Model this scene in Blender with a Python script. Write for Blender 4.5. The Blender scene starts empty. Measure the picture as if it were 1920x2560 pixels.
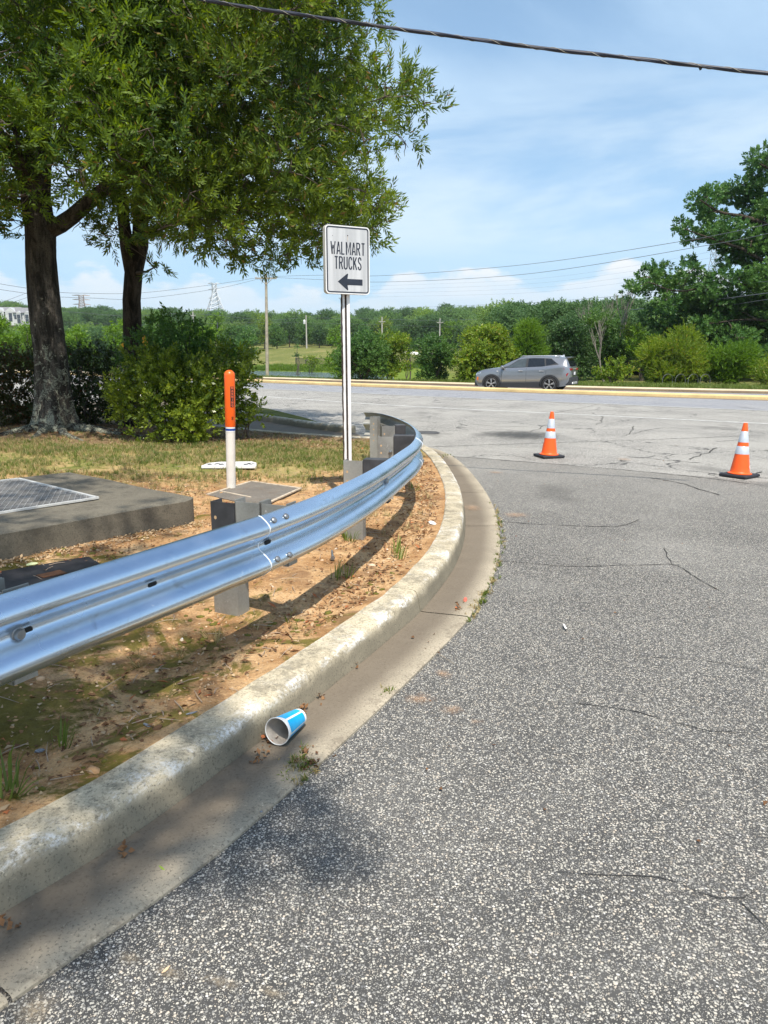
import bpy, bmesh, math, random
import numpy as np
from mathutils import Vector, Matrix, Euler

random.seed(7)
rng = np.random.default_rng(7)
C = bpy.context.scene.collection
PI = math.pi

# ------------------------------------------------------------------ camera, sky, sun, exposure
F_PX, CX, CY, CAM_H, HORIZON = 1850.0, 960.0, 1280.0, 1.6, 885.0
PITCH = math.atan((CY - HORIZON) / F_PX)
cam_data = bpy.data.cameras.new('camera')
cam = bpy.data.objects.new('camera', cam_data)
C.objects.link(cam)
cam.location = (0, 0, CAM_H)
cam.rotation_euler = (PI / 2 - PITCH, 0, 0)
cam_data.sensor_fit = 'VERTICAL'
cam_data.angle = 2 * math.atan(1280 / F_PX)
cam_data.clip_start = 0.05
cam_data.clip_end = 6000
bpy.context.scene.camera = cam

SUN_EL = math.radians(61)
SUN_TRAVEL_AZ = math.radians(-14)          # direction the light travels over the ground, 0 = away from the camera
to_sun = Vector((-math.sin(SUN_TRAVEL_AZ) * math.cos(SUN_EL), -math.cos(SUN_TRAVEL_AZ) * math.cos(SUN_EL), math.sin(SUN_EL)))
sun_data = bpy.data.lights.new('sun', 'SUN')
sun_data.energy = 5.0
sun_data.angle = math.radians(0.53)
sun_data.color = (1.0, 0.93, 0.82)
sun = bpy.data.objects.new('sun', sun_data)
C.objects.link(sun)
sun.rotation_euler = to_sun.to_track_quat('Z', 'Y').to_euler()

world = bpy.data.worlds.new('World')
bpy.context.scene.world = world
world.use_nodes = True
wn, wl = world.node_tree.nodes, world.node_tree.links
wn.clear()
sky = wn.new('ShaderNodeTexSky')
sky.sky_type = 'NISHITA'
sky.sun_disc = False
sky.sun_elevation = SUN_EL
sky.sun_rotation = math.atan2(to_sun.x, to_sun.y)
sky.altitude = 200
sky.air_density = 1.0
sky.dust_density = 1.6
sky.ozone_density = 2.2

def wmath(op, a, b=None, c=None, clamp=False):
    n = wn.new('ShaderNodeMath'); n.operation = op; n.use_clamp = clamp
    for i, v in enumerate((a, b, c)):
        if v is None: continue
        if isinstance(v, (int, float)): n.inputs[i].default_value = v
        else: wl.new(v, n.inputs[i])
    return n.outputs[0]

tc = wn.new('ShaderNodeTexCoord')
sep = wn.new('ShaderNodeSeparateXYZ')
wl.new(tc.outputs['Generated'], sep.inputs[0])
sx, sy, sz = sep.outputs
# high thin cloud: project the direction on a flat layer overhead
zc = wmath('MAXIMUM', sz, 0.02)
zc2 = wmath('ADD', zc, 0.12)
cb = wn.new('ShaderNodeCombineXYZ')
wl.new(wmath('DIVIDE', sx, zc2), cb.inputs[0]); wl.new(wmath('DIVIDE', sy, zc2), cb.inputs[1])
n1 = wn.new('ShaderNodeTexNoise'); n1.inputs['Scale'].default_value = 0.75; n1.inputs['Detail'].default_value = 7; n1.inputs['Roughness'].default_value = 0.55; n1.inputs['Distortion'].default_value = 0.5
mp = wn.new('ShaderNodeMapping'); mp.inputs['Scale'].default_value = (0.8, 1.25, 1); mp.inputs['Location'].default_value = (3.6, 1.2, 0); mp.inputs['Rotation'].default_value = (0, 0, 0.25)
wl.new(cb.outputs[0], mp.inputs[0]); wl.new(mp.outputs[0], n1.inputs['Vector'])
r1 = wn.new('ShaderNodeMapRange'); r1.inputs['From Min'].default_value = 0.36; r1.inputs['From Max'].default_value = 0.68; r1.inputs['To Max'].default_value = 0.60; r1.interpolation_type = 'SMOOTHSTEP'
wl.new(n1.outputs[0], r1.inputs[0])
# piled white clouds low over the horizon
az = wmath('ARCTAN2', sx, sy)
cb2 = wn.new('ShaderNodeCombineXYZ')
wl.new(wmath('MULTIPLY', az, 6.0), cb2.inputs[0]); wl.new(wmath('MULTIPLY', sz, 15.0), cb2.inputs[1])
n2 = wn.new('ShaderNodeTexNoise'); n2.inputs['Scale'].default_value = 2.0; n2.inputs['Detail'].default_value = 6; n2.inputs['Roughness'].default_value = 0.5
wl.new(cb2.outputs[0], n2.inputs['Vector'])
hgt = wn.new('ShaderNodeTexNoise'); hgt.noise_dimensions = '1D'; hgt.inputs['Scale'].default_value = 5.0; hgt.inputs['Detail'].default_value = 3
wl.new(az, hgt.inputs['W'])
top = wmath('MULTIPLY_ADD', hgt.outputs[0], 0.11, 0.036)          # cloud top height as a sine of elevation
topn = wmath('MULTIPLY_ADD', wmath('SUBTRACT', n2.outputs[0], 0.5), 0.085, top)
cum = wn.new('ShaderNodeMapRange'); cum.inputs['From Min'].default_value = -0.002; cum.inputs['From Max'].default_value = 0.010; cum.interpolation_type = 'SMOOTHSTEP'
wl.new(wmath('SUBTRACT', topn, sz), cum.inputs[0])
fade = wn.new('ShaderNodeMapRange'); fade.inputs['From Min'].default_value = 0.055; fade.inputs['From Max'].default_value = 0.115; fade.inputs['To Min'].default_value = 0.35; fade.inputs['To Max'].default_value = 0.92
wl.new(sz, fade.inputs[0])
cumf = wmath('MULTIPLY', cum.outputs[0], fade.outputs[0], clamp=True)
tint = wn.new('ShaderNodeMix'); tint.data_type = 'RGBA'
tint.inputs[6].default_value = (5.3, 5.95, 6.6, 1); tint.inputs[7].default_value = (6.4, 6.45, 6.5, 1)
sh = wn.new('ShaderNodeMapRange'); sh.inputs['From Min'].default_value = 0.35; sh.inputs['From Max'].default_value = 0.6
wl.new(n2.outputs[0], sh.inputs[0]); wl.new(sh.outputs[0], tint.inputs[0])
m1 = wn.new('ShaderNodeMix'); m1.data_type = 'RGBA'
veil = wn.new('ShaderNodeMapRange'); veil.inputs['From Min'].default_value = 0.10; veil.inputs['From Max'].default_value = 0.85; veil.inputs['To Min'].default_value = 0.46; veil.inputs['To Max'].default_value = 0.04
wl.new(sz, veil.inputs[0])      # summer haze whitens the sky towards the horizon
m0 = wn.new('ShaderNodeMix'); m0.data_type = 'RGBA'
wl.new(veil.outputs[0], m0.inputs[0]); wl.new(sky.outputs[0], m0.inputs[6]); m0.inputs[7].default_value = (3.1, 5.3, 7.4, 1)
wl.new(r1.outputs[0], m1.inputs[0]); wl.new(m0.outputs[2], m1.inputs[6]); m1.inputs[7].default_value = (4.1, 5.5, 6.9, 1)
m2 = wn.new('ShaderNodeMix'); m2.data_type = 'RGBA'
wl.new(cumf, m2.inputs[0]); wl.new(m1.outputs[2], m2.inputs[6]); wl.new(tint.outputs[2], m2.inputs[7])
# a broad thin bank of cloud above the piled ones
cb3 = wn.new('ShaderNodeCombineXYZ'); wl.new(wmath('MULTIPLY', az, 2.2), cb3.inputs[0]); wl.new(wmath('MULTIPLY', sz, 9.0), cb3.inputs[1])
n3 = wn.new('ShaderNodeTexNoise'); n3.inputs['Scale'].default_value = 1.0; n3.inputs['Detail'].default_value = 8; n3.inputs['Roughness'].default_value = 0.58; n3.inputs['Distortion'].default_value = 0.35
wl.new(cb3.outputs[0], n3.inputs['Vector'])
bk = wn.new('ShaderNodeMapRange'); bk.inputs['From Min'].default_value = 0.36; bk.inputs['From Max'].default_value = 0.60; bk.inputs['To Max'].default_value = 0.80; bk.interpolation_type = 'SMOOTHSTEP'; wl.new(n3.outputs[0], bk.inputs[0])
lo = wn.new('ShaderNodeMapRange'); lo.inputs['From Min'].default_value = 0.105; lo.inputs['From Max'].default_value = 0.155; lo.interpolation_type = 'SMOOTHSTEP'; wl.new(sz, lo.inputs[0])
hi = wn.new('ShaderNodeMapRange'); hi.inputs['From Min'].default_value = 0.21; hi.inputs['From Max'].default_value = 0.36; hi.inputs['To Min'].default_value = 1.0; hi.inputs['To Max'].default_value = 0.0; hi.interpolation_type = 'SMOOTHSTEP'; wl.new(sz, hi.inputs[0])
bankf = wmath('MULTIPLY', bk.outputs[0], wmath('MULTIPLY', lo.outputs[0], hi.outputs[0]))
m3 = wn.new('ShaderNodeMix'); m3.data_type = 'RGBA'; wl.new(bankf, m3.inputs[0]); wl.new(m1.outputs[2], m3.inputs[6]); m3.inputs[7].default_value = (4.9, 5.9, 6.7, 1)
wl.new(m3.outputs[2], m2.inputs[6])
bg = wn.new('ShaderNodeBackground'); bg.inputs[1].default_value = 0.135
wout = wn.new('ShaderNodeOutputWorld')
wl.new(m2.outputs[2], bg.inputs[0]); wl.new(bg.outputs[0], wout.inputs[0])

vs = bpy.context.scene.view_settings
vs.view_transform = 'Standard'; vs.look = 'None'; vs.exposure = 0.28; vs.gamma = 1.0; vs.use_curve_mapping = False
cy = bpy.context.scene.cycles
cy.max_bounces = 6; cy.diffuse_bounces = 3; cy.glossy_bounces = 3; cy.transmission_bounces = 4; cy.transparent_max_bounces = 8

# ------------------------------------------------------------------ helpers: rays of the calibrated view, used to measure where things stand
_c, _s = math.cos(PITCH), math.sin(PITCH)
def _ray(x, y):
    u, v = (x - CX) / F_PX, -(y - CY) / F_PX
    return Vector((u, _c + v * _s, -_s + v * _c))
def G(x, y, z=0.0):
    r = _ray(x, y); t = (z - CAM_H) / r.z
    return Vector((r.x * t, r.y * t, z))
def D(x, y, Y):
    r = _ray(x, y)
    return r * (Y / r.y) + Vector((0, 0, CAM_H))

# ------------------------------------------------------------------ helpers: materials
class NT:
    def __init__(s, name):
        s.m = bpy.data.materials.new(name); s.m.use_nodes = True
        s.n, s.l = s.m.node_tree.nodes, s.m.node_tree.links
        s.bsdf = s.n['Principled BSDF']; s.out = s.n['Material Output']
        s._co = None
    def co(s):
        if s._co is None:
            s._co = s.n.new('ShaderNodeTexCoord').outputs['Object']
        return s._co
    def set(s, inp, v):
        i = s.bsdf.inputs[inp]
        if isinstance(v, (int, float)): i.default_value = v
        elif isinstance(v, tuple): i.default_value = (*v, 1) if len(v) == 3 else v
        else: s.l.new(v, i)
    def math(s, op, a, b=None, c=None, clamp=False):
        n = s.n.new('ShaderNodeMath'); n.operation = op; n.use_clamp = clamp
        for i, v in enumerate((a, b, c)):
            if v is None: continue
            if isinstance(v, (int, float)): n.inputs[i].default_value = v
            else: s.l.new(v, n.inputs[i])
        return n.outputs[0]
    def mapping(s, scale=(1, 1, 1), loc=(0, 0, 0), rot=(0, 0, 0), vec=None):
        n = s.n.new('ShaderNodeMapping'); n.inputs['Scale'].default_value = scale; n.inputs['Location'].default_value = loc; n.inputs['Rotation'].default_value = rot
        s.l.new(vec or s.co(), n.inputs[0]); return n.outputs[0]
    def noise(s, scale, detail=4, rough=0.55, dist=0.0, vec=None, out=0):
        n = s.n.new('ShaderNodeTexNoise'); n.inputs['Scale'].default_value = scale; n.inputs['Detail'].default_value = detail
        n.inputs['Roughness'].default_value = rough; n.inputs['Distortion'].default_value = dist
        s.l.new(vec or s.co(), n.inputs['Vector']); return n.outputs[out]
    def vor(s, scale, feature='F1', rand=1.0, vec=None, out='Distance'):
        n = s.n.new('ShaderNodeTexVoronoi'); n.feature = feature; n.inputs['Scale'].default_value = scale; n.inputs['Randomness'].default_value = rand
        s.l.new(vec or s.co(), n.inputs['Vector']); return n.outputs[out] if isinstance(out, str) else [n.outputs[o] for o in out]
    def ramp(s, v, a, b, lo=0.0, hi=1.0, smooth=True):
        n = s.n.new('ShaderNodeMapRange'); n.inputs['From Min'].default_value = a; n.inputs['From Max'].default_value = b
        n.inputs['To Min'].default_value = lo; n.inputs['To Max'].default_value = hi
        if smooth: n.interpolation_type = 'SMOOTHSTEP'
        s.l.new(v, n.inputs[0]); return n.outputs[0]
    def mix(s, f, a, b, blend='MIX'):
        n = s.n.new('ShaderNodeMix'); n.data_type = 'RGBA'; n.blend_type = blend
        for i, v in ((0, f), (6, a), (7, b)):
            if isinstance(v, (int, float)): n.inputs[i].default_value = v
            elif isinstance(v, tuple): n.inputs[i].default_value = (*v, 1)
            else: s.l.new(v, n.inputs[i])
        return n.outputs[2]
    def cramp(s, v, stops):
        n = s.n.new('ShaderNodeValToRGB'); e = n.color_ramp.elements
        while len(e) > 1: e.remove(e[0])
        e[0].position = stops[0][0]; e[0].color = (*stops[0][1], 1)
        for p, c in stops[1:]:
            x = e.new(p); x.color = (*c, 1)
        s.l.new(v, n.inputs[0]); return n.outputs[0]
    def bump(s, h, strength=0.3, dist=0.01, normal=None):
        n = s.n.new('ShaderNodeBump'); n.inputs['Strength'].default_value = strength; n.inputs['Distance'].default_value = dist
        s.l.new(h, n.inputs['Height'])
        if normal: s.l.new(normal, n.inputs['Normal'])
        s.l.new(n.outputs[0], s.bsdf.inputs['Normal']); return n.outputs[0]

def simple(name, col, rough=0.6, metal=0.0, var=0.12, scale=20.0, bump=0.0, spec=0.5):
    t = NT(name)
    n = t.noise(scale, 4)
    f = t.ramp(n, 0.3, 0.7)
    a = tuple(c * (1 - var) for c in col); b = tuple(min(1, c * (1 + var)) for c in col)
    t.set('Base Color', t.mix(f, a, b)); t.set('Roughness', rough); t.set('Metallic', metal)
    t.set('Specular IOR Level', spec)
    if bump: t.bump(n, bump, 0.004)
    return t.m

def leaf_mat(name, dark, light, trans=0.35, clump=0.8, gloss=0.45, odd=None, oddf=0.06):
    """foliage: colour varies from leaf to leaf and slowly through the plant; thin leaves let light through"""
    t = NT(name)
    geo = t.n.new('ShaderNodeNewGeometry')
    rnd = geo.outputs['Random Per Island']
    big = t.ramp(t.noise(clump, 2, 0.5), 0.35, 0.65)
    f = t.math('MULTIPLY_ADD', rnd, 0.6, t.math('MULTIPLY', big, 0.4), clamp=True)
    col = t.mix(f, dark, light)
    if odd:
        col = t.mix(t.ramp(rnd, 1 - oddf, 1 - oddf + 0.01, smooth=False), col, odd)
    t.set('Base Color', col); t.set('Roughness', gloss); t.set('Specular IOR Level', 0.4)
    tr = t.n.new('ShaderNodeBsdfTranslucent')
    hs = t.n.new('ShaderNodeHueSaturation'); hs.inputs['Value'].default_value = 1.6; hs.inputs['Saturation'].default_value = 1.1
    hs.inputs['Hue'].default_value = 0.485
    t.l.new(col, hs.inputs['Color']); t.l.new(hs.outputs[0], tr.inputs[0])
    mx = t.n.new('ShaderNodeMixShader'); mx.inputs[0].default_value = trans
    t.l.new(t.bsdf.outputs[0], mx.inputs[1]); t.l.new(tr.outputs[0], mx.inputs[2]); t.l.new(mx.outputs[0], t.out.inputs[0])
    return t.m

# ------------------------------------------------------------------ helpers: meshes and objects
def tag(o, label=None, cat=None, group=None, kind=None):
    if label: o['label'] = label
    if cat: o['category'] = cat
    if group: o['group'] = group
    if kind: o['kind'] = kind
    return o
def link(name, me, parent=None, **k):
    o = bpy.data.objects.new(name, me); C.objects.link(o)
    if parent is not None: o.parent = parent
    return tag(o, **k)
def empty(name, loc=(0, 0, 0), rz=0.0, **k):
    o = bpy.data.objects.new(name, None); C.objects.link(o); o.location = loc; o.rotation_euler = (0, 0, rz); o.empty_display_size = 0.2
    return tag(o, **k)
def copy_tree(o, parent=None):
    c = o.copy(); C.objects.link(c); c.parent = parent
    for ch in [x for x in o.children]: copy_tree(ch, c)
    return c

class MB:
    """collects shapes; build() makes one mesh object"""
    def __init__(s): s.v, s.f, s.mi = [], [], []
    def add(s, v, f, mi=0):
        b = len(s.v); s.v += [tuple(p) for p in v]; s.f += [tuple(i + b for i in q) for q in f]; s.mi += [mi] * len(f); return s
    def box(s, c, size, rot=None, mi=0, taper=1.0):
        x, y, z = (d / 2 for d in size)
        v = [Vector((sx_ * x * (taper if sz_ > 0 else 1), sy_ * y * (taper if sz_ > 0 else 1), sz_ * z)) for sz_ in (-1, 1) for sy_ in (-1, 1) for sx_ in (-1, 1)]
        if rot is not None: v = [rot @ p for p in v]
        v = [p + Vector(c) for p in v]
        return s.add(v, [(0, 2, 3, 1), (4, 5, 7, 6), (0, 1, 5, 4), (2, 6, 7, 3), (0, 4, 6, 2), (1, 3, 7, 5)], mi)
    def tube(s, pts, rad, n=8, mi=0, cap=True, jitter=0.0):
        pts = [Vector(p) for p in pts]
        if isinstance(rad, (int, float)): rad = [rad] * len(pts)
        rings = []; up = Vector((0, 0, 1))
        for i, p in enumerate(pts):
            d = (pts[min(i + 1, len(pts) - 1)] - pts[max(i - 1, 0)]).normalized()
            if i == 0:
                a = d.cross(Vector((0.31, 0.92, 0.2))); a = a.normalized()
            else:
                a = (a - d * a.dot(d)).normalized()
            b = d.cross(a)
            rings.append([p + (a * math.cos(2 * PI * k / n) + b * math.sin(2 * PI * k / n)) * rad[i] * (1 + (random.uniform(-jitter, jitter) if jitter else 0)) for k in range(n)])
        v = [q for r in rings for q in r]; f = []
        for i in range(len(pts) - 1):
            for k in range(n):
                f.append((i * n + k, i * n + (k + 1) % n, (i + 1) * n + (k + 1) % n, (i + 1) * n + k))
        if cap:
            f.append(tuple(range(n - 1, -1, -1))); f.append(tuple((len(pts) - 1) * n + k for k in range(n)))
        return s.add(v, f, mi)
    def lathe(s, prof, n=24, c=(0, 0, 0), mi=0, rot=None, cap=True):
        v, f = [], []
        for r, z in prof:
            for k in range(n):
                p = Vector((r * math.cos(2 * PI * k / n), r * math.sin(2 * PI * k / n), z))
                if rot is not None: p = rot @ p
                v.append(p + Vector(c))
        for i in range(len(prof) - 1):
            for k in range(n):
                f.append((i * n + k, i * n + (k + 1) % n, (i + 1) * n + (k + 1) % n, (i + 1) * n + k))
        if cap:
            if prof[0][0] > 1e-5: f.append(tuple(range(n - 1, -1, -1)))
            if prof[-1][0] > 1e-5: f.append(tuple((len(prof) - 1) * n + k for k in range(n)))
        return s.add(v, f, mi)
    def prism(s, outline, z0, z1, mi=0):
        n = len(outline)
        v = [(x, y, z0) for x, y in outline] + [(x, y, z1) for x, y in outline]
        f = [tuple(range(n - 1, -1, -1)), tuple(range(n, 2 * n))] + [(i, (i + 1) % n, n + (i + 1) % n, n + i) for i in range(n)]
        return s.add(v, f, mi)
    def build(s, name, mats, parent=None, smooth=False, bevel=0.0, **k):
        me = bpy.data.meshes.new(name); me.from_pydata(s.v, [], s.f)
        if not isinstance(mats, (list, tuple)): mats = [mats]
        for m in mats: me.materials.append(m)
        if len(mats) > 1: me.polygons.foreach_set('material_index', s.mi)
        if bevel:
            bm = bmesh.new(); bm.from_mesh(me); bmesh.ops.remove_doubles(bm, verts=bm.verts, dist=1e-6)
            bmesh.ops.bevel(bm, geom=[e for e in bm.edges if e.is_manifold and e.calc_face_angle(0) > 0.6], offset=bevel, segments=2, affect='EDGES', profile=0.5)
            bm.to_mesh(me); bm.free()
        me.validate(); me.update()
        if smooth is not False:
            me.polygons.foreach_set('use_smooth', [True] * len(me.polygons))
            if smooth is not True: me.set_sharp_from_angle(angle=math.radians(smooth))
        return link(name, me, parent, **k)

def np_mesh(name, V, Fq, mats, parent=None, smooth=False, mi=None, **k):
    """fast mesh from numpy arrays, all faces with the same corner count"""
    me = bpy.data.meshes.new(name or 'mesh'); nf, c = Fq.shape
    me.vertices.add(len(V)); me.vertices.foreach_set('co', np.ascontiguousarray(V, dtype=np.float32).ravel())
    me.loops.add(nf * c); me.loops.foreach_set('vertex_index', np.ascontiguousarray(Fq, dtype=np.int32).ravel())
    me.polygons.add(nf); me.polygons.foreach_set('loop_start', np.arange(0, nf * c, c, dtype=np.int32))
    if not isinstance(mats, (list, tuple)): mats = [mats]
    for m in mats: me.materials.append(m)
    if mi is not None: me.polygons.foreach_set('material_index', np.asarray(mi, dtype=np.int32))
    if smooth: me.polygons.foreach_set('use_smooth', np.ones(nf, dtype=bool))
    me.update(calc_edges=True)
    return link(name, me, parent, **k) if name else me

def rotmats(dirs, roll=None):
    """matrices that carry +Z onto dirs, with a random roll"""
    d = dirs / np.maximum(1e-9, np.linalg.norm(dirs, axis=1, keepdims=True))
    ref = np.where(np.abs(d[:, 2:3]) > 0.95, np.array([[1.0, 0, 0]]), np.array([[0, 0, 1.0]]))
    a = np.cross(ref, d); a /= np.linalg.norm(a, axis=1, keepdims=True)
    b = np.cross(d, a)
    if roll is None: roll = rng.uniform(0, 2 * PI, len(d))
    c, s_ = np.cos(roll)[:, None], np.sin(roll)[:, None]
    a2, b2 = a * c + b * s_, -a * s_ + b * c
    return np.stack([a2, b2, d], axis=2)
def scatter(TV, TF, pos, R, S):
    """copies of a template (TV, TF) at pos, rotated by R, scaled by S, as one vertex and face array"""
    n = len(pos); S = np.asarray(S).reshape(n, 1, -1)
    V = np.einsum('nij,nkj->nki', R, TV[None] * S) + pos[:, None, :]
    Fq = TF[None] + (np.arange(n) * len(TV))[:, None, None]
    return V.reshape(-1, 3), Fq.reshape(-1, TF.shape[1])
def joinarr(parts):
    Vs, Fs, b = [], [], 0
    for V, Fq in parts:
        Vs.append(V); Fs.append(Fq + b); b += len(V)
    return np.concatenate(Vs), np.concatenate(Fs)
def noise3(p, f=1.0, seed=0.0):
    """smooth pseudo noise in [-1, 1] for arrays (n, 3)"""
    x, y, z = p[:, 0] * f + seed, p[:, 1] * f + seed * 1.7, p[:, 2] * f + seed * 0.6
    return (np.sin(x * 1.3 + 1.7 * np.sin(y * 0.9 + z)) + np.sin(y * 1.7 + 1.3 * np.sin(z * 1.1 + x * 0.7)) + np.sin(z * 1.9 + 1.5 * np.sin(x * 1.2 - y))) / 3
def vnoise2(x, y, seed=0):
    """value noise on a lattice"""
    xi, yi = np.floor(x).astype(int), np.floor(y).astype(int)
    fx, fy = x - xi, y - yi
    fx = fx * fx * (3 - 2 * fx); fy = fy * fy * (3 - 2 * fy)
    def h(a, b):
        q = np.sin(a * 127.1 + b * 311.7 + seed * 74.7) * 43758.5453
        return q - np.floor(q)
    return (h(xi, yi) * (1 - fx) + h(xi + 1, yi) * fx) * (1 - fy) + (h(xi, yi + 1) * (1 - fx) + h(xi + 1, yi + 1) * fx) * fy
def fbm2(x, y, seed=0, oct=4):
    s_, a = 0, 0.5
    for k in range(oct):
        s_ = s_ + a * vnoise2(x * 2 ** k + 31 * k, y * 2 ** k, seed + k); a *= 0.5
    return s_
def poly_dist(P, x, y):
    """signed distance to polyline P (left of travel direction positive) for arrays x, y, and arc position"""
    P = np.asarray(P, float); best = np.full(x.shape, 1e9); sg = np.zeros(x.shape); arc = np.zeros(x.shape); L = 0.0
    for i in range(len(P) - 1):
        a, b = P[i], P[i + 1]; d = b - a; l = np.hypot(*d)
        tr = ((x - a[0]) * d[0] + (y - a[1]) * d[1]) / l ** 2
        t = np.clip(tr, 0 if i else -50, 1 if i < len(P) - 2 else 50)
        qx, qy = x - a[0] - t * d[0], y - a[1] - t * d[1]
        dd = np.hypot(qx, qy); m = dd < best
        best = np.where(m, dd, best); sg = np.where(m, np.sign(d[0] * (y - a[1]) - d[1] * (x - a[0])), sg); arc = np.where(m, L + t * l, arc); L += l
    return best * sg, arc
def smooth_path(P, step):
    """Catmull-Rom through P, resampled evenly"""
    P = [np.asarray(p, float) for p in P]; Q = [2 * P[0] - P[1]] + P + [2 * P[-1] - P[-2]]; out = []
    for i in range(1, len(Q) - 2):
        for t in np.linspace(0, 1, 24, endpoint=False):
            a, b, c, d = Q[i - 1], Q[i], Q[i + 1], Q[i + 2]
            out.append(0.5 * ((2 * b) + (c - a) * t + (2 * a - 5 * b + 4 * c - d) * t ** 2 + (3 * b - a - 3 * c + d) * t ** 3))
    out.append(P[-1]); out = np.array(out)
    s_ = np.concatenate([[0], np.cumsum(np.linalg.norm(np.diff(out, axis=0), axis=1))])
    n = max(2, int(s_[-1] / step) + 1); t = np.linspace(0, s_[-1], n)
    return np.stack([np.interp(t, s_, out[:, k]) for k in range(out.shape[1])], 1)
def sweep(path, prof, closed_prof=False, cap=True):
    """sweep profile [(offset to the left of travel, z)] along an xy path -> verts, faces"""
    path = np.asarray(path); t = np.gradient(path, axis=0); t /= np.linalg.norm(t, axis=1, keepdims=True)
    nrm = np.stack([-t[:, 1], t[:, 0]], 1); m = len(prof); V = []
    for p, n_ in zip(path, nrm):
        for o, z in prof: V.append((p[0] + n_[0] * o, p[1] + n_[1] * o, z))
    Fc = []; mm = m if closed_prof else m - 1
    for i in range(len(path) - 1):
        for k in range(mm):
            Fc.append((i * m + k, (i + 1) * m + k, (i + 1) * m + (k + 1) % m, i * m + (k + 1) % m))
    if cap and closed_prof:
        Fc.append(tuple(range(m))); Fc.append(tuple((len(path) - 1) * m + k for k in range(m - 1, -1, -1)))
    return V, Fc

# ================================================================== MATERIALS OF THE GROUND
def asphalt(name, scale, stone_amount, matrix, stones, wear=(0.0, 1.0), bumpk=0.5, crack=0.0, bright=1.0, stain=True, far=None):
    t = NT(name)
    warp = t.noise(scale * 0.7, 2, vec=None, out=1)
    v = t.n.new('ShaderNodeVectorMath'); v.operation = 'MULTIPLY_ADD'
    t.l.new(warp, v.inputs[0]); v.inputs[1].default_value = (0.55 / scale,) * 3; t.l.new(t.co(), v.inputs[2])
    d, c = t.vor(scale, vec=v.outputs[0], out=('Distance', 'Color'))
    d2, c2 = t.vor(scale * 2.3, vec=v.outputs[0], out=('Distance', 'Color'))
    sc = t.n.new('ShaderNodeSeparateColor'); t.l.new(c, sc.inputs[0])
    sc2 = t.n.new('ShaderNodeSeparateColor'); t.l.new(c2, sc2.inputs[0])
    patch = t.ramp(t.noise(1.3, 5, 0.6), 0.3, 0.7)
    thr = t.math('MULTIPLY_ADD', patch, 0.16, stone_amount - 0.08)
    m = t.math('MULTIPLY', t.ramp(t.math('SUBTRACT', thr, sc.outputs[0]), 0.0, 0.02, smooth=False), t.ramp(d, 0.33, 0.43, 1, 0))
    m2 = t.math('MULTIPLY', t.ramp(t.math('SUBTRACT', thr, sc2.outputs[0]), 0.02, 0.04, smooth=False), t.ramp(d2, 0.30, 0.46, 0.85, 0))
    mm = t.math('MAXIMUM', m, m2)
    stone = t.cramp(sc.outputs[1], stones)
    base = t.mix(t.noise(9, 5), tuple(x * 0.75 for x in matrix), tuple(x * 1.3 for x in matrix))
    col = t.mix(mm, base, stone)
    dust = t.ramp(t.noise(0.55, 6, 0.62, 0.6), wear[0], wear[1])
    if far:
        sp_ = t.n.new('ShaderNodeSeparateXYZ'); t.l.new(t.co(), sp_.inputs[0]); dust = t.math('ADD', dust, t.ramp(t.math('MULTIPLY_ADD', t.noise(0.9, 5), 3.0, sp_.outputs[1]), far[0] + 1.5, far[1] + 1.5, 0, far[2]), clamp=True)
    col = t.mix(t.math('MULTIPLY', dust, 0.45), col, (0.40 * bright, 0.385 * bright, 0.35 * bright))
    if stain:
        st = t.ramp(t.noise(0.8, 4, 0.5, vec=t.mapping(loc=(7, 3, 0), scale=(1, 0.6, 1))), 0.60, 0.72)
        col = t.mix(t.math('MULTIPLY', st, 0.4), col, (0.06, 0.057, 0.052))
    if crack:
        e = t.vor(crack, 'DISTANCE_TO_EDGE', vec=t.mapping(vec=t.co(), scale=(1, 1, 1)))
        wv = t.n.new('ShaderNodeVectorMath'); wv.operation = 'MULTIPLY_ADD'
        t.l.new(t.noise(2.2, 5, 0.65, out=1), wv.inputs[0]); wv.inputs[1].default_value = (0.9, 0.9, 0); t.l.new(t.co(), wv.inputs[2])
        e2 = t.vor(crack, 'DISTANCE_TO_EDGE', vec=wv.outputs[0])
        ck = t.math('MULTIPLY', t.ramp(e2, 0.0, 0.010, 1, 0), t.ramp(t.noise(0.5, 3), 0.42, 0.56))
        col = t.mix(ck, col, (0.03, 0.03, 0.03))
    t.set('Base Color', col)
    t.set('Roughness', t.math('MULTIPLY_ADD', mm, -0.15, 0.88))
    t.set('Specular IOR Level', 0.3)
    t.bump(mm, bumpk, 0.003)
    return t.m

ST_NEAR = [(0.0, (0.15, 0.15, 0.15)), (0.2, (0.30, 0.29, 0.27)), (0.45, (0.46, 0.44, 0.39)), (0.75, (0.57, 0.535, 0.46)), (0.9, (0.54, 0.47, 0.38)), (1.0, (0.66, 0.65, 0.62))]
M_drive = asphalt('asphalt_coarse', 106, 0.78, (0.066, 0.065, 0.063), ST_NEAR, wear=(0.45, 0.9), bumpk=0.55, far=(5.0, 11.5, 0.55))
M_road = asphalt('asphalt_worn', 62, 0.70, (0.14, 0.135, 0.125), [(0, (0.44, 0.425, 0.39)), (1, (0.66, 0.64, 0.59))], wear=(0.25, 0.7), crack=0.42, bright=1.15)
M_lane = asphalt('asphalt_smooth', 70, 0.62, (0.19, 0.195, 0.21), [(0, (0.36, 0.37, 0.39)), (1, (0.52, 0.53, 0.56))], wear=(0.4, 0.9), bumpk=0.2)

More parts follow.
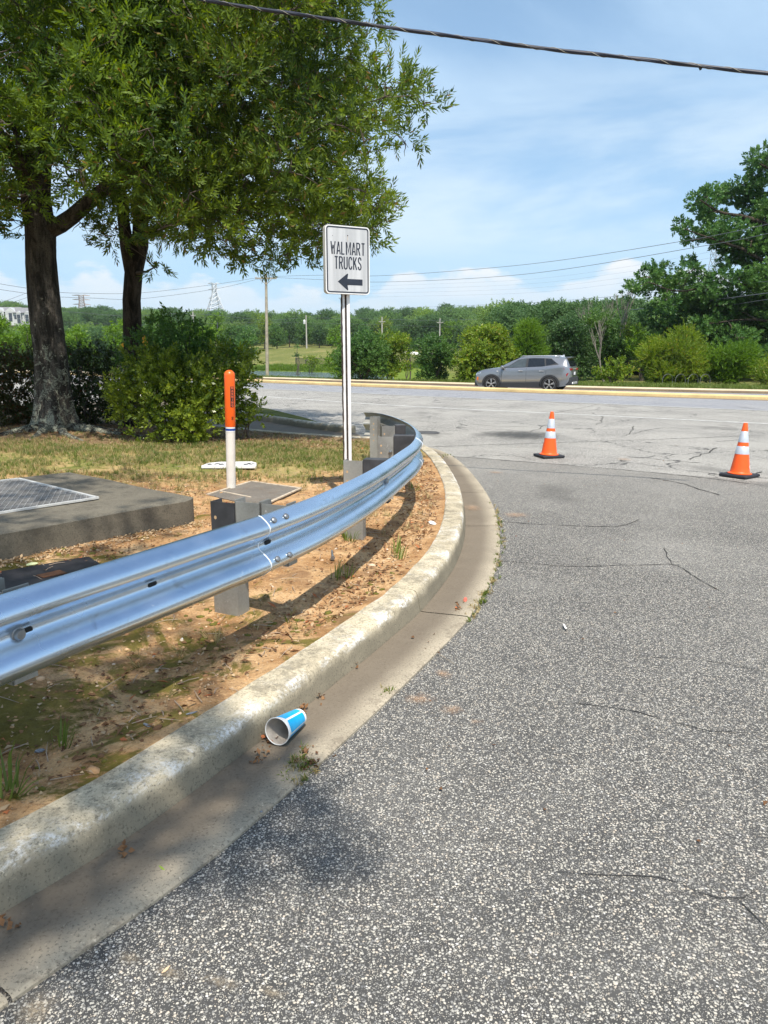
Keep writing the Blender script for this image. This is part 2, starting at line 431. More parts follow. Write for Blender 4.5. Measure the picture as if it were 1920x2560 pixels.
def concrete(name, col, dirt, dirtamt=0.5, scale=3.0, pits=True, zdirt_shade=None, white=0.0, roughness=0.85, acr=None):
    t = NT(name)
    n = t.noise(scale, 7, 0.65)
    base = t.mix(t.ramp(n, 0.3, 0.7), tuple(c * 0.82 for c in col), tuple(min(1, c * 1.15) for c in col))
    fine = t.noise(95, 5, 0.75)
    base = t.mix(t.ramp(fine, 0.52, 0.64), base, tuple(c * 0.42 for c in col))
    base = t.mix(t.ramp(t.noise(70, 4, 0.7, vec=t.mapping(loc=(5, 5, 5))), 0.60, 0.70), base, tuple(min(0.9, c * 1.5) for c in col))
    dm = t.ramp(t.math('ADD', t.math('MULTIPLY', t.noise(scale * 2.2, 10, 0.8), 0.6), t.math('MULTIPLY', t.noise(scale * 14, 6, 0.8), 0.4)), 0.60 - dirtamt * 0.2, 0.72 - dirtamt * 0.2)
    if zdirt_shade:
        sp = t.n.new('ShaderNodeSeparateXYZ'); t.l.new(t.co(), sp.inputs[0])
        zz = t.math('ADD', sp.outputs[2], t.math('MULTIPLY_ADD', t.noise(7, 5), 0.12, -0.06))
        dm = t.math('MAXIMUM', t.math('MULTIPLY', dm, 0.7), t.ramp(zz, zdirt_shade[0], zdirt_shade[1], zdirt_shade[2], 0.0))
    if acr:
        at = t.n.new('ShaderNodeAttribute'); at.attribute_name = 'acr'
        aa = t.math('ADD', at.outputs['Fac'], t.math('MULTIPLY_ADD', t.noise(6, 5), 0.1, -0.05))
        dm = t.math('MAXIMUM', t.math('MULTIPLY', dm, 0.6), t.ramp(aa, acr[0], acr[1], 0.0, acr[2]))
    colr = t.mix(t.math('MULTIPLY', dm, 0.8), base, dirt)
    if white:
        wn_ = t.math('MULTIPLY', t.ramp(t.noise(3.2, 9, 0.78, 0.6, vec=t.mapping(scale=(1, 1, 2.5), loc=(3, 1, 0))), 0.46, 0.60), t.ramp(t.noise(55, 5, 0.8), 0.40, 0.58))
        sp2 = t.n.new('ShaderNodeSeparateXYZ'); t.l.new(t.co(), sp2.inputs[0])
        band = t.math('MULTIPLY', t.ramp(sp2.outputs[2], 0.10, 0.135), t.ramp(sp2.outputs[2], 0.1490, 0.1535, 1, 0.12))
        colr = t.mix(t.math('MULTIPLY', t.math('MULTIPLY', wn_, band), white), colr, (0.78, 0.77, 0.74))
    t.set('Base Color', colr); t.set('Roughness', roughness); t.set('Specular IOR Level', 0.25)
    h = t.math('ADD', t.math('MULTIPLY', t.noise(55, 5, 0.7), 1.0), t.math('MULTIPLY', fine, 0.5))
    t.bump(h, 0.45, 0.004)
    return t.m
M_kerb = concrete('kerb_concrete', (0.53, 0.46, 0.33), (0.10, 0.092, 0.07), 0.72, 2.6, zdirt_shade=(0.075, 0.155, 0.82), white=1.0)  # lower face darkened: real dirt plus painted shade to set it off from the top
M_gutter = concrete('gutter_concrete', (0.42, 0.365, 0.275), (0.125, 0.10, 0.075), 0.62, 3.0, acr=(-0.31, -0.13, 1.0))
M_slab = concrete('old_slab_concrete', (0.175, 0.158, 0.122), (0.075, 0.068, 0.055), 0.75, 1.8, zdirt_shade=(0.16, 0.40, 0.35))
M_walk = concrete('pale_tan_concrete', (0.66, 0.56, 0.38), (0.42, 0.34, 0.22), 0.35, 0.8)
M_walk2 = concrete('yellow_tan_concrete', (0.70, 0.53, 0.26), (0.46, 0.34, 0.17), 0.3, 0.8)
M_kface = concrete('kerb_face_concrete', (0.27, 0.20, 0.13), (0.12, 0.09, 0.065), 0.4, 0.8)
M_graylid = concrete('grey_lid_concrete', (0.19, 0.17, 0.145), (0.17, 0.12, 0.08), 0.5, 4.0)
M_paint = None
def paint_mat():
    t = NT('worn_white_line_paint')
    w = t.ramp(t.noise(7, 8, 0.8), 0.40, 0.60)
    t.set('Base Color', t.mix(w, (0.40, 0.39, 0.37), (0.70, 0.70, 0.68))); t.set('Roughness', 0.7)
    return t.m
M_paint = paint_mat()
M_crack = simple('crack_filler_dirt', (0.035, 0.033, 0.03), 0.95, scale=40, var=0.4)

def soil_mat():
    t = NT('lawn_soil')
    sp = t.n.new('ShaderNodeSeparateXYZ'); t.l.new(t.co(), sp.inputs[0]); X, Y, Z = sp.outputs
    soil = t.cramp(t.noise(2.3, 9, 0.74, 0.4), [(0.30, (0.17, 0.085, 0.036)), (0.45, (0.42, 0.235, 0.105)), (0.57, (0.62, 0.40, 0.205)), (0.75, (0.72, 0.53, 0.32))])
    fine = t.noise(75, 4, 0.75)
    soil = t.mix(t.ramp(fine, 0.52, 0.70), soil, (0.17, 0.095, 0.05))
    soil = t.mix(t.ramp(t.noise(120, 2), 0.66, 0.72), soil, (0.66, 0.56, 0.42))
    moss = t.mix(t.noise(30, 5), (0.045, 0.048, 0.008), (0.21, 0.185, 0.03))
    near = t.ramp(Y, 3.0, 6.0, 0.14, 0.0)
    leftm = t.ramp(X, -2.4, -0.2, 0.05, -0.07)
    mm = t.ramp(t.math('ADD', t.math('ADD', t.noise(2.1, 8, 0.72, 0.8, vec=t.mapping(loc=(2, 5, 0))), near), leftm), 0.565, 0.64)
    col = t.mix(t.math('MULTIPLY', mm, 0.88), soil, moss)
    lit = t.mix(t.noise(60, 4, 0.8), (0.11, 0.055, 0.03), (0.36, 0.22, 0.12))
    litm = t.ramp(t.noise(3.6, 7, 0.7, 0.5, vec=t.mapping(loc=(9, 1, 0))), 0.52, 0.62)
    col = t.mix(t.math('MULTIPLY', litm, 0.65), col, lit)
    # thin dry turf further back
    turf = t.cramp(t.noise(3.0, 8, 0.75, 0.3, vec=t.mapping(scale=(1, 0.7, 1))), [(0.32, (0.10, 0.14, 0.028)), (0.45, (0.21, 0.22, 0.06)), (0.56, (0.40, 0.32, 0.13)), (0.70, (0.48, 0.33, 0.17))])
    turf = t.mix(t.ramp(fine, 0.5, 0.7), turf, (0.08, 0.075, 0.03))
    xo = t.math('MAXIMUM', t.math('ADD', X, 0.9), 0.0)
    tm = t.ramp(t.math('ADD', Y, t.math('MULTIPLY_ADD', t.noise(1.4, 6), 3.0, t.math('MULTIPLY', xo, -1.7))), 9.3, 11.2)
    # the leftmost part is covered too
    col = t.mix(tm, col, turf)
    base = t.ramp(t.math('ADD', Y, t.math('MULTIPLY', X, -0.2)), 11.2, 12.6)
    bare = t.mix(t.noise(6, 8, 0.75), (0.09, 0.05, 0.03), (0.34, 0.23, 0.14))
    col = t.mix(t.math('MULTIPLY', base, 0.85), col, bare)
    t.set('Base Color', col); t.set('Roughness', 0.95); t.set('Specular IOR Level', 0.15)
    h = t.math('ADD', t.noise(22, 7, 0.75), t.math('MULTIPLY', fine, 0.35))
    t.bump(h, 0.9, 0.022)
    return t.m
M_soil = soil_mat()

def field_mat():
    t = NT('park_grass')
    sp = t.n.new('ShaderNodeSeparateXYZ'); t.l.new(t.co(), sp.inputs[0]); X, Y, Z = sp.outputs
    g = t.cramp(t.noise(0.12, 7, 0.7), [(0.3, (0.10, 0.125, 0.030)), (0.5, (0.19, 0.195, 0.06)), (0.68, (0.31, 0.26, 0.11))])
    g = t.mix(t.ramp(t.noise(3, 5, 0.8), 0.45, 0.7), g, (0.06, 0.10, 0.018))
    wet = t.ramp(Z, -0.7, -0.2, 1, 0)     # lush grass by the water
    g = t.mix(t.math('MULTIPLY', wet, 0.8), g, t.mix(t.noise(0.9, 6, 0.7), (0.09, 0.16, 0.014), (0.19, 0.27, 0.03)))
    t.set('Base Color', g); t.set('Roughness', 0.95); t.set('Specular IOR Level', 0.1)
    t.bump(t.noise(1.5, 6, 0.8), 0.8, 0.25)
    return t.m
M_field = field_mat()
def water_mat():
    t = NT('pond_water')
    t.set('Base Color', (0.10, 0.14, 0.17)); t.set('Roughness', 0.14); t.set('Specular IOR Level', 0.5)
    t.bump(t.noise(3, 4, vec=t.mapping(scale=(0.4, 2, 1))), 0.25, 0.06)
    return t.m
M_water = water_mat()
M_dark = simple('shade_black', (0.012, 0.012, 0.012), 0.95)

# ================================================================== SETTING
def vec2(p): return (p[0], p[1])
KBASE = [(-4.6, -2.9), (-3.0, -0.72), (-1.95, 0.71), (-1.35, 1.52), (-1.11, 1.846), (-0.924, 2.099), (-0.775, 2.335), (-0.55, 2.763), (-0.27, 3.321), (0.05, 4.0), (0.26, 4.50), (0.52, 5.35), (0.69, 6.2), (0.80, 7.1), (0.865, 7.95), (0.89, 8.8), (0.885, 9.8), (0.86, 10.6), (0.79, 11.5), (0.62, 12.35), (0.30, 12.95), (-0.2, 13.3), (-0.75, 13.5), (-2.45, 14.6), (-5.0, 17.0), (-9.0, 20.4), (-16, 26), (-40, 45), (-80, 75)]
kpath = smooth_path(KBASE, 0.04)
karc = np.concatenate([[0], np.cumsum(np.linalg.norm(np.diff(kpath, axis=0), axis=1))])
LAWN_EDGE = kpath

# --- road surfaces, each sheet a few millimetres over the one below
def sheet(name, pts, z, mat, **k):
    mb = MB(); mb.add([(p[0], p[1], z) for p in pts], [tuple(range(len(pts)))]); return mb.build(name, mat, **k)
MED = [(-60, 88), (-18, 52.5), (-7.535, 43.249), (-1.697, 37.9), (3.912, 33.2), (8.341, 29.8), (13.54, 26.2), (24, 19.5), (60, -2)]
LINE1 = [(-60, 79), (-18, 45.6), (-6.221, 35.646), (1.543, 28.9), (7.212, 24.4), (10.983, 21.4), (24, 12.5), (60, -11)]
LINE2 = [(-18, 40.5), (-5.594, 29.6), (-1.343, 25.3), (1.05, 23.1), (5.651, 19.8), (9.3, 17.2), (16, 12.9), (40, -2)]
DRV = [(-3.0, 13.4), (0.55, 12.7), (1.003, 11.85), (2.354, 11.0), (4.863, 9.3), (9, 6.5), (30, -7)]
sheet('road', MED + [(60, -40), (-60, -40)], 0.0, M_road, kind='structure')
def band(path, off0, off1, z, step=0.5, jag=0.0):
    P = smooth_path(path, step); V, Fc = sweep(P, [(off0, z), (off1, z)]); 
    if jag: V = [(x + random.uniform(-jag, jag), y + random.uniform(-jag, jag), zz) for x, y, zz in V]
    return V, Fc
mb = MB(); V, Fc = [], []
pm, pl_ = smooth_path(MED, 1.0), smooth_path(LINE1, 1.0)
n_ = min(len(pm), len(pl_)); ia = np.linspace(0, len(pm) - 1, 60).astype(int); ib = np.linspace(0, len(pl_) - 1, 60).astype(int)
mb.add([(*pm[i], 0.004) for i in ia] + [(*pl_[i], 0.004) for i in ib], [(k, 60 + k, 61 + k, k + 1) for k in range(59)])
mb.build('road_lane', M_lane, kind='structure')
# car park driveway in front
drv = smooth_path(DRV, 0.15)
drv = [(x + 0.02 * math.sin(i * 1.7), y + 0.03 * math.sin(i * 0.9)) for i, (x, y) in enumerate(drv)]
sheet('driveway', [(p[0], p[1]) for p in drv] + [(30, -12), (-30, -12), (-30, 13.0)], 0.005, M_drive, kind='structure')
for nm, P, w, z in (('lane_line', LINE1, 0.12, 0.009), ('lane_line', LINE2, 0.14, 0.005)):
    mb = MB(); V, Fc = band(P, -w / 2, w / 2, z, 0.4, 0.008); mb.add(V, Fc); mb.build(nm, M_paint, kind='structure')
# cracks
def crack(pts, w, z, k=0.05):
    P = smooth_path([vec2(p) for p in pts], 0.06); o = rng.normal(0, 1, (len(P), 2)).cumsum(axis=0); o -= np.linspace(0, 1, len(P))[:, None] * o[-1]
    P = P + o * k * 0.12; mb = MB(); t = np.gradient(P, axis=0); t /= np.linalg.norm(t, axis=1, keepdims=True) + 1e-9; n = np.stack([-t[:, 1], t[:, 0]], 1)
    ww = w * rng.uniform(0.25, 1.0, len(P)); ww[0] = ww[-1] = 0.0005
    V = [(*(p + n_ * a), z) for p, n_, a in zip(P, n, ww)] + [(*(p - n_ * a), z) for p, n_, a in zip(P, n, ww)]; N = len(P)
    mb.add(V, [(i, N + i, N + i + 1, i + 1) for i in range(N - 1)]); return mb
cr = MB()
def addcrack(pxs, w, z=0.0085, k=0.05):
    c = crack([G(*q) for q in pxs], w, z, k); cr.add(c.v, c.f)
addcrack([(1117, 1141), (1220, 1148), (1350, 1158), (1560, 1176), (1760, 1196), (1920, 1217)], 0.014)
addcrack([(1064, 1118), (1200, 1113), (1420, 1107), (1640, 1100), (1920, 1088)], 0.016, 0.0035)
addcrack([(1250, 1305), (1380, 1312), (1530, 1317), (1600, 1300)], 0.008)
addcrack([(1240, 1403), (1420, 1418), (1600, 1418), (1680, 1415), (1720, 1440), (1800, 1480)], 0.006)
addcrack([(1660, 1370), (1680, 1415)], 0.006)
addcrack([(1400, 1760), (1550, 1775), (1700, 1810), (1780, 1830), (1920, 1838)], 0.003)
addcrack([(1580, 1642), (1720, 1650), (1820, 1665), (1905, 1682)], 0.003)
addcrack([(1380, 2185), (1520, 2190), (1650, 2190), (1740, 2225), (1850, 2250), (1920, 2210)], 0.0025)
addcrack([(1850, 2250), (1920, 2330)], 0.003)
addcrack([(1340, 1152), (1260, 1135), (1180, 1128)], 0.008)
for q in ([(1380, 1035), (1440, 1022), (1500, 1010)], [(1480, 1032), (1500, 1045), (1490, 1062)], [(1550, 1092), (1610, 1078), (1660, 1070)], [(1590, 1065), (1575, 1085)], [(1560, 1140), (1650, 1150), (1760, 1158)], [(1730, 1150), (1770, 1135), (1790, 1120)], [(1180, 1060), (1260, 1066), (1370, 1063)], [(1320, 1080), (1370, 1062)], [(1790, 1105), (1850, 1100), (1920, 1106)], [(700, 1000), (860, 1010), (980, 1012)], [(1020, 1050), (1100, 1058)], [(1880, 1190), (1905, 1180)], [(1620, 1195), (1700, 1210), (1800, 1240)]):
    addcrack(q, 0.014, 0.0035 if q[0][1] < 1150 else 0.0085, 0.12)
cr.build('pavement_cracks', M_crack, kind='stuff')
# oil stain
def blotch_mat(name, col, thr=(0.1, 0.75), n=5.0, strength=0.75):
    t = NT(name); at = t.n.new('ShaderNodeAttribute'); at.attribute_name = 'fall'
    f = t.math('MULTIPLY', t.ramp(t.math('ADD', at.outputs['Fac'], t.math('MULTIPLY_ADD', t.noise(n, 6, 0.7), 1.1, -0.55)), *thr), strength)
    f = t.math('MULTIPLY', f, t.ramp(t.noise(70, 3), 0.4, 0.6, 0.45, 1.0))
    tr = t.n.new('ShaderNodeBsdfTransparent'); mx = t.n.new('ShaderNodeMixShader')
    t.set('Base Color', col); t.set('Roughness', 0.75); t.l.new(f, mx.inputs[0]); t.l.new(tr.outputs[0], mx.inputs[1]); t.l.new(t.bsdf.outputs[0], mx.inputs[2]); t.l.new(mx.outputs[0], t.out.inputs[0])
    return t.m
def blotch(name, c, rx, ry, rz, mat, z):
    V, Fc, at = [(c[0], c[1], z)], [], [1.0]; n = 28
    for r in range(1, 5):
        for k in range(n):
            a = 2 * PI * k / n; x, y = rx * r / 4 * math.cos(a), ry * r / 4 * math.sin(a)
            V.append((c[0] + x * math.cos(rz) - y * math.sin(rz), c[1] + x * math.sin(rz) + y * math.cos(rz), z)); at.append(1 - r / 4)
    for k in range(n): Fc.append((0, 1 + k, 1 + (k + 1) % n))
    for r in range(3):
        for k in range(n): Fc.append((1 + r * n + k, 1 + (r + 1) * n + k, 1 + (r + 1) * n + (k + 1) % n, 1 + r * n + (k + 1) % n))
    mb = MB(); mb.add(V, Fc); o = mb.build(name, mat, kind='stuff')
    a = o.data.attributes.new('fall', 'FLOAT', 'POINT'); a.data.foreach_set('value', at); return o
M_oil = blotch_mat('oil_stain', (0.045, 0.045, 0.042), thr=(0.15, 0.95), strength=0.9)
M_clay = blotch_mat('clay_smear', (0.55, 0.35, 0.21), (0.45, 1.1), 22.0, 0.55)
blotch('oil_stain', (2.75, 14.9), 1.25, 1.35, 0.1, M_oil, 0.012)
blotch('oil_stain', (6.3, 8.0), 0.9, 2.4, 0.5, M_oil, 0.0125)
for q, a, b in (((1240, 1183), 0.22, 0.25), ((1110, 1690), 0.10, 0.13), ((1130, 1780), 0.12, 0.10), ((1050, 1752), 0.16, 0.12), ((1290, 1290), 0.3, 0.3), ((1560, 1150), 0.3, 0.3), ((1190, 1810), 0.07, 0.05)):
    p = G(*q); blotch('clay_smear', (p.x, p.y), a, b, 0.2, M_clay, 0.0135)
M_silt = blotch_mat('tan_silt', (0.33, 0.27, 0.19), (0.40, 1.15), 14.0, 0.7)
for q, a, b, rz in (((215, 2385), 0.05, 0.11, 0.9), ((330, 2410), 0.045, 0.09, 1.2), ((430, 2445), 0.04, 0.13, 1.2), ((540, 2465), 0.04, 0.14, 1.3), ((680, 2495), 0.03, 0.09, 1.1), ((90, 2540), 0.12, 0.14, 0.6), ((1110, 1650), 0.02, 0.3, 0.5)):
    p = G(*q); blotch('silt', (p.x, p.y), a, b, rz, M_silt, 0.0165)
p = G(1205, 1275); blotch('clay_smear', (p.x - 0.1, p.y), 0.2, 0.35, 0.0, M_clay, 0.0262)

# --- kerb and gutter, cast in lengths
kerb = empty('kerb', kind='structure'); gut = empty('gutter', kind='structure')
def arc_at(y, first=True):
    i = np.argmin(np.abs(kpath[:, 1] - y) + (0 if first else 0) + np.where(np.arange(len(kpath)) > np.argmax(kpath[:, 0] > 0.62) + 400, 50, 0)); return karc[i]
cuts = [0, arc_at(-0.2), arc_at(1.75), arc_at(4.42), arc_at(6.78), arc_at(8.52), arc_at(9.66), arc_at(11.4)]
while cuts[-1] < karc[-1] - 3: cuts.append(cuts[-1] + 3)
cuts.append(karc[-1])
KPROF = [(0.0, -0.1), (0.0, 0.012), (0.006, 0.035), (0.012, 0.070), (0.018, 0.104), (0.024, 0.124), (0.032, 0.138), (0.044, 0.147), (0.060, 0.151), (0.12, 0.153), (0.17, 0.153), (0.194, 0.151), (0.203, 0.143), (0.203, -0.1)]
GPROF = [(-0.31, -0.02), (-0.31, 0.014), (-0.30, 0.021), (-0.25, 0.022), (-0.18, 0.020), (-0.10, 0.017), (-0.04, 0.015), (0.0, 0.016)]
for a, b in zip(cuts[:-1], cuts[1:]):
    m = (karc > a + 0.007) & (karc < b - 0.007)
    ss = np.concatenate([[a + 0.005], karc[m], [b - 0.005]]); P = np.stack([np.interp(ss, karc, kpath[:, k]) for k in (0, 1)], 1)
    for prof, par, nm, mt, closed in ((KPROF, kerb, 'kerb_length', M_kerb, True), (GPROF, gut, 'gutter_length', M_gutter, False)):
        V, Fc = sweep(P, prof, closed_prof=closed); V = np.array(V); amp = 0.0035 if closed else 0.0015
        V[:, 2] += noise3(V, 9) * amp + noise3(V, 31, 5) * amp * 0.4
        V[:, 0] += noise3(V, 12, 3) * amp
        at = [p[0] for p in prof] * len(P)
        mb = MB(); mb.add([tuple(v) for v in V], Fc); o = mb.build(nm, mt, par, smooth=28)
        an = o.data.attributes.new('acr', 'FLOAT', 'POINT'); an.data.foreach_set('value', np.array(at, dtype=np.float32))

# --- lawn
def lawn_z(x, y):
    x, y = np.asarray(x, float), np.asarray(y, float)
    sh = x.shape; x1, y1 = np.atleast_1d(x).ravel(), np.atleast_1d(y).ravel()
    P = kpath[::12]; d, _ = poly_dist(P, x1, y1); d = np.clip(d - 0.2, 0, None)
    z = 0.138 + 0.018 * np.clip(d - 0.9, 0, None) - 0.025 * np.exp(-((d - 0.35) / 0.25) ** 2)
    z = z + 0.10 * np.exp(-(((x1 + 5.9) / 1.4) ** 2 + ((y1 - 13.2) / 1.2) ** 2))
    z = z + 0.018 * (fbm2(x1 * 1.3, y1 * 1.3, 3) - 0.47) + np.where(y1 < 11, 0.034, 0.03) * (fbm2(x1 * 7, y1 * 7, 9, 3) - 0.43) * np.clip(d * 4, 0.15, 1)
    return z.reshape(sh) if sh else float(z[0])
def lawn_grid(x0, x1, y0, y1, st, hole=None):
    xs, ys = np.arange(x0, x1 + st / 2, st), np.arange(y0, y1 + st / 2, st)
    XX, YY = np.meshgrid(xs, ys); V = np.stack([XX.ravel(), YY.ravel(), lawn_z(XX, YY).ravel()], 1)
    nx, ny = len(xs), len(ys); i, j = np.meshgrid(np.arange(nx - 1), np.arange(ny - 1)); q = (j * nx + i).ravel()
    Fq = np.stack([q, q + 1, q + 1 + nx, q + nx], 1)
    cxy = V[Fq].mean(axis=1); d, _ = poly_dist(kpath[::6], cxy[:, 0], cxy[:, 1]); Fq = Fq[d > 0.13]
    return V, Fq
parts = [lawn_grid(-4.2, 1.0, 0.6, 11.0, 0.035)]
V1, F1 = lawn_grid(-20.2, 1.0, -3.0, 27.0, 0.1)
c = V1[F1].mean(axis=1); inside = (c[:, 0] > -4.2) & (c[:, 0] < 1.0) & (c[:, 1] > 0.6) & (c[:, 1] < 11.0); parts.append((V1, F1[~inside]))
V2_, F2_ = lawn_grid(-80.0, -20.0, -10.0, 70.0, 1.0); parts.append((V2_, F2_))
V, Fq = joinarr(parts)
used = np.unique(Fq); remap = np.zeros(len(V), int); remap[used] = np.arange(len(used))
np_mesh('lawn_ground', V[used], remap[Fq], M_soil, smooth=True, kind='structure')

# --- second kerb and grass wedge beyond the lawn
K2 = smooth_path([(-9.5, 26.5), (-5.2, 21.2), (-3.07, 18.2), (-1.95, 16.6), (-1.2, 15.7), (-0.7, 15.25)], 0.15)
V, Fc = sweep(K2, [(0.0, 0.0), (0.015, 0.13), (0.04, 0.15), (0.16, 0.15), (0.17, 0.14), (0.17, 0.0)], True)
V = [(x, y, z) for x, y, z in V]
mb = MB(); mb.add(V, Fc); mb.build('kerb_stub', M_kerb, smooth=50, kind='structure')
sheet('side_gutter', [(-0.3, 14.0), (-0.75, 14.0), (-2.4, 15.0), (-5.2, 17.8), (-11, 22.5), (-9.5, 26.5), (-5.2, 21.2), (-3.07, 18.2), (-1.95, 16.6), (-1.2, 15.7), (-0.6, 15.2)], 0.012, M_gutter, kind='structure')
wedge = [(-0.9, 15.45), (-1.6, 16.5), (-2.7, 18.1), (-4.9, 21.0), (-9.0, 26.5), (-7.2, 26.0), (-3.6, 21.5), (-1.9, 18.3)]
sheet('verge_grass', [(-1.35, 16.1), (-1.85, 16.85), (-2.9, 18.35), (-5.0, 21.35), (-9.3, 26.8), (-7.0, 26.5), (-3.2, 20.5), (-1.9, 17.6)][::-1], 0.135, M_field, kind='structure')

# --- median island and far pavement
def raised(name, path, o0, o1, z0, z1, mat, step=0.8, **k):
    P = smooth_path(path, step); V, Fc = sweep(P, [(o0, z0), (o0 + 0.015, z1 - 0.02), (o0 + 0.04, z1), (o1 - 0.04, z1), (o1, z1 - 0.03), (o1, z0)], True)
    mb = MB(); mb.add(V, Fc); o = mb.build(name, mat, smooth=50, **k)
    return o
med = raised('median_island', MED, 0.02, 0.62, -0.2, 0.15, M_walk2, kind='structure')
V, Fc = sweep(smooth_path(MED, 0.8), [(-0.02, 0.0), (-0.01, 0.118), (0.015, 0.126), (0.015, 0.0)], True)
mb = MB(); mb.add(V, Fc); mb.build('median_kerb_face', M_walk2, kind='structure')
V, Fc = sweep(smooth_path(MED, 0.8), [(-0.14, 0.004), (-0.14, 0.012), (-0.021, 0.03), (-0.021, 0.004)], True)
mb = MB(); mb.add(V, Fc); mb.build('median_base_strip', M_kface, kind='structure')  # thin dark strip along the foot of the median face
WALK = [(-60, 92), (-18, 58.2), (-8.936, 50.3), (4.2, 39.6), (9.4, 35.6), (16.3, 31.8), (28, 26), (70, 6)]
# far carriageway, slightly lower
pm2 = smooth_path(MED, 1.0); pw = smooth_path(WALK, 1.0); ia = np.linspace(0, len(pm2) - 1, 60).astype(int); ib = np.linspace(0, len(pw) - 1, 60).astype(int)
mb = MB(); mb.add([(pm2[i][0] + 0.2, pm2[i][1] + 0.2, -0.055) for i in ia] + [(*pw[i], -0.06) for i in ib], [(k, k + 1, 61 + k, 60 + k) for k in range(59)])
mb.build('far_carriageway', M_lane, kind='structure')
raised('far_pavement', WALK, 0.16, 1.75, -0.5, 0.052, M_walk, kind='structure')
V, Fc = sweep(smooth_path(WALK, 0.8), [(0.0, -0.2), (0.02, 0.03), (0.05, 0.048), (0.155, 0.05), (0.155, -0.2)], True)
mb = MB(); mb.add(V, Fc); mb.build('far_kerb', M_kface, kind='structure')

# --- land beyond: pond, bank, meadow, wooded hill
PW = smooth_path(WALK, 3.0)
def hill_top(x, y):
    a = np.degrees(np.arctan2(x, np.maximum(y, 1)))
    # ridge elevation above eye level, in pixels of the photograph, against bearing
    ridge = np.interp(a, [-60, -30, -26, -22, -20.3, -18.5, -16, -13, -10, -6, -2, 2, 8, 14, 20, 30, 60], [130, 135, 137, 122, 106, 110, 112, 106, 88, 80, 76, 74, 82, 80, 80, 90, 90])
    return ridge
def terrain_z(x, y):
    x, y = np.asarray(x, float), np.asarray(y, float); shp = x.shape
    d, _ = poly_dist(PW, x.ravel(), y.ravel()); d = d.reshape(shp) - 1.7
    q = [-5, 0, 3, 10, 20, 24, 54, 56, 59, 64, 80, 102, 108, 124, 165, 240]
    z = [-0.35, -0.03, -0.2, -0.9, -1.3, -1.9, -1.9, -1.35, -0.6, -0.3, 0.9, 2.85, 3.0, 4.0, 5.5, 8]
    zn = np.interp(d, q, z)
    # no pond to the right, the bank carries on
    right = np.clip((x + 2.0) / 10.0, 0, 1)
    zr = np.interp(d, [-5, 0, 10, 50, 100, 118, 160, 240], [-0.3, -0.03, -0.2, -0.3, 1.2, 2.2, 4.5, 10])
    zn = zn * (1 - right) + zr * right
    R = np.hypot(x, y); ridge = 1.6 + 760 * (hill_top(x, y) - 58) / 1850.0
    h = np.interp(np.clip((R - 330) / (760 - 330), 0, 1.6), [0, 0.35, 0.5, 1.0, 1.6], [0.0, 0.40, 0.48, 1.0, 0.9])
    far = 10 + (ridge - 10) * h + 3.0 * (fbm2(x / 70, y / 70, 5) - 0.5)
    w = np.clip((R - 270) / 90, 0, 1); zz = zn * (1 - w) + far * w
    return zz + np.where(d > 50, 0.5 * (fbm2(x / 9, y / 9, 2) - 0.5), 0.06 * (fbm2(x / 2, y / 2, 2) - 0.5))
rr = np.concatenate([np.linspace(28, 160, 110), np.linspace(163, 420, 60), np.linspace(430, 1500, 50)])
aa = np.radians(np.linspace(-62, 62, 240)); RR, AA = np.meshgrid(rr, aa); XX, YY = RR * np.sin(AA), RR * np.cos(AA)
V = np.stack([XX.ravel(), YY.ravel(), terrain_z(XX, YY).ravel()], 1)
nx = len(rr); ny = len(aa); i, j = np.meshgrid(np.arange(nx - 1), np.arange(ny - 1)); q = (j * nx + i).ravel()
Fq = np.stack([q, q + 1, q + 1 + nx, q + nx], 1)
cc = V[Fq].mean(axis=1); d, _ = poly_dist(PW, cc[:, 0], cc[:, 1]); Fq = Fq[d > -0.2]
np_mesh('park_land', V, Fq, M_field, smooth=True, kind='structure')
sheet('base_ground', [(-3000, -3000), (3000, -3000), (3000, 3000), (-3000, 3000)], -3.2, M_field, kind='structure')
sheet('pond_water', [(-140, 150), (-110, 230), (6, 125), (6, 62), (-20, 74), (-60, 112)], -1.38, M_water, kind='structure')
# path across the meadow
def path_at(q_):
    out = []
    for k in range(len(PW)):
        t_ = PW[min(k + 1, len(PW) - 1)] - PW[max(k - 1, 0)]; t_ = t_ / np.hypot(*t_); out.append(PW[k] + np.array([-t_[1], t_[0]]) * (q_ + 1.7))
    return np.array(out)
def draped(name, P, w, dz, mat, **k):
    P = smooth_path([tuple(p) for p in P], 2.0); t_ = np.gradient(P, axis=0); t_ /= np.linalg.norm(t_, axis=1, keepdims=True); n = np.stack([-t_[:, 1], t_[:, 0]], 1)
    A, B = P - n * w / 2, P + n * w / 2; za = np.maximum(terrain_z(A[:, 0], A[:, 1]), terrain_z(B[:, 0], B[:, 1])) + dz
    N = len(P); V = np.concatenate([np.c_[A, za], np.c_[B, za], np.c_[A, za - 1.5]]); Fq = np.array([(i, i + 1, N + i + 1, N + i) for i in range(N - 1)] + [(i, 2 * N + i, 2 * N + i + 1, i + 1) for i in range(N - 1)])
    return np_mesh(name, V, Fq, mat, **k)

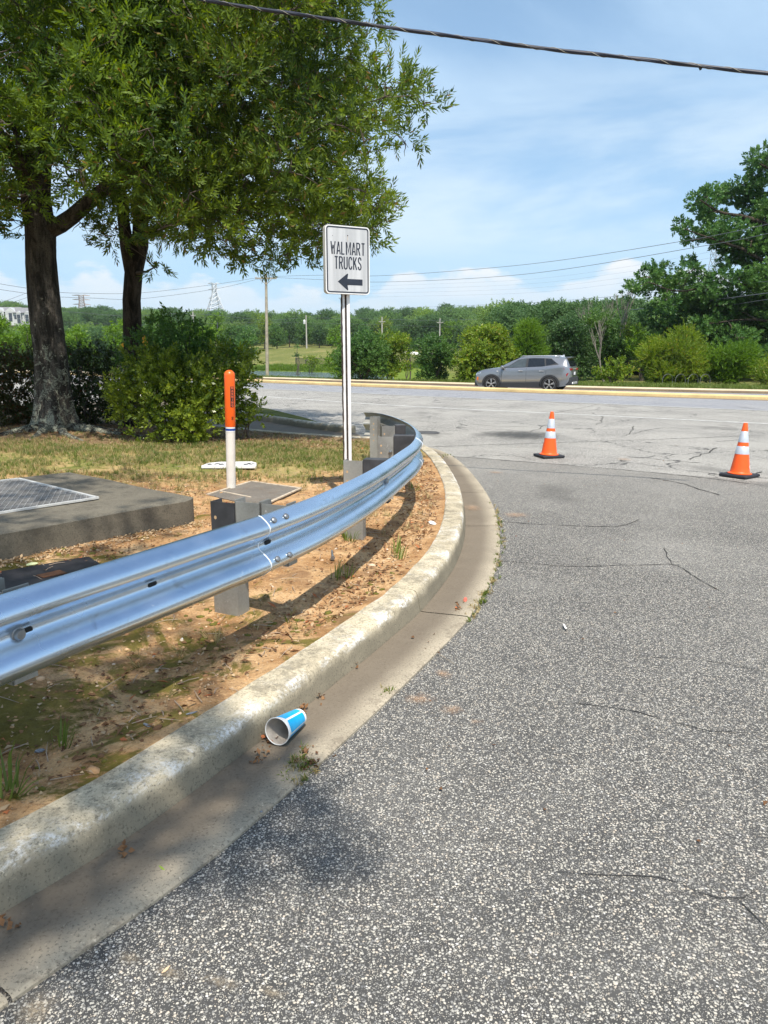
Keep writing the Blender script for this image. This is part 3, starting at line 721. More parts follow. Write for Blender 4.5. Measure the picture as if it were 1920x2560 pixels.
# ================================================================== OBJECTS: GUARDRAIL, SIGN, MARKER, CONES, CUP, SLABS
def galv(name, base, rough, metal, streak=0.3):
    t = NT(name)
    n = t.noise(2.2, 3, 0.5, 0.3, vec=t.mapping(scale=(1, 1, 1)))
    sp = t.vor(95, 'F1', out='Color'); h = t.n.new('ShaderNodeSeparateColor'); t.l.new(sp, h.inputs[0])
    col = t.mix(t.ramp(n, 0.3, 0.72), tuple(c * (1 - streak) for c in base), base)
    col = t.mix(t.math('MULTIPLY', h.outputs[0], 0.06), col, (0.95, 0.97, 1.0))
    scr = t.math('MULTIPLY', t.ramp(t.noise(14, 8, 0.8, 2.0), 0.61, 0.65), t.ramp(t.noise(90, 2), 0.4, 0.5))
    col = t.mix(t.math('MULTIPLY', scr, 0.7), col, (0.92, 0.92, 0.92))
    dirt = t.ramp(t.noise(6, 8, 0.75, 0.8, vec=t.mapping(scale=(1, 1, 2), loc=(4, 4, 1))), 0.56, 0.72)
    col = t.mix(t.math('MULTIPLY', dirt, 0.35), col, (0.20, 0.16, 0.12))
    t.set('Base Color', col); t.set('Metallic', metal)
    t.set('Roughness', t.math('MULTIPLY_ADD', n, 0.16, rough)); t.bump(t.noise(7, 3, 0.6), 0.05, 0.004)
    return t.m
M_rail = galv('galvanised_rail', (0.64, 0.765, 0.91), 0.18, 0.94, 0.14)
M_post = galv('galvanised_post', (0.42, 0.42, 0.39), 0.45, 0.6, 0.4)
M_block = simple('dark_blockout_steel', (0.065, 0.066, 0.072), 0.55, 0.35, 0.25, 8)
M_bolt = simple('bolt_steel', (0.30, 0.31, 0.32), 0.35, 0.8)
M_hole = simple('hole_dark', (0.02, 0.02, 0.02), 0.9)

RAIL = [(-2.4, 0.2), (-1.78, 1.40), (-1.30, 2.39), (-1.05, 2.86), (-0.80, 3.33), (-0.59, 3.73), (-0.36, 4.29), (-0.10, 5.15), (0.13, 6.17), (0.245, 6.75), (0.305, 7.35), (0.315, 7.95), (0.27, 8.60), (0.15, 9.35), (0.0, 9.95), (-0.13, 10.22), (-0.29, 10.30)]
rpath = smooth_path(RAIL, 0.03)
rarc = np.concatenate([[0], np.cumsum(np.linalg.norm(np.diff(rpath, axis=0), axis=1))])
ZC = 0.652      # middle of the beam
# profile of the W-beam: (outwards towards the road, z), the front face
WP = [(0.012, 0.157), (0.028, 0.153), (0.052, 0.136), (0.072, 0.117), (0.082, 0.100), (0.081, 0.084), (0.070, 0.066), (0.050, 0.048), (0.028, 0.032), (0.010, 0.020), (0.004, 0.008), (0.004, -0.008), (0.010, -0.020), (0.028, -0.032), (0.050, -0.048), (0.070, -0.066), (0.081, -0.084), (0.082, -0.100), (0.072, -0.117), (0.052, -0.136), (0.028, -0.153), (0.012, -0.157)]
def rail_piece(a, b, shift=0.0, grow=1.0):
    m = (rarc > a) & (rarc < b); ss = np.concatenate([[a], rarc[m], [b]]); P = np.stack([np.interp(ss, rarc, rpath[:, k]) for k in (0, 1)], 1)
    prof = [(-(u + shift), ZC + z * grow) for u, z in WP]; back = [(-(u - 0.004 + shift), ZC + z * grow * 0.985) for u, z in WP[::-1]]
    V, Fc = sweep(P, prof + back, True); nb_ = len(prof + back); return V, Fc, [1 if (i < (len(P) - 1) * nb_ and 21 <= i % nb_ < nb_ - 1) else 0 for i in range(len(Fc))]
def rail_frame(s_):
    p = np.array([np.interp(s_, rarc, rpath[:, k]) for k in (0, 1)]); q = np.array([np.interp(s_ + 0.02, rarc, rpath[:, k]) for k in (0, 1)])
    t = (q - p) / np.linalg.norm(q - p); return Vector((p[0], p[1], 0)), Vector((t[0], t[1], 0)), Vector((t[1], -t[0], 0))   # point, along, outward (to the road)
def s_near(x, y): return rarc[np.argmin(np.hypot(rpath[:, 0] - x, rpath[:, 1] - y))]
guard = empty('guardrail', (-0.2, 5.0, 0.15), label='galvanised steel corrugated guardrail curving along the kerb on short posts', cat='guardrail')
guard_inv = guard.location.copy()
def gl(name, mb, mat, parent=guard, **k):
    mb.v = [tuple(Vector(v) - guard_inv) for v in mb.v]; return mb.build(name, mat, parent, **k)
sp1, sp2 = s_near(-0.66, 3.62), s_near(0.300, 7.30)
def beam(*a):
    mb = MB(); V, Fc, mi = rail_piece(*a); mb.add(V, Fc); mb.mi = mi; return gl('beam', mb, [M_rail, M_post], smooth=40)
beam(0.0, sp1, 0.0035, 1.0)
beam(sp1 - 0.15, sp2, 0.0, 0.985)
beam(sp2 - 0.16, rarc[-1], 0.0035, 1.0)
for sj in (sp1, sp2 - 0.16):
    mb = MB(); V, Fc, mi = rail_piece(sj - 0.004, sj + 0.003, 0.0048, 1.003); mb.add(V, Fc); gl('splice_edge', mb, simple('bright_zinc_edge', (0.85, 0.87, 0.9), 0.45, 0.2), smooth=40)
def on_rail(s_, z, u):
    p, t, o = rail_frame(s_); return p + o * u + Vector((0, 0, ZC + z)), t, o
def uw(z):   # depth of the profile at a height
    zs = [a[1] for a in WP][::-1]; us = [a[0] for a in WP][::-1]; return float(np.interp(z, zs, us))
def bolt(s_, z, r=0.016, big=False, tilt=0.0):
    c, t, o = on_rail(s_, z, uw(z) + 0.006); nrm = (o + Vector((0, 0, tilt))).normalized(); R = nrm.to_track_quat('Z', 'Y').to_matrix()
    mb = MB()
    if big: mb.lathe([(r * 1.25, -0.004), (r * 1.28, 0.002), (r * 1.0, 0.004), (r, 0.012), (r * 0.8, 0.018), (0.0001, 0.020)], 16, c, rot=R)
    else: mb.lathe([(r, -0.003), (r * 0.95, 0.004), (r * 0.6, 0.009), (0.0001, 0.011)], 12, c, rot=R)
    return gl('bolt', mb, M_bolt, smooth=40)
def slot(s_, z, L=0.045, h=0.018):
    c, t, o = on_rail(s_, z, uw(z) + 0.0048); mb = MB(); pts = []
    for k in range(16):
        a = 2 * PI * k / 16; x = math.cos(a) * h / 2 + (L / 2 - h / 2) * (1 if math.cos(a) > 0 else -1); pts.append(c + t * x + Vector((0, 0, math.sin(a) * h / 2)))
    mb.add(pts + [p - o * 0.0015 for p in pts], [tuple(range(16))] + [(k, 16 + k, 16 + (k + 1) % 16, (k + 1) % 16) for k in range(16)]); return gl('bolt_slot', mb, M_hole)
for ds, z in ((0.06, 0.128), (0.06, -0.075), (0.17, 0.126), (0.17, -0.08)): bolt(sp1 + ds, z, 0.017, tilt=0.9 if z > 0 else 0.5)
slot(sp1 + 0.085, 0.0, 0.05, 0.022)
for ds in (0.03, 0.13):
    for z in (0.128, -0.08): bolt(sp2 - 0.16 + ds, z, 0.016, tilt=0.6)
bolt(s_near(-1.27, 2.43), -0.004, 0.021, True); slot(s_near(-1.27, 2.43) + 0.035, -0.004, 0.05, 0.024)
slot(s_near(-0.975, 3.0), 0.0, 0.05, 0.02)
bolt(s_near(0.0, 5.6), -0.002, 0.022, True)
# rust flecks and scrapes are in the metal's own pattern

# posts: C-section, with a spacer block bolted between post and beam
POSTS = [(-1.98, 1.75, 0), (-1.60, 2.62, 1), (-0.885, 4.10, 1), (-0.235, 5.86, 2), (0.02, 7.58, 2), (0.045, 8.72, 2), (-0.12, 10.02, 3)]
for ip, (px_, py_, kind) in enumerate(POSTS):
    s_ = s_near(px_ + 0.25, py_ - 0.05); p, t, o = rail_frame(s_)
    if kind == 3: o = Vector((0.25, 0.97, 0)).normalized(); t = Vector((0.97, -0.25, 0))
    pos = Vector((px_, py_, 0)); gz = lawn_z(px_, py_) - 0.05; top = 0.775 if kind != 1 else 0.79
    post = MB(); w, dpt, th = 0.155 / 2, 0.105, 0.006
    def pbox(mb, a0, a1, b0, b1, z0, z1):   # along outward o: a ; along t: b
        v = [pos + o * a + t * b + Vector((0, 0, z)) for z in (z0, z1) for b in (b0, b1) for a in (a0, a1)]
        mb.add(v, [(0, 2, 3, 1), (4, 5, 7, 6), (0, 1, 5, 4), (2, 6, 7, 3), (0, 4, 6, 2), (1, 3, 7, 5)])
    pbox(post, -w, w, -dpt / 2, -dpt / 2 + th, gz, top)                  # web
    pbox(post, -w, -w + th, -dpt / 2 + th, dpt / 2, gz, top)             # flanges
    pbox(post, w - th, w, -dpt / 2 + th, dpt / 2, gz, top)
    po = gl('post', post, M_block if (kind == 1) else M_post)  # near posts take the dark steel, which carries the shade of their flange
    if kind == 1:
        po.data.materials.append(M_post)
        for pl in po.data.polygons: pl.material_index = 0
        # paler sleeve added below the beam: the post's sunlit tone put into colour
        ft = MB(); pbox(ft, -w - 0.004, w + 0.004, -dpt / 2 - 0.004, dpt / 2 + 0.004, gz, 0.46); gl('lit_post_foot', ft, M_post)
    if kind in (2, 3):
        bk = MB(); pbox(bk, -w - 0.003, w + 0.003, dpt / 2, dpt / 2 + 0.004, top - 0.002, top)
    hol = MB()
    for k in range(4):
        zc = top - 0.09 - 0.075 * k; c = pos + o * (-w - 0.0015) + Vector((0, 0, zc)); v = [c + t * (0.009 * math.cos(2 * PI * q_ / 10)) + Vector((0, 0, 0.011 * math.sin(2 * PI * q_ / 10))) for q_ in range(10)]
        c2 = pos + t * (-dpt / 2 - 0.0015) + o * (-w + 0.03) + Vector((0, 0, zc)); v2 = [c2 + o * (0.009 * math.cos(2 * PI * q_ / 10)) + Vector((0, 0, 0.011 * math.sin(2 * PI * q_ / 10))) for q_ in range(10)]
        hol.add(v, [tuple(range(10))]); hol.add(v2, [tuple(range(10))])
    hm = simple('sunlit_soil_disc_paint', (0.55, 0.38, 0.22)) if 'sunlit_soil_disc_paint' not in bpy.data.materials else bpy.data.materials['sunlit_soil_disc_paint']  # pale discs laid on the post, coloured as sunlit soil behind it
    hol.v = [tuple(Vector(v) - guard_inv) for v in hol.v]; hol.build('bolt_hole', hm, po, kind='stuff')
    if kind == 3: continue
    gap = (p - pos).dot(o); a0, a1 = w + 0.002, gap - 0.004
    if a1 - a0 > 0.05:
        blk = MB()
        if kind == 1:      # open steel section: two webs with flanges, seen from above as ridges
            for f0 in (0.0, 0.5):
                b0 = a0 + (a1 - a0) * f0; b1 = b0 + (a1 - a0) * 0.5 - 0.006
                pbox(blk, b0, b1, -0.045, -0.039, 0.46, 0.80)
                pbox(blk, b0, b0 + 0.006, -0.045, 0.055, 0.46, 0.81); pbox(blk, b1 - 0.006, b1, -0.045, 0.055, 0.46, 0.81)
            bo = gl('spacer_block', blk, M_post)
        else:
            pbox(blk, a0, a1, -0.05, 0.05, 0.44, 0.79); bo = gl('spacer_block', blk, M_block, bevel=0.006)
        nb = MB(); R = (-t).to_track_quat('Z', 'Y').to_matrix(); nb.lathe([(0.02, 0), (0.02, 0.012), (0.012, 0.014), (0.01, 0.035), (0.0001, 0.036)], 8, pos + o * (w - 0.03) - t * (dpt / 2) + Vector((0, 0, 0.62)), rot=R); gl('bolt', nb, M_bolt)

# --- marker post with the orange cap
M_orange = simple('orange_plastic', (0.90, 0.13, 0.012), 0.35, 0, 0.04, 6)
M_offwhite = simple('off_white_pvc', (0.72, 0.68, 0.62), 0.5, 0, 0.06, 12)
M_white = simple('white_plastic', (0.80, 0.80, 0.79), 0.5, 0, 0.03)
M_blue = simple('blue_band', (0.012, 0.06, 0.30), 0.5)
M_blk = simple('black_print', (0.018, 0.018, 0.022), 0.5)
M_red = simple('red_print', (0.70, 0.10, 0.05), 0.5)
def text_mesh(name, s, size, mat, parent, loc, rot, sx=1.0, bold=0.0, align='CENTER', ext=0.0006, spacing=1.0):
    cu = bpy.data.curves.new(name, 'FONT'); cu.body = s; cu.size = size; cu.align_x = align; cu.align_y = 'CENTER'; cu.offset = bold; cu.extrude = ext; cu.space_character = spacing; cu.resolution_u = 4
    tmp = bpy.data.objects.new(name, cu); C.objects.link(tmp); bpy.context.view_layer.update()
    dg = bpy.context.evaluated_depsgraph_get(); me = bpy.data.meshes.new_from_object(tmp.evaluated_get(dg)); C.objects.unlink(tmp); bpy.data.objects.remove(tmp)
    for v in me.vertices: v.co.x *= sx
    me.materials.clear(); me.materials.append(mat); o = link(name, me, parent); o.location = loc; o.rotation_euler = rot; return o
mx, my = G(578, 1220, 0.17).x, G(578, 1220, 0.17).y
mk = empty('marker_post', (mx, my, lawn_z(mx, my)), label='white utility marker post with an orange domed cap and red WARNING strip', cat='marker post')
mk.rotation_euler = (0.0, 0.028, 0)
mb = MB(); mb.lathe([(0.049, -0.1), (0.050, 0.66)], 28); mb.build('pipe', M_offwhite, mk, smooth=50)
mb = MB(); mb.lathe([(0.0512, 0.625), (0.0516, 0.682), (0.0500, 0.683)], 28, cap=False); mb.build('white_collar', M_white, mk, smooth=50)
mb = MB(); mb.lathe([(0.0524, 0.637), (0.0524, 0.660)], 28, cap=False); mb.build('blue_band', M_blue, mk, smooth=50)
mb = MB(); mb.lathe([(0.052, 0.676), (0.0545, 0.682), (0.0565, 1.22)] + [(0.0565 * math.cos(a), 1.22 + 0.055 * math.sin(a)) for a in np.linspace(0.15, PI / 2 - 0.001, 8)], 32, cap=False); capo = mb.build('orange_cap', M_orange, mk, smooth=60)
def curved_label(a0, a1, z0, z1, r, name, mat):
    mb = MB(); n = 6; V = [(r * math.sin(a0 + (a1 - a0) * i / n), -r * math.cos(a0 + (a1 - a0) * i / n), z) for z in (z0, z1) for i in range(n + 1)]
    mb.add(V, [(i, i + 1, n + 2 + i, n + 1 + i) for i in range(n)]); return mb.build(name, mat, capo)
curved_label(0.30, 1.02, 0.888, 1.105, 0.0570, 'warning_label', M_blk)
for k, ch in enumerate('WARNING'):
    a = 0.66; z = 1.088 - 0.0305 * k; text_mesh('letter', ch, 0.034, simple('red_letter', (0.85, 0.16, 0.06), 0.5) if 'red_letter' not in bpy.data.materials else bpy.data.materials['red_letter'], capo, (0.0578 * math.sin(a), -0.0578 * math.cos(a), z), (PI / 2, 0, a), 0.85, 0.0008)
for k, wd in enumerate((0.5, 0.7, 0.4, 0.6)):
    curved_label(0.62 - wd * 0.3, 0.62 + wd * 0.4, 0.783 - 0.009 * k, 0.787 - 0.009 * k, 0.0572, 'small_print', M_blk)
    curved_label(-1.5, -1.28, 1.12 - 0.06 * k, 1.145 - 0.06 * k, 0.0572, 'small_print', M_blk)
curved_label(-1.5, -1.3, 0.72, 0.92, 0.0572, 'small_print', M_blk)

# --- sign on its channel post
M_signw = NT('aged_white_sign_face')
_n = M_signw.noise(1.0, 4, 0.5, vec=M_signw.mapping(scale=(14, 1, 1.2))); M_signw.set('Base Color', M_signw.mix(M_signw.ramp(_n, 0.35, 0.7), (0.46, 0.47, 0.485), (0.60, 0.61, 0.625))); M_signw.set('Roughness', 0.4); M_signw = M_signw.m
M_signside = simple('weathered_beige_edge', (0.55, 0.53, 0.46), 0.5, 0, 0.15, 8)
M_navy = simple('dark_navy_print', (0.022, 0.028, 0.045), 0.45)
M_rust_shade = simple('dark_rust_and_shade', (0.045, 0.032, 0.026), 0.85, 0, 0.5, 30, bump=0.4)  # one dark colour for real rust and for the channel's painted shade
M_postw = simple('white_painted_steel', (0.82, 0.82, 0.82), 0.5, 0, 0.06, 15)
syy = 7.42
sbase = D(870, 1150, syy); stop = D(862, 660, syy)
sgn = empty('road_sign', (sbase.x, syy, lawn_z(sbase.x, syy) - 0.02), label='white box sign with left arrow above guardrail, on a white channel post, its shade put in as dark strips', cat='sign')
SY = math.radians(27)
gz = sgn.location.z
stz = D(862, 737, syy).z - gz; sth = 0.615; sw = 0.457
lean = (stop.x - sbase.x) / (stop.z - sbase.z)
mb = MB()
H_ = stz + 0.3
def lx(z): return lean * 0.5 * (z)
def chan(mb, x0, x1, y0, y1, z0=-0.2, z1=None):
    z1 = z1 or H_
    v = [(x + lx(z), y, z) for z in (z0, z1) for y in (y0, y1) for x in (x0, x1)]
    mb.add(v, [(0, 2, 3, 1), (4, 5, 7, 6), (0, 1, 5, 4), (2, 6, 7, 3), (0, 4, 6, 2), (1, 3, 7, 5)])
chan(mb, -0.036, 0.036, 0.012, 0.018)
chan(mb, -0.039, -0.033, -0.022, 0.0115); chan(mb, 0.033, 0.039, -0.022, 0.0115)
po = mb.build('channel_post', M_postw, sgn)
mb = MB(); chan(mb, -0.034, -0.010, -0.026, -0.0225); chan(mb, 0.010, 0.0385, -0.026, -0.0225); mb.build('post_flange', M_postw, sgn)
mb = MB(); n = 60; vl = []
for i in range(n + 1):
    z = -0.2 + (H_ + 0.18) * i / n; vl += [(-0.0095 + random.uniform(-0.002, 0.003) + lx(z), -0.020, z), (0.0125 + random.uniform(-0.004, 0.004) + 0.004 * math.sin(i * 0.5) + lx(z), -0.020, z)]
mb.add(vl, [(2 * i, 2 * i + 1, 2 * i + 3, 2 * i + 2) for i in range(n)])
vl = []
for i in range(n + 1):
    z = -0.2 + (H_ + 0.18) * i / n; vl += [(-0.0455 + random.uniform(-0.004, 0.002) + lx(z), -0.0265, z), (-0.031 + random.uniform(-0.003, 0.003) + lx(z), -0.0265, z)]
mb.add(vl, [(2 * i, 2 * i + 1, 2 * i + 3, 2 * i + 2) for i in range(n)])
mb.build('shaded_inside', M_rust_shade, sgn)  # dark strips stand in for shade inside the channel and on its left edge
def rrect(w, h, r, n=6):
    out = []
    for cx_, cy_, a0 in ((w / 2 - r, h / 2 - r, 0), (-w / 2 + r, h / 2 - r, PI / 2), (-w / 2 + r, -h / 2 + r, PI), (w / 2 - r, -h / 2 + r, 1.5 * PI)):
        for k in range(n + 1): a = a0 + PI / 2 * k / n; out.append((cx_ + r * math.cos(a), cy_ + r * math.sin(a)))
    return out
boxc = MB(); ol = rrect(sw, sth, 0.035); boxc.prism(ol, 0, 0.055)
bo = boxc.build('sign_box', M_signside, sgn, smooth=30)
bo.location = (lx(stz) + 0.002, -0.028, stz + sth / 2); bo.rotation_euler = (PI / 2, 0, -SY * -1); bo.rotation_euler = (PI / 2, 0, SY)
mb = MB(); mb.prism(rrect(sw - 0.002, sth - 0.002, 0.034), 0.0552, 0.0572); face = mb.build('sign_face', M_signw, bo)
def ring(w, h, r, t_, z, name, mat):
    a, b = rrect(w, h, r), rrect(w - 2 * t_, h - 2 * t_, max(0.005, r - t_)); n = len(a); mb = MB(); mb.add([(x, y, z) for x, y in a] + [(x, y, z) for x, y in b], [(i, (i + 1) % n, n + (i + 1) % n, n + i) for i in range(n)]); return mb.build(name, mat, bo)
ring(sw, sth, 0.035, 0.009, 0.0578, 'pale_border', M_postw)
ring(sw - 0.022, sth - 0.022, 0.028, 0.012, 0.0582, 'black_border', M_navy)
GLY = {'W': [[(0, 1), (.16, 0), (.32, .72), (.48, 0), (.64, 1)]], 'A': [[(0, 0), (.25, 1), (.5, 0)], [(.09, .28), (.41, .28)]], 'L': [[(0, 1), (0, 0.04), (.42, 0.04)]],
 'M': [[(0, 0), (0, 1), (.31, .2), (.62, 1), (.62, 0)]], 'R': [[(0, 0), (0, .96), (.28, .96), (.42, .90), (.46, .74), (.42, .58), (.28, .52), (0.05, .52)], [(.24, .5), (.48, 0)]], 'T': [[(0, .96), (.5, .96)], [(.25, .93), (.25, 0)]],
 'U': [[(0, 1), (0, .2), (.06, .08), (.23, .02), (.40, .08), (.46, .2), (.46, 1)]], 'C': [[(.45, .74), (.42, .88), (.34, .95), (.23, .97), (.1, .92), (.02, .78), (0, .6), (0, .4), (.02, .22), (.1, .08), (.23, .03), (.34, .05), (.42, .12), (.45, .26)]],
 'K': [[(0, 0), (0, 1)], [(.46, 1), (.02, .4)], [(.17, .56), (.48, 0)]], 'S': [[(.43, .76), (.40, .88), (.32, .96), (.22, .98), (.09, .93), (.02, .80), (.04, .66), (.14, .57), (.32, .46), (.42, .35), (.44, .2), (.37, .07), (.22, .02), (.1, .05), (.03, .13), (.0, .26)]]}
def sign_word(word, width, height, y0, th):
    tot = sum(.64 if c in 'WM' else .48 for c in word) + 0.27 * (len(word) - 1); sx_ = width / tot; x = -width / 2 + 0.002
    for c in word:
        mb = MB()
        for si, st in enumerate(GLY[c]):
            P = [np.array([x + a * sx_, y0 + b * height]) for a, b in st]; L, Rr = [], []
            for k, p in enumerate(P):
                d0 = P[k] - P[k - 1] if k else P[1] - P[0]; d1 = P[k + 1] - P[k] if k < len(P) - 1 else d0
                d0 = d0 / np.linalg.norm(d0); d1 = d1 / np.linalg.norm(d1); n0 = np.array([-d0[1], d0[0]]); n1 = np.array([-d1[1], d1[0]]); m_ = n0 + n1
                nl = np.linalg.norm(m_); m_ = n0 if nl < 0.3 else m_ / nl; k_ = 1 / max(0.45, float(m_ @ n0)); L.append(p + m_ * th / 2 * k_); Rr.append(p - m_ * th / 2 * k_)
            z = 0.0577 + 0.0003 * si; n = len(P); mb.add([(*q, z) for q in L] + [(*q, z) for q in Rr], [(k, n + k, n + k + 1, k + 1) for k in range(n - 1)])
        mb.build('letter', M_navy, bo); x += ((.64 if c in 'WM' else .48) + 0.27) * sx_
sign_word('WALMART', 0.345, 0.114, 0.049, 0.0125)
sign_word('TRUCKS', 0.275, 0.114, -0.082, 0.0125)
mb = MB(); ar = [(-0.106, -0.196), (-0.008, -0.120), (0.002, -0.122), (-0.006, -0.168), (0.152, -0.168), (0.152, -0.224), (-0.006, -0.224), (0.002, -0.270), (-0.008, -0.272)]
mb.prism(ar, 0.0575, 0.0582); mb.build('arrow', M_navy, bo)
for x, y, r in ((0.0, 0.222, 0.0055), (-0.155, 0.212, 0.003), (0.148, -0.2, 0.004), (0.0, -0.222, 0.005)):
    mb = MB(); mb.lathe([(r, 0.0573), (r, 0.0586)], 10, (x, y, 0)); mb.build('rivet', M_rust_shade, bo)
mb = MB(); mb.add([(-0.003, 0.214, 0.0583), (0.003, 0.214, 0.0583), (0.0015, 0.172, 0.0583), (-0.002, 0.176, 0.0583)], [(0, 1, 2, 3)]); mb.build('rust_run', simple('rust_run', (0.52, 0.44, 0.36), 0.7), bo)

# --- cones
M_cone = simple('cone_orange', (0.95, 0.115, 0.012), 0.42, 0, 0.04, 5)
M_refl = simple('silver_reflective_band', (0.50, 0.54, 0.60), 0.35, 0.15, 0.06, 30)
M_rub = simple('black_rubber', (0.022, 0.023, 0.03), 0.75, 0, 0.2, 20)
def cone(x, y, rz, label, tilt=0.02):
    c = empty('traffic_cone', (x, y, 0.006), rz, label=label, cat='traffic cone', group='orange traffic cones closing the lane')
    mb = MB(); mb.box((0, 0, 0.02), (0.37, 0.37, 0.038)); mb.build('base', M_rub, c, bevel=0.012, smooth=40)
    def r(z): return 0.125 + (0.026 - 0.125) * (z - 0.04) / 0.67
    mb = MB(); mb.lathe([(0.150, 0.0395), (0.150, 0.048), (0.127, 0.056)] + [(r(z), z) for z in np.linspace(0.07, 0.695, 12)] + [(0.024, 0.708), (0.016, 0.711), (0.015, 0.69)], 36, cap=False); b = mb.build('cone_body', M_cone, c, smooth=50)
    for z0, z1 in ((0.30, 0.405), (0.455, 0.60)):
        mb = MB(); mb.lathe([(r(z0) + 0.0005, z0), (r(z0) + 0.0018, z0 + 0.001), (r(z1) + 0.0018, z1 - 0.001), (r(z1) + 0.0005, z1)], 36, cap=False); mb.build('reflective_band', M_refl, c, smooth=60)
    b.rotation_euler = (0, tilt, 0)
    for ch in c.children:
        if ch.name.startswith('reflective'): ch.rotation_euler = (0, tilt, 0)
    return c, r
p1 = G(1372, 1143); p2_ = G(1848, 1192)
cone(p1.x, p1.y, 0.25, 'orange cone with two silver bands, the farther one, nearest the dark oil stain', 0.03)
c2, rf = cone(p2_.x, p2_.y, 0.62, 'orange cone with two silver bands, the nearer one, small white mark low on its side', 0.035)
text_mesh('white_mark', 'CC', 0.05, M_white, c2, (0.118 * math.sin(0.2), -0.121 * math.cos(0.2), 0.135), (PI / 2 - 0.15, 0, 0.2 - 0.0), 0.7)

# --- paper cup
cupd = NT('blue_cup_print')
M_cupw = simple('white_paper_cup', (0.82, 0.82, 0.80), 0.45, 0, 0.03)
M_cupb = simple('cyan_cup_print', (0.0, 0.40, 0.78), 0.35, 0, 0.10, 25)
M_cupi = simple('stained_cup_inside', (0.55, 0.50, 0.44), 0.6, 0, 0.2, 20)
bpy.data.materials.remove(cupd.m)
cp = G(744, 1818, 0.02)
cup = empty('paper_cup', (cp.x + 0.0, cp.y + 0.015, 0.016 + 0.049), label='blue and white paper cup lying on its side in the gutter', cat='cup', rz=0)
cup.rotation_euler = (PI / 2 * 1.03, 0, math.radians(180 - 32) + PI)
cup.rotation_euler = Euler((PI / 2 - 0.11, 0, math.radians(-24)), 'XYZ'); cup.scale = (1.18,) * 3; cup.location.z = 0.0605; cup.location.x += 0.006
# in the cup's own frame -z runs from the mouth to the base, so +z of the lathe = mouth
R0, R1, HC = 0.047, 0.031, 0.150
def rc(z): return R1 + (R0 - R1) * z / HC
FL = Matrix.Rotation(0, 3, 'X')
mb = MB(); mb.lathe([(0.0001, 0.006), (R1 - 0.002, 0.006), (R1 - 0.001, 0.0), (R1, 0.0)] + [(rc(z), z) for z in np.linspace(0.002, HC, 10)] + [(R0 + 0.0022, HC - 0.003), (R0 + 0.0028, HC), (R0 + 0.0015, HC + 0.0025), (R0 - 0.0006, HC + 0.001)], 40, cap=False); mb.build('cup_wall', M_cupw, cup, smooth=50)
mb = MB(); mb.lathe([(R0 - 0.0006, HC + 0.001)] + [(rc(z) - 0.0009, z) for z in np.linspace(HC - 0.002, 0.008, 8)] + [(0.0001, 0.0075)], 40, cap=False); mb.build('cup_inside', M_cupi, cup, smooth=50)
for a0, a1 in ((-2.2, -0.28), (-0.10, 0.95), (1.15, 2.3), (2.5, 3.9)):
    mb = MB(); n = 14; zz = np.linspace(0.014, HC - 0.022, 6); V = [((rc(z) + 0.0006) * math.cos(a0 + (a1 - a0) * i / n), (rc(z) + 0.0006) * math.sin(a0 + (a1 - a0) * i / n), z + (0.006 * math.sin(PI * i / n) if j == 5 else 0)) for j, z in enumerate(zz) for i in range(n + 1)]
    mb.add(V, [(j * (n + 1) + i, j * (n + 1) + i + 1, (j + 1) * (n + 1) + i + 1, (j + 1) * (n + 1) + i) for j in range(5) for i in range(n)]); mb.build('blue_panel', M_cupb, cup, smooth=True)

# --- drain box slab with grate
u_, v_ = Vector((-0.652, -0.758, 0)), Vector((-0.758, 0.652, 0))
R_ = Vector((-1.60, 6.34, 0))
def sl(a, b, z): return R_ + u_ * a + v_ * b + Vector((0, 0, z))
slab = empty('drain_slab', (R_.x - 2, R_.y, 0.1), label='raised dark concrete drain box with steel mesh grate set in its top', cat='drain cover')
so = Vector(slab.location)
bm = bmesh.new(); res = bmesh.ops.create_grid(bm, x_segments=60, y_segments=36, size=0.5)
for v in bm.verts:
    a, b = (v.co.x + 0.5) * 4.4, (v.co.y + 0.5) * 2.35
    # rounded corner at the front right
    cr_ = 0.16
    if a < cr_ and b < cr_:
        dx, dy = cr_ - a, cr_ - b; L_ = math.hypot(dx, dy); m_ = max(dx, dy)
        if L_ > 0: a, b = cr_ - dx * m_ / L_, cr_ - dy * m_ / L_
    e = min(a, b, 2.35 - b)
    p = sl(a, b, 0.372 - 0.012 * max(0, 1 - e / 0.05) ** 2 + 0.004 * math.sin(a * 3 + b * 5)); v.co = p - so
geom = bmesh.ops.extrude_edge_only(bm, edges=[e for e in bm.edges if e.is_boundary])
for v in [g for g in geom['geom'] if isinstance(g, bmesh.types.BMVert)]: v.co.z = 0.02 - so.z
me = bpy.data.meshes.new('slab'); bm.to_mesh(me); bm.free(); me.materials.append(M_slab); so_o = link('slab', me, slab); me.polygons.foreach_set('use_smooth', [True] * len(me.polygons)); me.set_sharp_from_angle(angle=0.9)
M_steel = simple('weathered_steel_mesh', (0.42, 0.41, 0.40), 0.5, 0.35, 0.2, 12)
ga0, ga1, gb0, gb1 = 0.62, 2.55, 0.62, 2.16
mb = MB(); mb.add([tuple(sl(a, b, 0.3785) - so) for a, b in ((ga0, gb0), (ga1, gb0), (ga1, gb1), (ga0, gb1))], [(0, 1, 2, 3)]); mb.build('pit_shade_sheet', simple('pit_shade_black', (0.04, 0.042, 0.04), 0.9), slab)  # dark sheet on the solid slab, painted as the shade of a pit
gr = MB()
def bar(a0, b0, a1, b1, w=0.02, h=0.014, z=0.386):
    p, q = sl(a0, b0, z), sl(a1, b1, z); d = (q - p); L_ = d.length; R = d.to_track_quat('X', 'Z').to_matrix(); gr.box((p + q) / 2 - so, (L_, w, h), R)
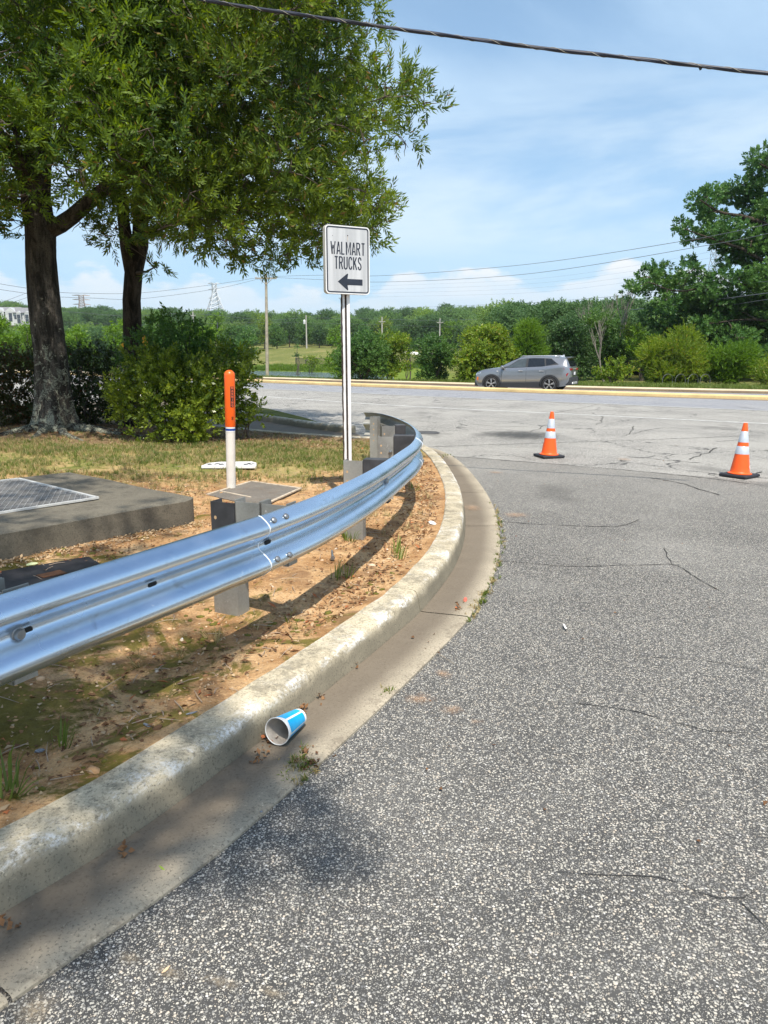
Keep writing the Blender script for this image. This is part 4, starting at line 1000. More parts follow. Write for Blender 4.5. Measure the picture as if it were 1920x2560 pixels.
for e in (((ga0, gb0), (ga1, gb0)), ((ga0, gb1), (ga1, gb1)), ((ga0, gb0), (ga0, gb1)), ((ga1, gb0), (ga1, gb1))): bar(*e[0], *e[1], 0.03, 0.016)
gr.build('grate_frame', simple('pale_galvanised_edge', (0.62, 0.62, 0.60), 0.5, 0.3), slab)
gr = MB(); na, nb = 72, 34; da, db = (ga1 - ga0) / na, (gb1 - gb0) / nb
for i in range(na):
    for j in range(nb):
        a, b = ga0 + i * da, gb0 + j * db
        s1 = 1 if (i + j) % 2 == 0 else -1
        if s1 > 0: bar(a, b, a + da, b + db, 0.004, 0.006, 0.384)
        else: bar(a, b + db, a + da, b, 0.005, 0.006, 0.384)
gr.build('mesh_grille', M_steel, slab, kind='stuff')
# raised seam line across the grate
gr = MB(); bar(1.55, gb0, 1.55, gb1, 0.012, 0.008, 0.389); gr.build('grate_joint', M_rust_shade, slab)

# --- small flush lid, black valve box, fallen board
L1, L2, L3, L4 = G(518, 1238, 0.17), G(628, 1205, 0.17), G(752, 1222, 0.17), G(650, 1268, 0.17)
lid = MB(); pts = [L1, L4, L3, L2]; lid.add([(p.x, p.y, 0.10) for p in pts] + [(p.x, p.y, 0.176) for p in pts], [(4, 5, 6, 7), (0, 1, 5, 4), (1, 2, 6, 5), (2, 3, 7, 6), (3, 0, 4, 7)])
lo = lid.build('utility_cover', M_graylid, smooth=False, label='small grey concrete utility lid flush in the soil at the foot of the marker post', cat='utility lid')
mb = MB()
for a, b in ((L1, L2), (L2, L3), (L4, L3)):
    d = b - a; mb.box(((a.x + b.x) / 2, (a.y + b.y) / 2, 0.177), (d.length, 0.03, 0.012), Matrix.Rotation(math.atan2(d.y, d.x), 3, 'Z'))
m_ = (L1 + (L2 - L1) * 0.25); n_2 = L4 + (L3 - L4) * 0.25; d = (n_2 - m_) * 0.62; mb.box(((m_.x + d.x / 2), (m_.y + d.y / 2), 0.179), (d.length, 0.022, 0.008), Matrix.Rotation(math.atan2(d.y, d.x), 3, 'Z'))
mb.build('pale_rim', simple('pale_worn_rim', (0.50, 0.42, 0.32), 0.9, 0, 0.25, 20), lo)
B1, B2, B3, B4 = G(-60, 1440, 0.17), G(222, 1392, 0.17), G(300, 1440, 0.17), G(-60, 1560, 0.17)
vb = MB(); pts = [B1, B4, B3, B2]; vb.add([(p.x, p.y, 0.08) for p in pts] + [(p.x, p.y, 0.175) for p in pts], [(4, 5, 6, 7), (0, 1, 5, 4), (1, 2, 6, 5), (2, 3, 7, 6), (3, 0, 4, 7)])
vo = vb.build('valve_box_lid', simple('black_plastic_lid', (0.018, 0.018, 0.022), 0.6, 0, 0.2, 30), bevel=0.006, label='black plastic box lid with a rusty brown plate, behind the guardrail', cat='box lid')
P1, P2, P3, P4 = G(90, 1436, 0.185), G(148, 1423, 0.185), G(168, 1430, 0.185), G(108, 1442, 0.185)
mb = MB(); mb.add([(p.x, p.y, 0.176) for p in (P1, P4, P3, P2)] + [(p.x, p.y, 0.181) for p in (P1, P4, P3, P2)], [(4, 5, 6, 7), (0, 1, 5, 4), (1, 2, 6, 5), (2, 3, 7, 6), (3, 0, 4, 7)]); mb.build('plate', simple('rusty_plate', (0.13, 0.055, 0.022), 0.7, 0, 0.25, 30), vo)
f1, f2, f3, f4, f5, f6 = G(503, 1169, 0.2), G(520, 1162, 0.2), G(548, 1159, 0.2), G(630, 1158, 0.2), G(641, 1161, 0.2), G(641, 1169, 0.2)
fb = empty('fallen_board', ((f1.x + f6.x) / 2, f1.y + 0.1, lawn_z((f1.x + f6.x) / 2, f1.y + 0.1)), label='white board with black marks lying flat on the grass behind the marker post', cat='board')
ol = [(f.x - fb.location.x, f.y - fb.location.y) for f in (f1, f6, f5, f4, f3, f2)]
ol = [(x, y * 1.0) for x, y in ol]
mb = MB(); mb.prism(ol, 0.02, 0.055); mb.build('board', M_white, fb, bevel=0.004)
for x, w_, yy in ((-0.27, .05, .0), (-0.19, .045, .03), (-0.12, .06, .0), (-0.04, .035, .04), (0.19, .05, .0), (0.225, .04, .05), (0.27, .035, .02)): mb = MB(); mb.box((x, yy + 0.02, 0.0565), (w_, 0.09, 0.002), Matrix.Rotation(0.4 * math.sin(x * 40), 3, 'Z')); mb.build('black_mark', M_blk, fb)

# --- small debris
def crumple(name, p, s, mat, label, cat, seed, group=None):
    r_ = np.random.default_rng(seed); bm = bmesh.new(); bmesh.ops.create_icosphere(bm, subdivisions=2, radius=1)
    for v in bm.verts: k_ = r_.uniform(0.65, 1.15); v.co = Vector((v.co.x * s[0] * k_, v.co.y * s[1] * k_, v.co.z * s[2] * k_))
    me = bpy.data.meshes.new(name); bm.to_mesh(me); bm.free(); me.materials.append(mat); o = link(name, me, None, label=label, cat=cat, group=group); o.location = p; o.rotation_euler = (0, 0, r_.uniform(0, 3)); return o
M_paper = simple('dirty_white_paper', (0.75, 0.72, 0.68), 0.7)
M_tin = simple('blue_grey_plastic_scrap', (0.20, 0.225, 0.26), 0.6, 0.0, 0.35, 90)
for i, (x, y, s, mt, lb, ct) in enumerate((
    (1080, 1309, (0.07, 0.03, 0.012), M_paper, 'flattened scrap of white paper on the soil against the kerb', 'paper scrap'),
    (455, 1600, (0.022, 0.006, 0.006), M_paper, 'white cigarette stub on mossy soil below the guardrail', 'cigarette stub'),
    (368, 1815, (0.026, 0.006, 0.006), M_tin, 'shredded blue-grey plastic scrap on the soil, nearest the kerb of the foreground scraps', 'plastic scrap'),
    (98, 1880, (0.008, 0.020, 0.008), M_tin, 'small blue-grey tube end in the moss at the left edge', 'tube end'),
    (478, 1784, (0.028, 0.004, 0.004), M_tin, 'curled pale plastic strip on the soil just above the kerb', 'plastic strip'),
    (78, 1413, (0.045, 0.02, 0.012), simple('pale_green_scrap', (0.60, 0.65, 0.35), 0.7), 'pale green leaf scrap on the litter beside the black box lid', 'leaf scrap'),
    (653, 2300 - 270, (0.006, 0.004, 0.003), M_tin, 'tiny blue chip on the gutter between kerb and asphalt', 'chip'),
    (1412, 1566, (0.05, 0.008, 0.002), M_paper, 'thin white scrap lying on the coarse asphalt', 'paper strip'),
    (1163, 1500, (0.014, 0.05, 0.008), simple('coral_plastic', (0.75, 0.14, 0.09), 0.5), 'coral red plastic scrap at the gutter edge beside weeds', 'plastic scrap'),
    (405, 2172, (0.018, 0.004, 0.002), simple('yellow_green_leaf', (0.25, 0.36, 0.04), 0.5), 'fallen green leaf on the gutter in the foreground', 'leaf'),
    (415, 2425, (0.016, 0.004, 0.003), simple('pale_wood_chip', (0.66, 0.48, 0.30), 0.8), 'pale wood chip on the asphalt at the bottom of the picture', 'wood chip'))):
    z = lawn_z(G(x, y, 0.15).x, G(x, y, 0.15).y) if i in (0, 1, 2, 3, 4, 5) else 0.02
    p = G(x, y, z); crumple(['paper_scrap', 'cigarette_stub', 'plastic_scrap', 'tube_end', 'plastic_strip', 'leaf_scrap', 'plastic_chip', 'paper_strip', 'plastic_scrap', 'fallen_leaf', 'wood_chip'][i], (p.x, p.y, z + s[2] * 0.6), s, mt, lb, ct, i)
p = G(831, 1390, 0.14); lb = empty('loose_bolt', (p.x, p.y, lawn_z(p.x, p.y) + 0.012), 0.1, label='loose steel bolt lying on the sandy soil right of the splice', cat='bolt')
mb = MB(); mb.tube([(0, -0.08, 0), (0, 0.1, 0)], 0.008, 8); mb.build('shank', M_bolt, lb); mb = MB(); mb.tube([(0, -0.1, 0), (0, -0.082, 0)], 0.017, 6); mb.build('head', M_bolt, lb)
p = G(845, 1165 + 6, 0.02)
mh = G(1058, 1082); mo = empty('manhole_cover', (mh.x + 0.05, mh.y, 0.004), label='round iron manhole cover in the road behind the guardrail end', cat='manhole cover')
mb = MB(); mb.lathe([(0.0001, 0.004), (0.24, 0.004), (0.245, 0.0)], 28); mb.build('cover', simple('iron_cover', (0.10, 0.09, 0.08), 0.6, 0.4, 0.3, 20), mo); mb = MB(); mb.lathe([(0.25, 0.0), (0.252, 0.006), (0.29, 0.006), (0.295, 0.0)], 28, cap=False); mb.build('ring', simple('iron_ring', (0.10, 0.095, 0.09), 0.6, 0.4), mo)

# ================================================================== VEGETATION
def bark(name, a, b, lichen=None, scale=9.0):
    t = NT(name)
    r = t.noise(scale, 8, 0.7, 0.6, vec=t.mapping(scale=(1, 1, 0.22)))
    col = t.mix(t.ramp(r, 0.38, 0.62), a, b)
    col = t.mix(t.ramp(t.noise(60, 4), 0.5, 0.7), col, tuple(c * 0.5 for c in a))
    if lichen:
        sp = t.n.new('ShaderNodeSeparateXYZ'); t.l.new(t.co(), sp.inputs[0])
        low = t.ramp(sp.outputs[2], 0.0, 3.2, 0.10, -0.10)
        l = t.ramp(t.math('ADD', t.noise(5.5, 8, 0.78, 0.8), low), 0.555, 0.60)
        l = t.math('MULTIPLY', l, t.ramp(t.noise(45, 4), 0.38, 0.55))
        col = t.mix(t.math('MULTIPLY', l, 0.8), col, lichen)
    t.set('Base Color', col); t.set('Roughness', 0.95); t.set('Specular IOR Level', 0.15)
    t.bump(t.math('ADD', r, t.math('MULTIPLY', t.noise(50, 5, 0.7), 0.3)), 1.0, 0.05)
    return t.m
M_bark = bark('oak_bark', (0.028, 0.025, 0.022), (0.105, 0.094, 0.082), (0.36, 0.38, 0.30))
M_bark2 = bark('furrowed_bark', (0.020, 0.016, 0.012), (0.095, 0.076, 0.058), None, 7.0)
M_twig = simple('twig_brown', (0.095, 0.075, 0.058), 0.9)
M_dead = simple('bare_grey_wood', (0.22, 0.195, 0.17), 0.9)
M_oakleaf = leaf_mat('willow_oak_leaf', (0.020, 0.062, 0.014), (0.185, 0.280, 0.024), 0.40, 0.9, 0.55, odd=(0.22, 0.15, 0.04), oddf=0.03)
M_oakleaf2 = leaf_mat('willow_oak_leaf_olive', (0.020, 0.060, 0.015), (0.200, 0.280, 0.028), 0.40, 0.7, 0.55, odd=(0.25, 0.17, 0.06), oddf=0.04)
M_holly = leaf_mat('glossy_shrub_leaf', (0.030, 0.075, 0.010), (0.30, 0.38, 0.045), 0.38, 1.6, 0.3)
M_hedge = leaf_mat('dark_hedge_leaf', (0.018, 0.036, 0.008), (0.055, 0.085, 0.014), 0.22, 1.2, 0.45, odd=(0.13, 0.045, 0.015), oddf=0.02)
M_hedge2 = leaf_mat('reddish_hedge_leaf', (0.030, 0.040, 0.009), (0.105, 0.10, 0.02), 0.25, 1.0, 0.45, odd=(0.15, 0.05, 0.015), oddf=0.10)
M_mid = {
 'mid': leaf_mat('mid_green_leaf', (0.034, 0.104, 0.023), (0.124, 0.227, 0.039), 0.3, 0.5, 0.5),
 'dark': leaf_mat('dark_green_leaf', (0.023, 0.072, 0.021), (0.085, 0.156, 0.036), 0.25, 0.4, 0.5),
 'bright': leaf_mat('bright_green_leaf', (0.055, 0.140, 0.012), (0.175, 0.300, 0.025), 0.35, 0.6, 0.5),
 'yellow': leaf_mat('yellow_green_leaf', (0.085, 0.160, 0.014), (0.250, 0.345, 0.032), 0.35, 0.6, 0.5, odd=(0.34, 0.30, 0.05), oddf=0.06),
 'oak': leaf_mat('white_oak_leaf', (0.030, 0.101, 0.030), (0.121, 0.236, 0.051), 0.28, 0.35, 0.45),
}

def leaf_tmpl(L, W, fold=0.25):
    """one leaf as a bent quad along +Y from the origin"""
    return np.array([[0, 0, 0], [W / 2, L * 0.48, fold * W * 0.5], [0, L, -L * 0.10], [-W / 2, L * 0.48, fold * W * 0.5]]), np.array([[0, 1, 2, 3]])
def sprig_tmpl(n, L, W, stem, spread=1.0, seed=0, tipup=0.35):
    """n leaves set round a stem that runs along +Z"""
    r = np.random.default_rng(seed); LV, LF = leaf_tmpl(L, W); parts = []
    for k in range(n):
        h = stem * (k + 0.3) / n; a = k * 2.4 + r.uniform(-0.4, 0.4); tilt = spread * r.uniform(0.75, 1.2) * (1.0 - 0.45 * k / n)
        d = np.array([math.sin(tilt) * math.cos(a), math.sin(tilt) * math.sin(a), math.cos(tilt)])
        side = np.cross([0, 0, 1], d); side /= np.linalg.norm(side) + 1e-9; up = np.cross(side, d)
        Rm = np.stack([side, d, up], 1); s_ = r.uniform(0.75, 1.15)
        parts.append(((LV * s_) @ Rm.T + [0, 0, h], LF))
    return joinarr(parts)
SP_OAK = sprig_tmpl(16, 0.105, 0.024, 0.20, 1.0, 1)
SP_OAK2 = sprig_tmpl(15, 0.100, 0.029, 0.22, 1.05, 2)
SP_HOLLY = sprig_tmpl(10, 0.062, 0.036, 0.14, 1.15, 3)
SP_HEDGE = sprig_tmpl(9, 0.058, 0.032, 0.12, 1.2, 4)
SP_MID = sprig_tmpl(9, 0.15, 0.085, 0.30, 1.15, 5)
SP_WOAK = sprig_tmpl(10, 0.21, 0.13, 0.32, 1.15, 6)
SP_FINE = sprig_tmpl(14, 0.16, 0.035, 0.45, 0.7, 7)

def unit(n):
    v = rng.normal(size=(n, 3)); return v / np.linalg.norm(v, axis=1, keepdims=True)
NMIN = 4
def foliage(lumps, n_per_m2, tmpl, shell=0.55, up=0.35, smin=0.8, smax=1.25, droop=0.0, rnd=0.75):
    """sprigs through lumps [(centre, (rx, ry, rz))], denser near their skins, pointing outwards"""
    Ps, Ds = [], []
    for c, r in lumps:
        r = np.array(r if hasattr(r, '__len__') else (r, r, r * 0.66)); n = max(NMIN, int(n_per_m2 * 4 * PI * (r.mean() ** 2)))
        u = unit(n); k = shell + (1.08 - shell) * rng.uniform(0, 1, (n, 1)) ** 0.6
        lump = 1 + 0.22 * noise3(u * 2.3, 1.0, c[0] * 3 + c[2])[:, None]
        Ps.append(np.array(c) + u * r * k * lump); Ds.append(u * [1, 1, 0.8] + [0, 0, up - droop] + rng.normal(0, rnd * 0.6, (n, 3)))
    P, Dv = np.concatenate(Ps), np.concatenate(Ds)
    return scatter(tmpl[0], tmpl[1], P, rotmats(Dv), rng.uniform(smin, smax, len(P)))
def wob(a, b, n, k):
    a, b = Vector(a), Vector(b); L = (b - a).length; out = [a]
    for i in range(1, n): out.append(a.lerp(b, i / n) + Vector((random.uniform(-1, 1), random.uniform(-1, 1), random.uniform(-0.6, 1))) * L * k)
    return out + [b]

def big_tree(name, trunk, limbs, clumps, tmpls, dens, lmat, bmat, label, group=None, shell=0.45, flare=None, up=0.3, droop=0.0, nseg=14, fork=None, twigs=3, rk=1.0, cat='tree'):
    """trunk [(point, radius)], limbs [[(point, radius)...]], clumps [(centre, radius)]: every clump hangs on a branch from the nearest limb node"""
    base = Vector(trunk[0][0]); t = empty(name, tuple(base), label=label, cat=cat, group=group)
    loc = lambda p: Vector(p) - base
    mb = MB(); pts = smooth_path([(*p, r) for p, r in trunk], 0.12 if flare else 0.5); 
    n = nseg; rings = []
    V = []
    for i, q in enumerate(pts):
        p, r = Vector(q[:3]), q[3]; hz = p.z - base.z
        for k in range(n):
            a = 2 * PI * k / n; fl = 1.0
            if flare: fl += flare * math.exp(-hz / 0.28) * (0.75 + 0.6 * math.sin(a * 4 + 0.7) + 0.35 * math.sin(a * 7 + 2))
            rr_ = r * fl * (1 + 0.05 * math.sin(a * 5 + hz * 1.3) + 0.03 * math.sin(a * 9 - hz * 2.1) + random.uniform(-0.012, 0.012))
            V.append(loc(p) + Vector((math.cos(a) * rr_, math.sin(a) * rr_, 0)))
    Fc = [(i * n + k, i * n + (k + 1) % n, (i + 1) * n + (k + 1) % n, (i + 1) * n + k) for i in range(len(pts) - 1) for k in range(n)]
    mb.add(V, Fc)
    mb.build('trunk', bmat, t, smooth=True)
    nodes = [(Vector(q[:3]), q[3]) for q in pts[len(pts) // 3:]]
    for lb in limbs:
        P = smooth_path([(*p, r) for p, r in lb], 0.25); mb = MB(); mb.tube([loc(q[:3]) for q in P], [q[3] for q in P], 9, jitter=0.05); mb.build('limb', bmat, t, smooth=True)
        nodes += [(Vector(q[:3]), q[3]) for q in P[1:]]
    br = MB()
    order = sorted(range(len(clumps)), key=lambda i: min((Vector(clumps[i][0]) - nd[0]).length for nd in nodes))
    for i in order:
        c, r = clumps[i]; c = Vector(c); rs = r if isinstance(r, (int, float)) else min(r)
        best = min(nodes, key=lambda nd: (c - nd[0]).length + 0.8 * max(0, nd[0].z - c.z)); a, ra = best
        L = (c - a).length; r0 = min(ra * 0.6, 0.014 + 0.016 * L * rk); P = wob(a, c, 3 + int(L), 0.05)
        br.tube([loc(p) for p in P], [r0 + (0.008 * rk - r0) * k / (len(P) - 1) for k in range(len(P))], 5, cap=False)
        nodes += [(p, r0 * 0.6) for p in P[1:]]
        for _ in range(twigs):
            d = Vector(unit(1)[0]); e = c + Vector((d.x, d.y, d.z * 0.8)) * rs * 0.85
            br.tube([loc(p) for p in wob(c.lerp(a, 0.15), e, 3, 0.08)], [0.009 * rk, 0.007 * rk, 0.005 * rk, 0.003 * rk], 4, cap=False)
    br.build('branches', M_twig, t, kind='stuff')
    if isinstance(tmpls, list):
        h = len(clumps) // 2; arrs = [foliage(clumps[k::len(tmpls)], dens, tm, shell, up, droop=droop) for k, tm in enumerate(tmpls)]; V, Fq = joinarr(arrs)
    else: V, Fq = foliage(clumps, dens, tmpls, shell, up, droop=droop)
    V = V - np.array(base); np_mesh('crown', V, Fq, lmat, t, kind='stuff')
    return t

def in_poly(x, y, P):
    c = False; j = len(P) - 1
    for i in range(len(P)):
        if (P[i][1] > y) != (P[j][1] > y) and x < (P[j][0] - P[i][0]) * (y - P[i][1]) / (P[j][1] - P[i][1]) + P[i][0]: c = not c
        j = i
    return c
def crown_clumps(poly, Y0, Y1, step, r, seed, jit=0.5, layers=2, upper=None):
    """fill a crown: clump centres inside the outline seen from the pavement, spread through its depth"""
    r_ = random.Random(seed); out = []
    xs = [p[0] for p in poly]; ys = [p[1] for p in poly]
    for L in range(layers):
        x = min(xs) + step * 0.5 * L
        while x < max(xs):
            y = min(ys) + step * 0.4 * L
            while y < max(ys):
                px, py = x + r_.uniform(-jit, jit) * step, y + r_.uniform(-jit, jit) * step
                if in_poly(px, py, poly):
                    f = (L + r_.uniform(0, 1)) / layers; Y = Y0 + (Y1 - Y0) * f
                    p = D(px, py, Y); out.append(((p.x, p.y, p.z), r * r_.uniform(0.7, 1.25)))
                y += step
            x += step
    return out

# --- the two willow oaks on the left
PB = [(230, -330), (870, -330), (860, -60), (865, 60), (905, 150), (980, 190), (1020, 235), (1015, 262), (950, 300), (970, 345), (945, 375), (890, 400), (900, 440), (925, 490), (945, 525), (925, 575), (850, 612), (760, 618), (690, 625), (620, 622), (540, 600), (470, 590), (440, 585), (410, 645), (380, 650), (375, 590), (335, 560), (290, 590), (282, 570), (300, 520), (330, 430), (300, 300)]
PA = [(-620, -360), (470, -360), (470, 80), (440, 300), (400, 410), (300, 450), (240, 470), (200, 470), (150, 380), (100, 300), (70, 380), (40, 470), (60, 520), (-40, 530), (-200, 560), (-620, 560)]
tB0 = G(338, 1030, 0.3); tB = Vector((-5.15, 15.2, 0)); tB.z = lawn_z(tB.x, tB.y) - 0.1
def at(px, py, Y): return tuple(D(px, py, Y))
clB = crown_clumps(PB, 10.9, 16.8, 74, 0.50, 3, layers=3)
tipB = [(1045, 238, 12.4), (1062, 262, 12.2), (1020, 215, 12.6), (1000, 345, 12.8), (1015, 360, 12.7), (960, 505, 12.0), (945, 560, 12.2), (930, 590, 12.3), (395, 668, 14.2), (300, 600, 14), (925, 80, 13), (940, 20, 13), (700, 640, 12.5), (600, 640, 12.5), (820, 628, 12)]
clB += [(at(*q), 0.26) for q in tipB]
lbs = [[(at(345, 560, 15.2), 0.13), (at(430, 470, 14.6), 0.10), (at(560, 380, 13.8), 0.07), (at(760, 330, 13.0), 0.045), (at(950, 290, 12.6), 0.02)],
       [(at(345, 500, 15.2), 0.11), (at(420, 300, 15.0), 0.08), (at(600, 120, 14.2), 0.055), (at(820, 60, 13.5), 0.03)],
       [(at(350, 590, 15.2), 0.08), (at(470, 545, 14.2), 0.06), (at(640, 520, 13.2), 0.045), (at(860, 530, 12.4), 0.02)],
       [(at(340, 420, 15.2), 0.13), (at(300, 150, 15.6), 0.10), (at(420, -120, 15.4), 0.06), (at(600, -280, 15), 0.03)]]
big_tree('oak_tree', [((tB.x, tB.y, tB.z), 0.21), (at(334, 900, 15.2), 0.185), (at(330, 760, 15.2), 0.17), (at(335, 680, 15.2), 0.175), (at(352, 600, 15.2), 0.15), (at(348, 480, 15.2), 0.13), (at(345, 300, 15.3), 0.11), (at(360, 60, 15.4), 0.08), (at(380, -200, 15.4), 0.04)],
         lbs + [[(at(332, 690, 15.2), 0.14), (at(315, 600, 15.25), 0.125), (at(303, 480, 15.3), 0.11), (at(290, 330, 15.4), 0.09), (at(240, 150, 15.6), 0.06)]],
         clB, [SP_OAK, SP_OAK2], 15, M_oakleaf2, M_bark2, 'oak with a slender furrowed trunk forking above the bushes, its crown reaching over the sign', cat='tree', flare=0.0)
tA = Vector((D(140, 1075, 13.3).x, 13.3, 0)); tA.z = lawn_z(tA.x, tA.y) - 0.06
clA = crown_clumps(PA, 10.4, 16.5, 80, 0.52, 5, layers=3)
clA += [(at(*q), 0.3) for q in ((15, 545, 13), (50, 560, 13.4), (-30, 560, 13), (290, 470, 12.8), (205, 560, 13.2), (250, 520, 13))]
big_tree('oak_tree', [((tA.x, tA.y, tA.z), 0.34), (at(134, 1020, 13.3), 0.30), (at(128, 900, 13.3), 0.275), (at(115, 780, 13.3), 0.26), (at(104, 660, 13.3), 0.245), (at(100, 570, 13.3), 0.245), (at(88, 490, 13.3), 0.23), (at(95, 380, 13.3), 0.20), (at(100, 200, 13.4), 0.17), (at(90, 0, 13.5), 0.12), (at(80, -240, 13.6), 0.05)],
         [[(at(120, 575, 13.3), 0.15), (at(165, 552, 13.2), 0.135), (at(215, 510, 13.1), 0.12), (at(262, 470, 13.0), 0.105), (at(330, 430, 12.8), 0.08), (at(420, 400, 12.5), 0.05)],
          [(at(85, 500, 13.3), 0.14), (at(40, 400, 13.2), 0.11), (at(-60, 260, 13), 0.08), (at(-220, 120, 12.8), 0.04)],
          [(at(98, 430, 13.3), 0.12), (at(160, 330, 13.1), 0.09), (at(260, 180, 12.8), 0.07), (at(380, 60, 12.4), 0.03)],
          [(at(70, 470, 13.3), 0.07), (at(60, 420, 12.8), 0.05), (at(30, 300, 12.3), 0.035)],
          [(at(92, 520, 13.4), 0.08), (at(20, 500, 13.6), 0.06), (at(-120, 470, 13.8), 0.04)]],
         clA, [SP_OAK, SP_OAK2], 14, M_oakleaf, M_bark, 'large oak with the thickest trunk, pale lichen on its flared foot', flare=0.42, nseg=40)
rt = MB()
for a, L in ((-0.3, 1.5), (0.25, 1.1), (-0.9, 1.3), (-1.5, 1.0), (-2.2, 1.2), (2.6, 0.9), (0.9, 0.9)):
    P = []; x, y = tA.x + 0.3 * math.cos(a), tA.y + 0.3 * math.sin(a)
    for k in range(9): P.append((x - tA.x, y - tA.y, lawn_z(x, y) - tA.z + 0.045 - 0.008 * k)); a += random.uniform(-0.25, 0.25); x += math.cos(a) * L / 8; y += math.sin(a) * L / 8
    rt.tube(P, [0.09 - 0.009 * k for k in range(9)], 8, jitter=0.1)
oakA = [o for o in C.objects if o.name.startswith('oak_tree') and abs(o.location.x - tA.x) < 0.01][0]
rt.build('surface_roots', M_bark, oakA, smooth=True, kind='stuff')

# --- a third oak behind and to the left of where the photographer stands; its boughs shade the near kerb
def shade_pt(px, py, h, zg=0.05):
    p = G(px, py, zg); return (p.x + to_sun.x / to_sun.z * h, p.y + to_sun.y / to_sun.z * h, zg + h)
r_ = random.Random(11); clC = []
for px, py, r in ((456, 2077, .15), (542, 2001, .13), (600, 1935, .11), (667, 1904, .13), (700, 1880, .10), (190, 2251, .16), (146, 2332, .17), (240, 2215, .13), (597, 2115, .13), (705, 2034, .14), (760, 1990, .10), (841, 2099, .08), (20, 2330, .17), (10, 2200, .15), (250, 2080, .11), (20, 1990, .14), (560, 2150, .10), (480, 1900, .09), (520, 1850, .08)):
    clC.append((shade_pt(px, py, r_.uniform(7.5, 8.5)), r * 0.66))
for k in range(105):
    px, py = r_.uniform(-700, 560), r_.uniform(1490, 1980)
    if px > 250 and py < 1540: continue
    if px > 620 - (py - 1500) * 0.75: continue
    clC.append((shade_pt(px, py, r_.uniform(7, 10.5), 0.15), r_.uniform(0.14, 0.30)))
for k in range(75):
    px, py = r_.uniform(-500, 430), r_.uniform(1150, 1440); clC.append((shade_pt(px, py, r_.uniform(7.5, 10), 0.3), r_.uniform(0.16, 0.3)))
for k in range(90): clC.append(((r_.uniform(-10, -1.5), r_.uniform(-8, -2.0), r_.uniform(6.5, 11.5)), r_.uniform(0.4, 0.7)))
NMIN = 20
big_tree('oak_tree', [((-6.2, -5.0, 0.0), 0.40), ((-6.2, -5.0, 1.5), 0.32), ((-6.1, -4.9, 4.0), 0.28), ((-5.9, -4.8, 7.0), 0.20), ((-5.6, -4.6, 10.0), 0.10), ((-5.4, -4.5, 12.0), 0.04)],
         [[((-6.0, -4.8, 5.0), 0.15), ((-4.0, -3.6, 7.2), 0.11), ((-2.0, -2.6, 8.2), 0.08), ((-0.2, -2.0, 8.6), 0.03)], [((-5.9, -4.8, 6.0), 0.13), ((-5.0, -3.0, 7.8), 0.09), ((-4.6, -0.8, 8.8), 0.05), ((-4.4, 1.0, 9.3), 0.03)], [((-6.1, -4.9, 5.4), 0.13), ((-7.5, -3.5, 7.4), 0.09), ((-8.5, -1.5, 8.6), 0.04)]],
         clC, (SP_OAK[0] * 0.6, SP_OAK[1]), 26, M_oakleaf, M_bark, 'oak whose leafy boughs shade the near kerb, standing behind the viewpoint', flare=0.3, nseg=20, twigs=1)

NMIN = 4
# --- shrubs under the oaks
def shrub(name, label, lumps, tmpl, dens, mat, stems=7, cat='shrub', shell=0.35, up=0.3, group=None, base=None, smin=0.8, smax=1.25, stemr=0.02):
    c0 = np.mean([c for c, r in lumps], axis=0); b = base or (c0[0], c0[1], lawn_z(c0[0], c0[1]) if abs(c0[1]) < 20 else float(terrain_z(c0[0], c0[1])))
    t = empty(name, b, label=label, cat=cat, group=group)
    mb = MB()
    for k in range(stems):
        c, r = lumps[k % len(lumps)]; e = Vector(c) - Vector(b)
        P = wob((random.uniform(-0.15, 0.15) * (1 + e.length * 0.3), random.uniform(-0.15, 0.15), -0.05), e + Vector((0, 0, 0.1)), 4, 0.06); mb.tube(P, [stemr * (1 - 0.18 * i) for i in range(5)], 5, cap=False)
    if stems: mb.build('stems', M_twig, t, kind='stuff')
    V, Fq = foliage(lumps, dens, tmpl, shell, up, smin, smax); V = V - np.array(b); 
    np_mesh('foliage', V, Fq, mat, t, kind='stuff'); return t
def lumps_px(lst, Y, sc=1.0):
    """lumps from (px, py, radius px, dY)"""
    out = []
    for px, py, r, dY in lst:
        y = Y + dY; p = D(px, py, y); out.append(((p.x, p.y, p.z), r * y / F_PX * sc))
    return out
shrub('shrub', 'lit broadleaf shrub spilling out from under the slender oak, behind the marker post',
      lumps_px([(350, 960, 60, .2), (330, 1010, 50, 0), (400, 920, 70, .3), (420, 1000, 75, -.2), (470, 940, 75, .1), (500, 1010, 70, -.2), (450, 1060, 50, -.5), (540, 960, 65, 0.1), (570, 900, 50, .5), (590, 960, 40, .3), (390, 1050, 40, -.4), (480, 1075, 35, -.6), (310, 985, 35, -.1), (480, 975, 80, .8), (560, 1010, 50, .5), (295, 940, 16, -.3), (305, 1045, 16, -.4), (275, 965, 14, -.3), (345, 1085, 18, -.5), (400, 1100, 18, -.6), (470, 1105, 22, -.6), (520, 1080, 20, -.4), (615, 930, 20, 0), (625, 895, 18, .4), (330, 890, 22, .3), (630, 960, 16, 0), (370, 935, 20, -.4), (430, 965, 20, -.7), (500, 950, 20, -.6), (460, 1030, 22, -.8), (380, 1000, 18, -.7)], 12.6), SP_HOLLY, 85, M_holly, 12)
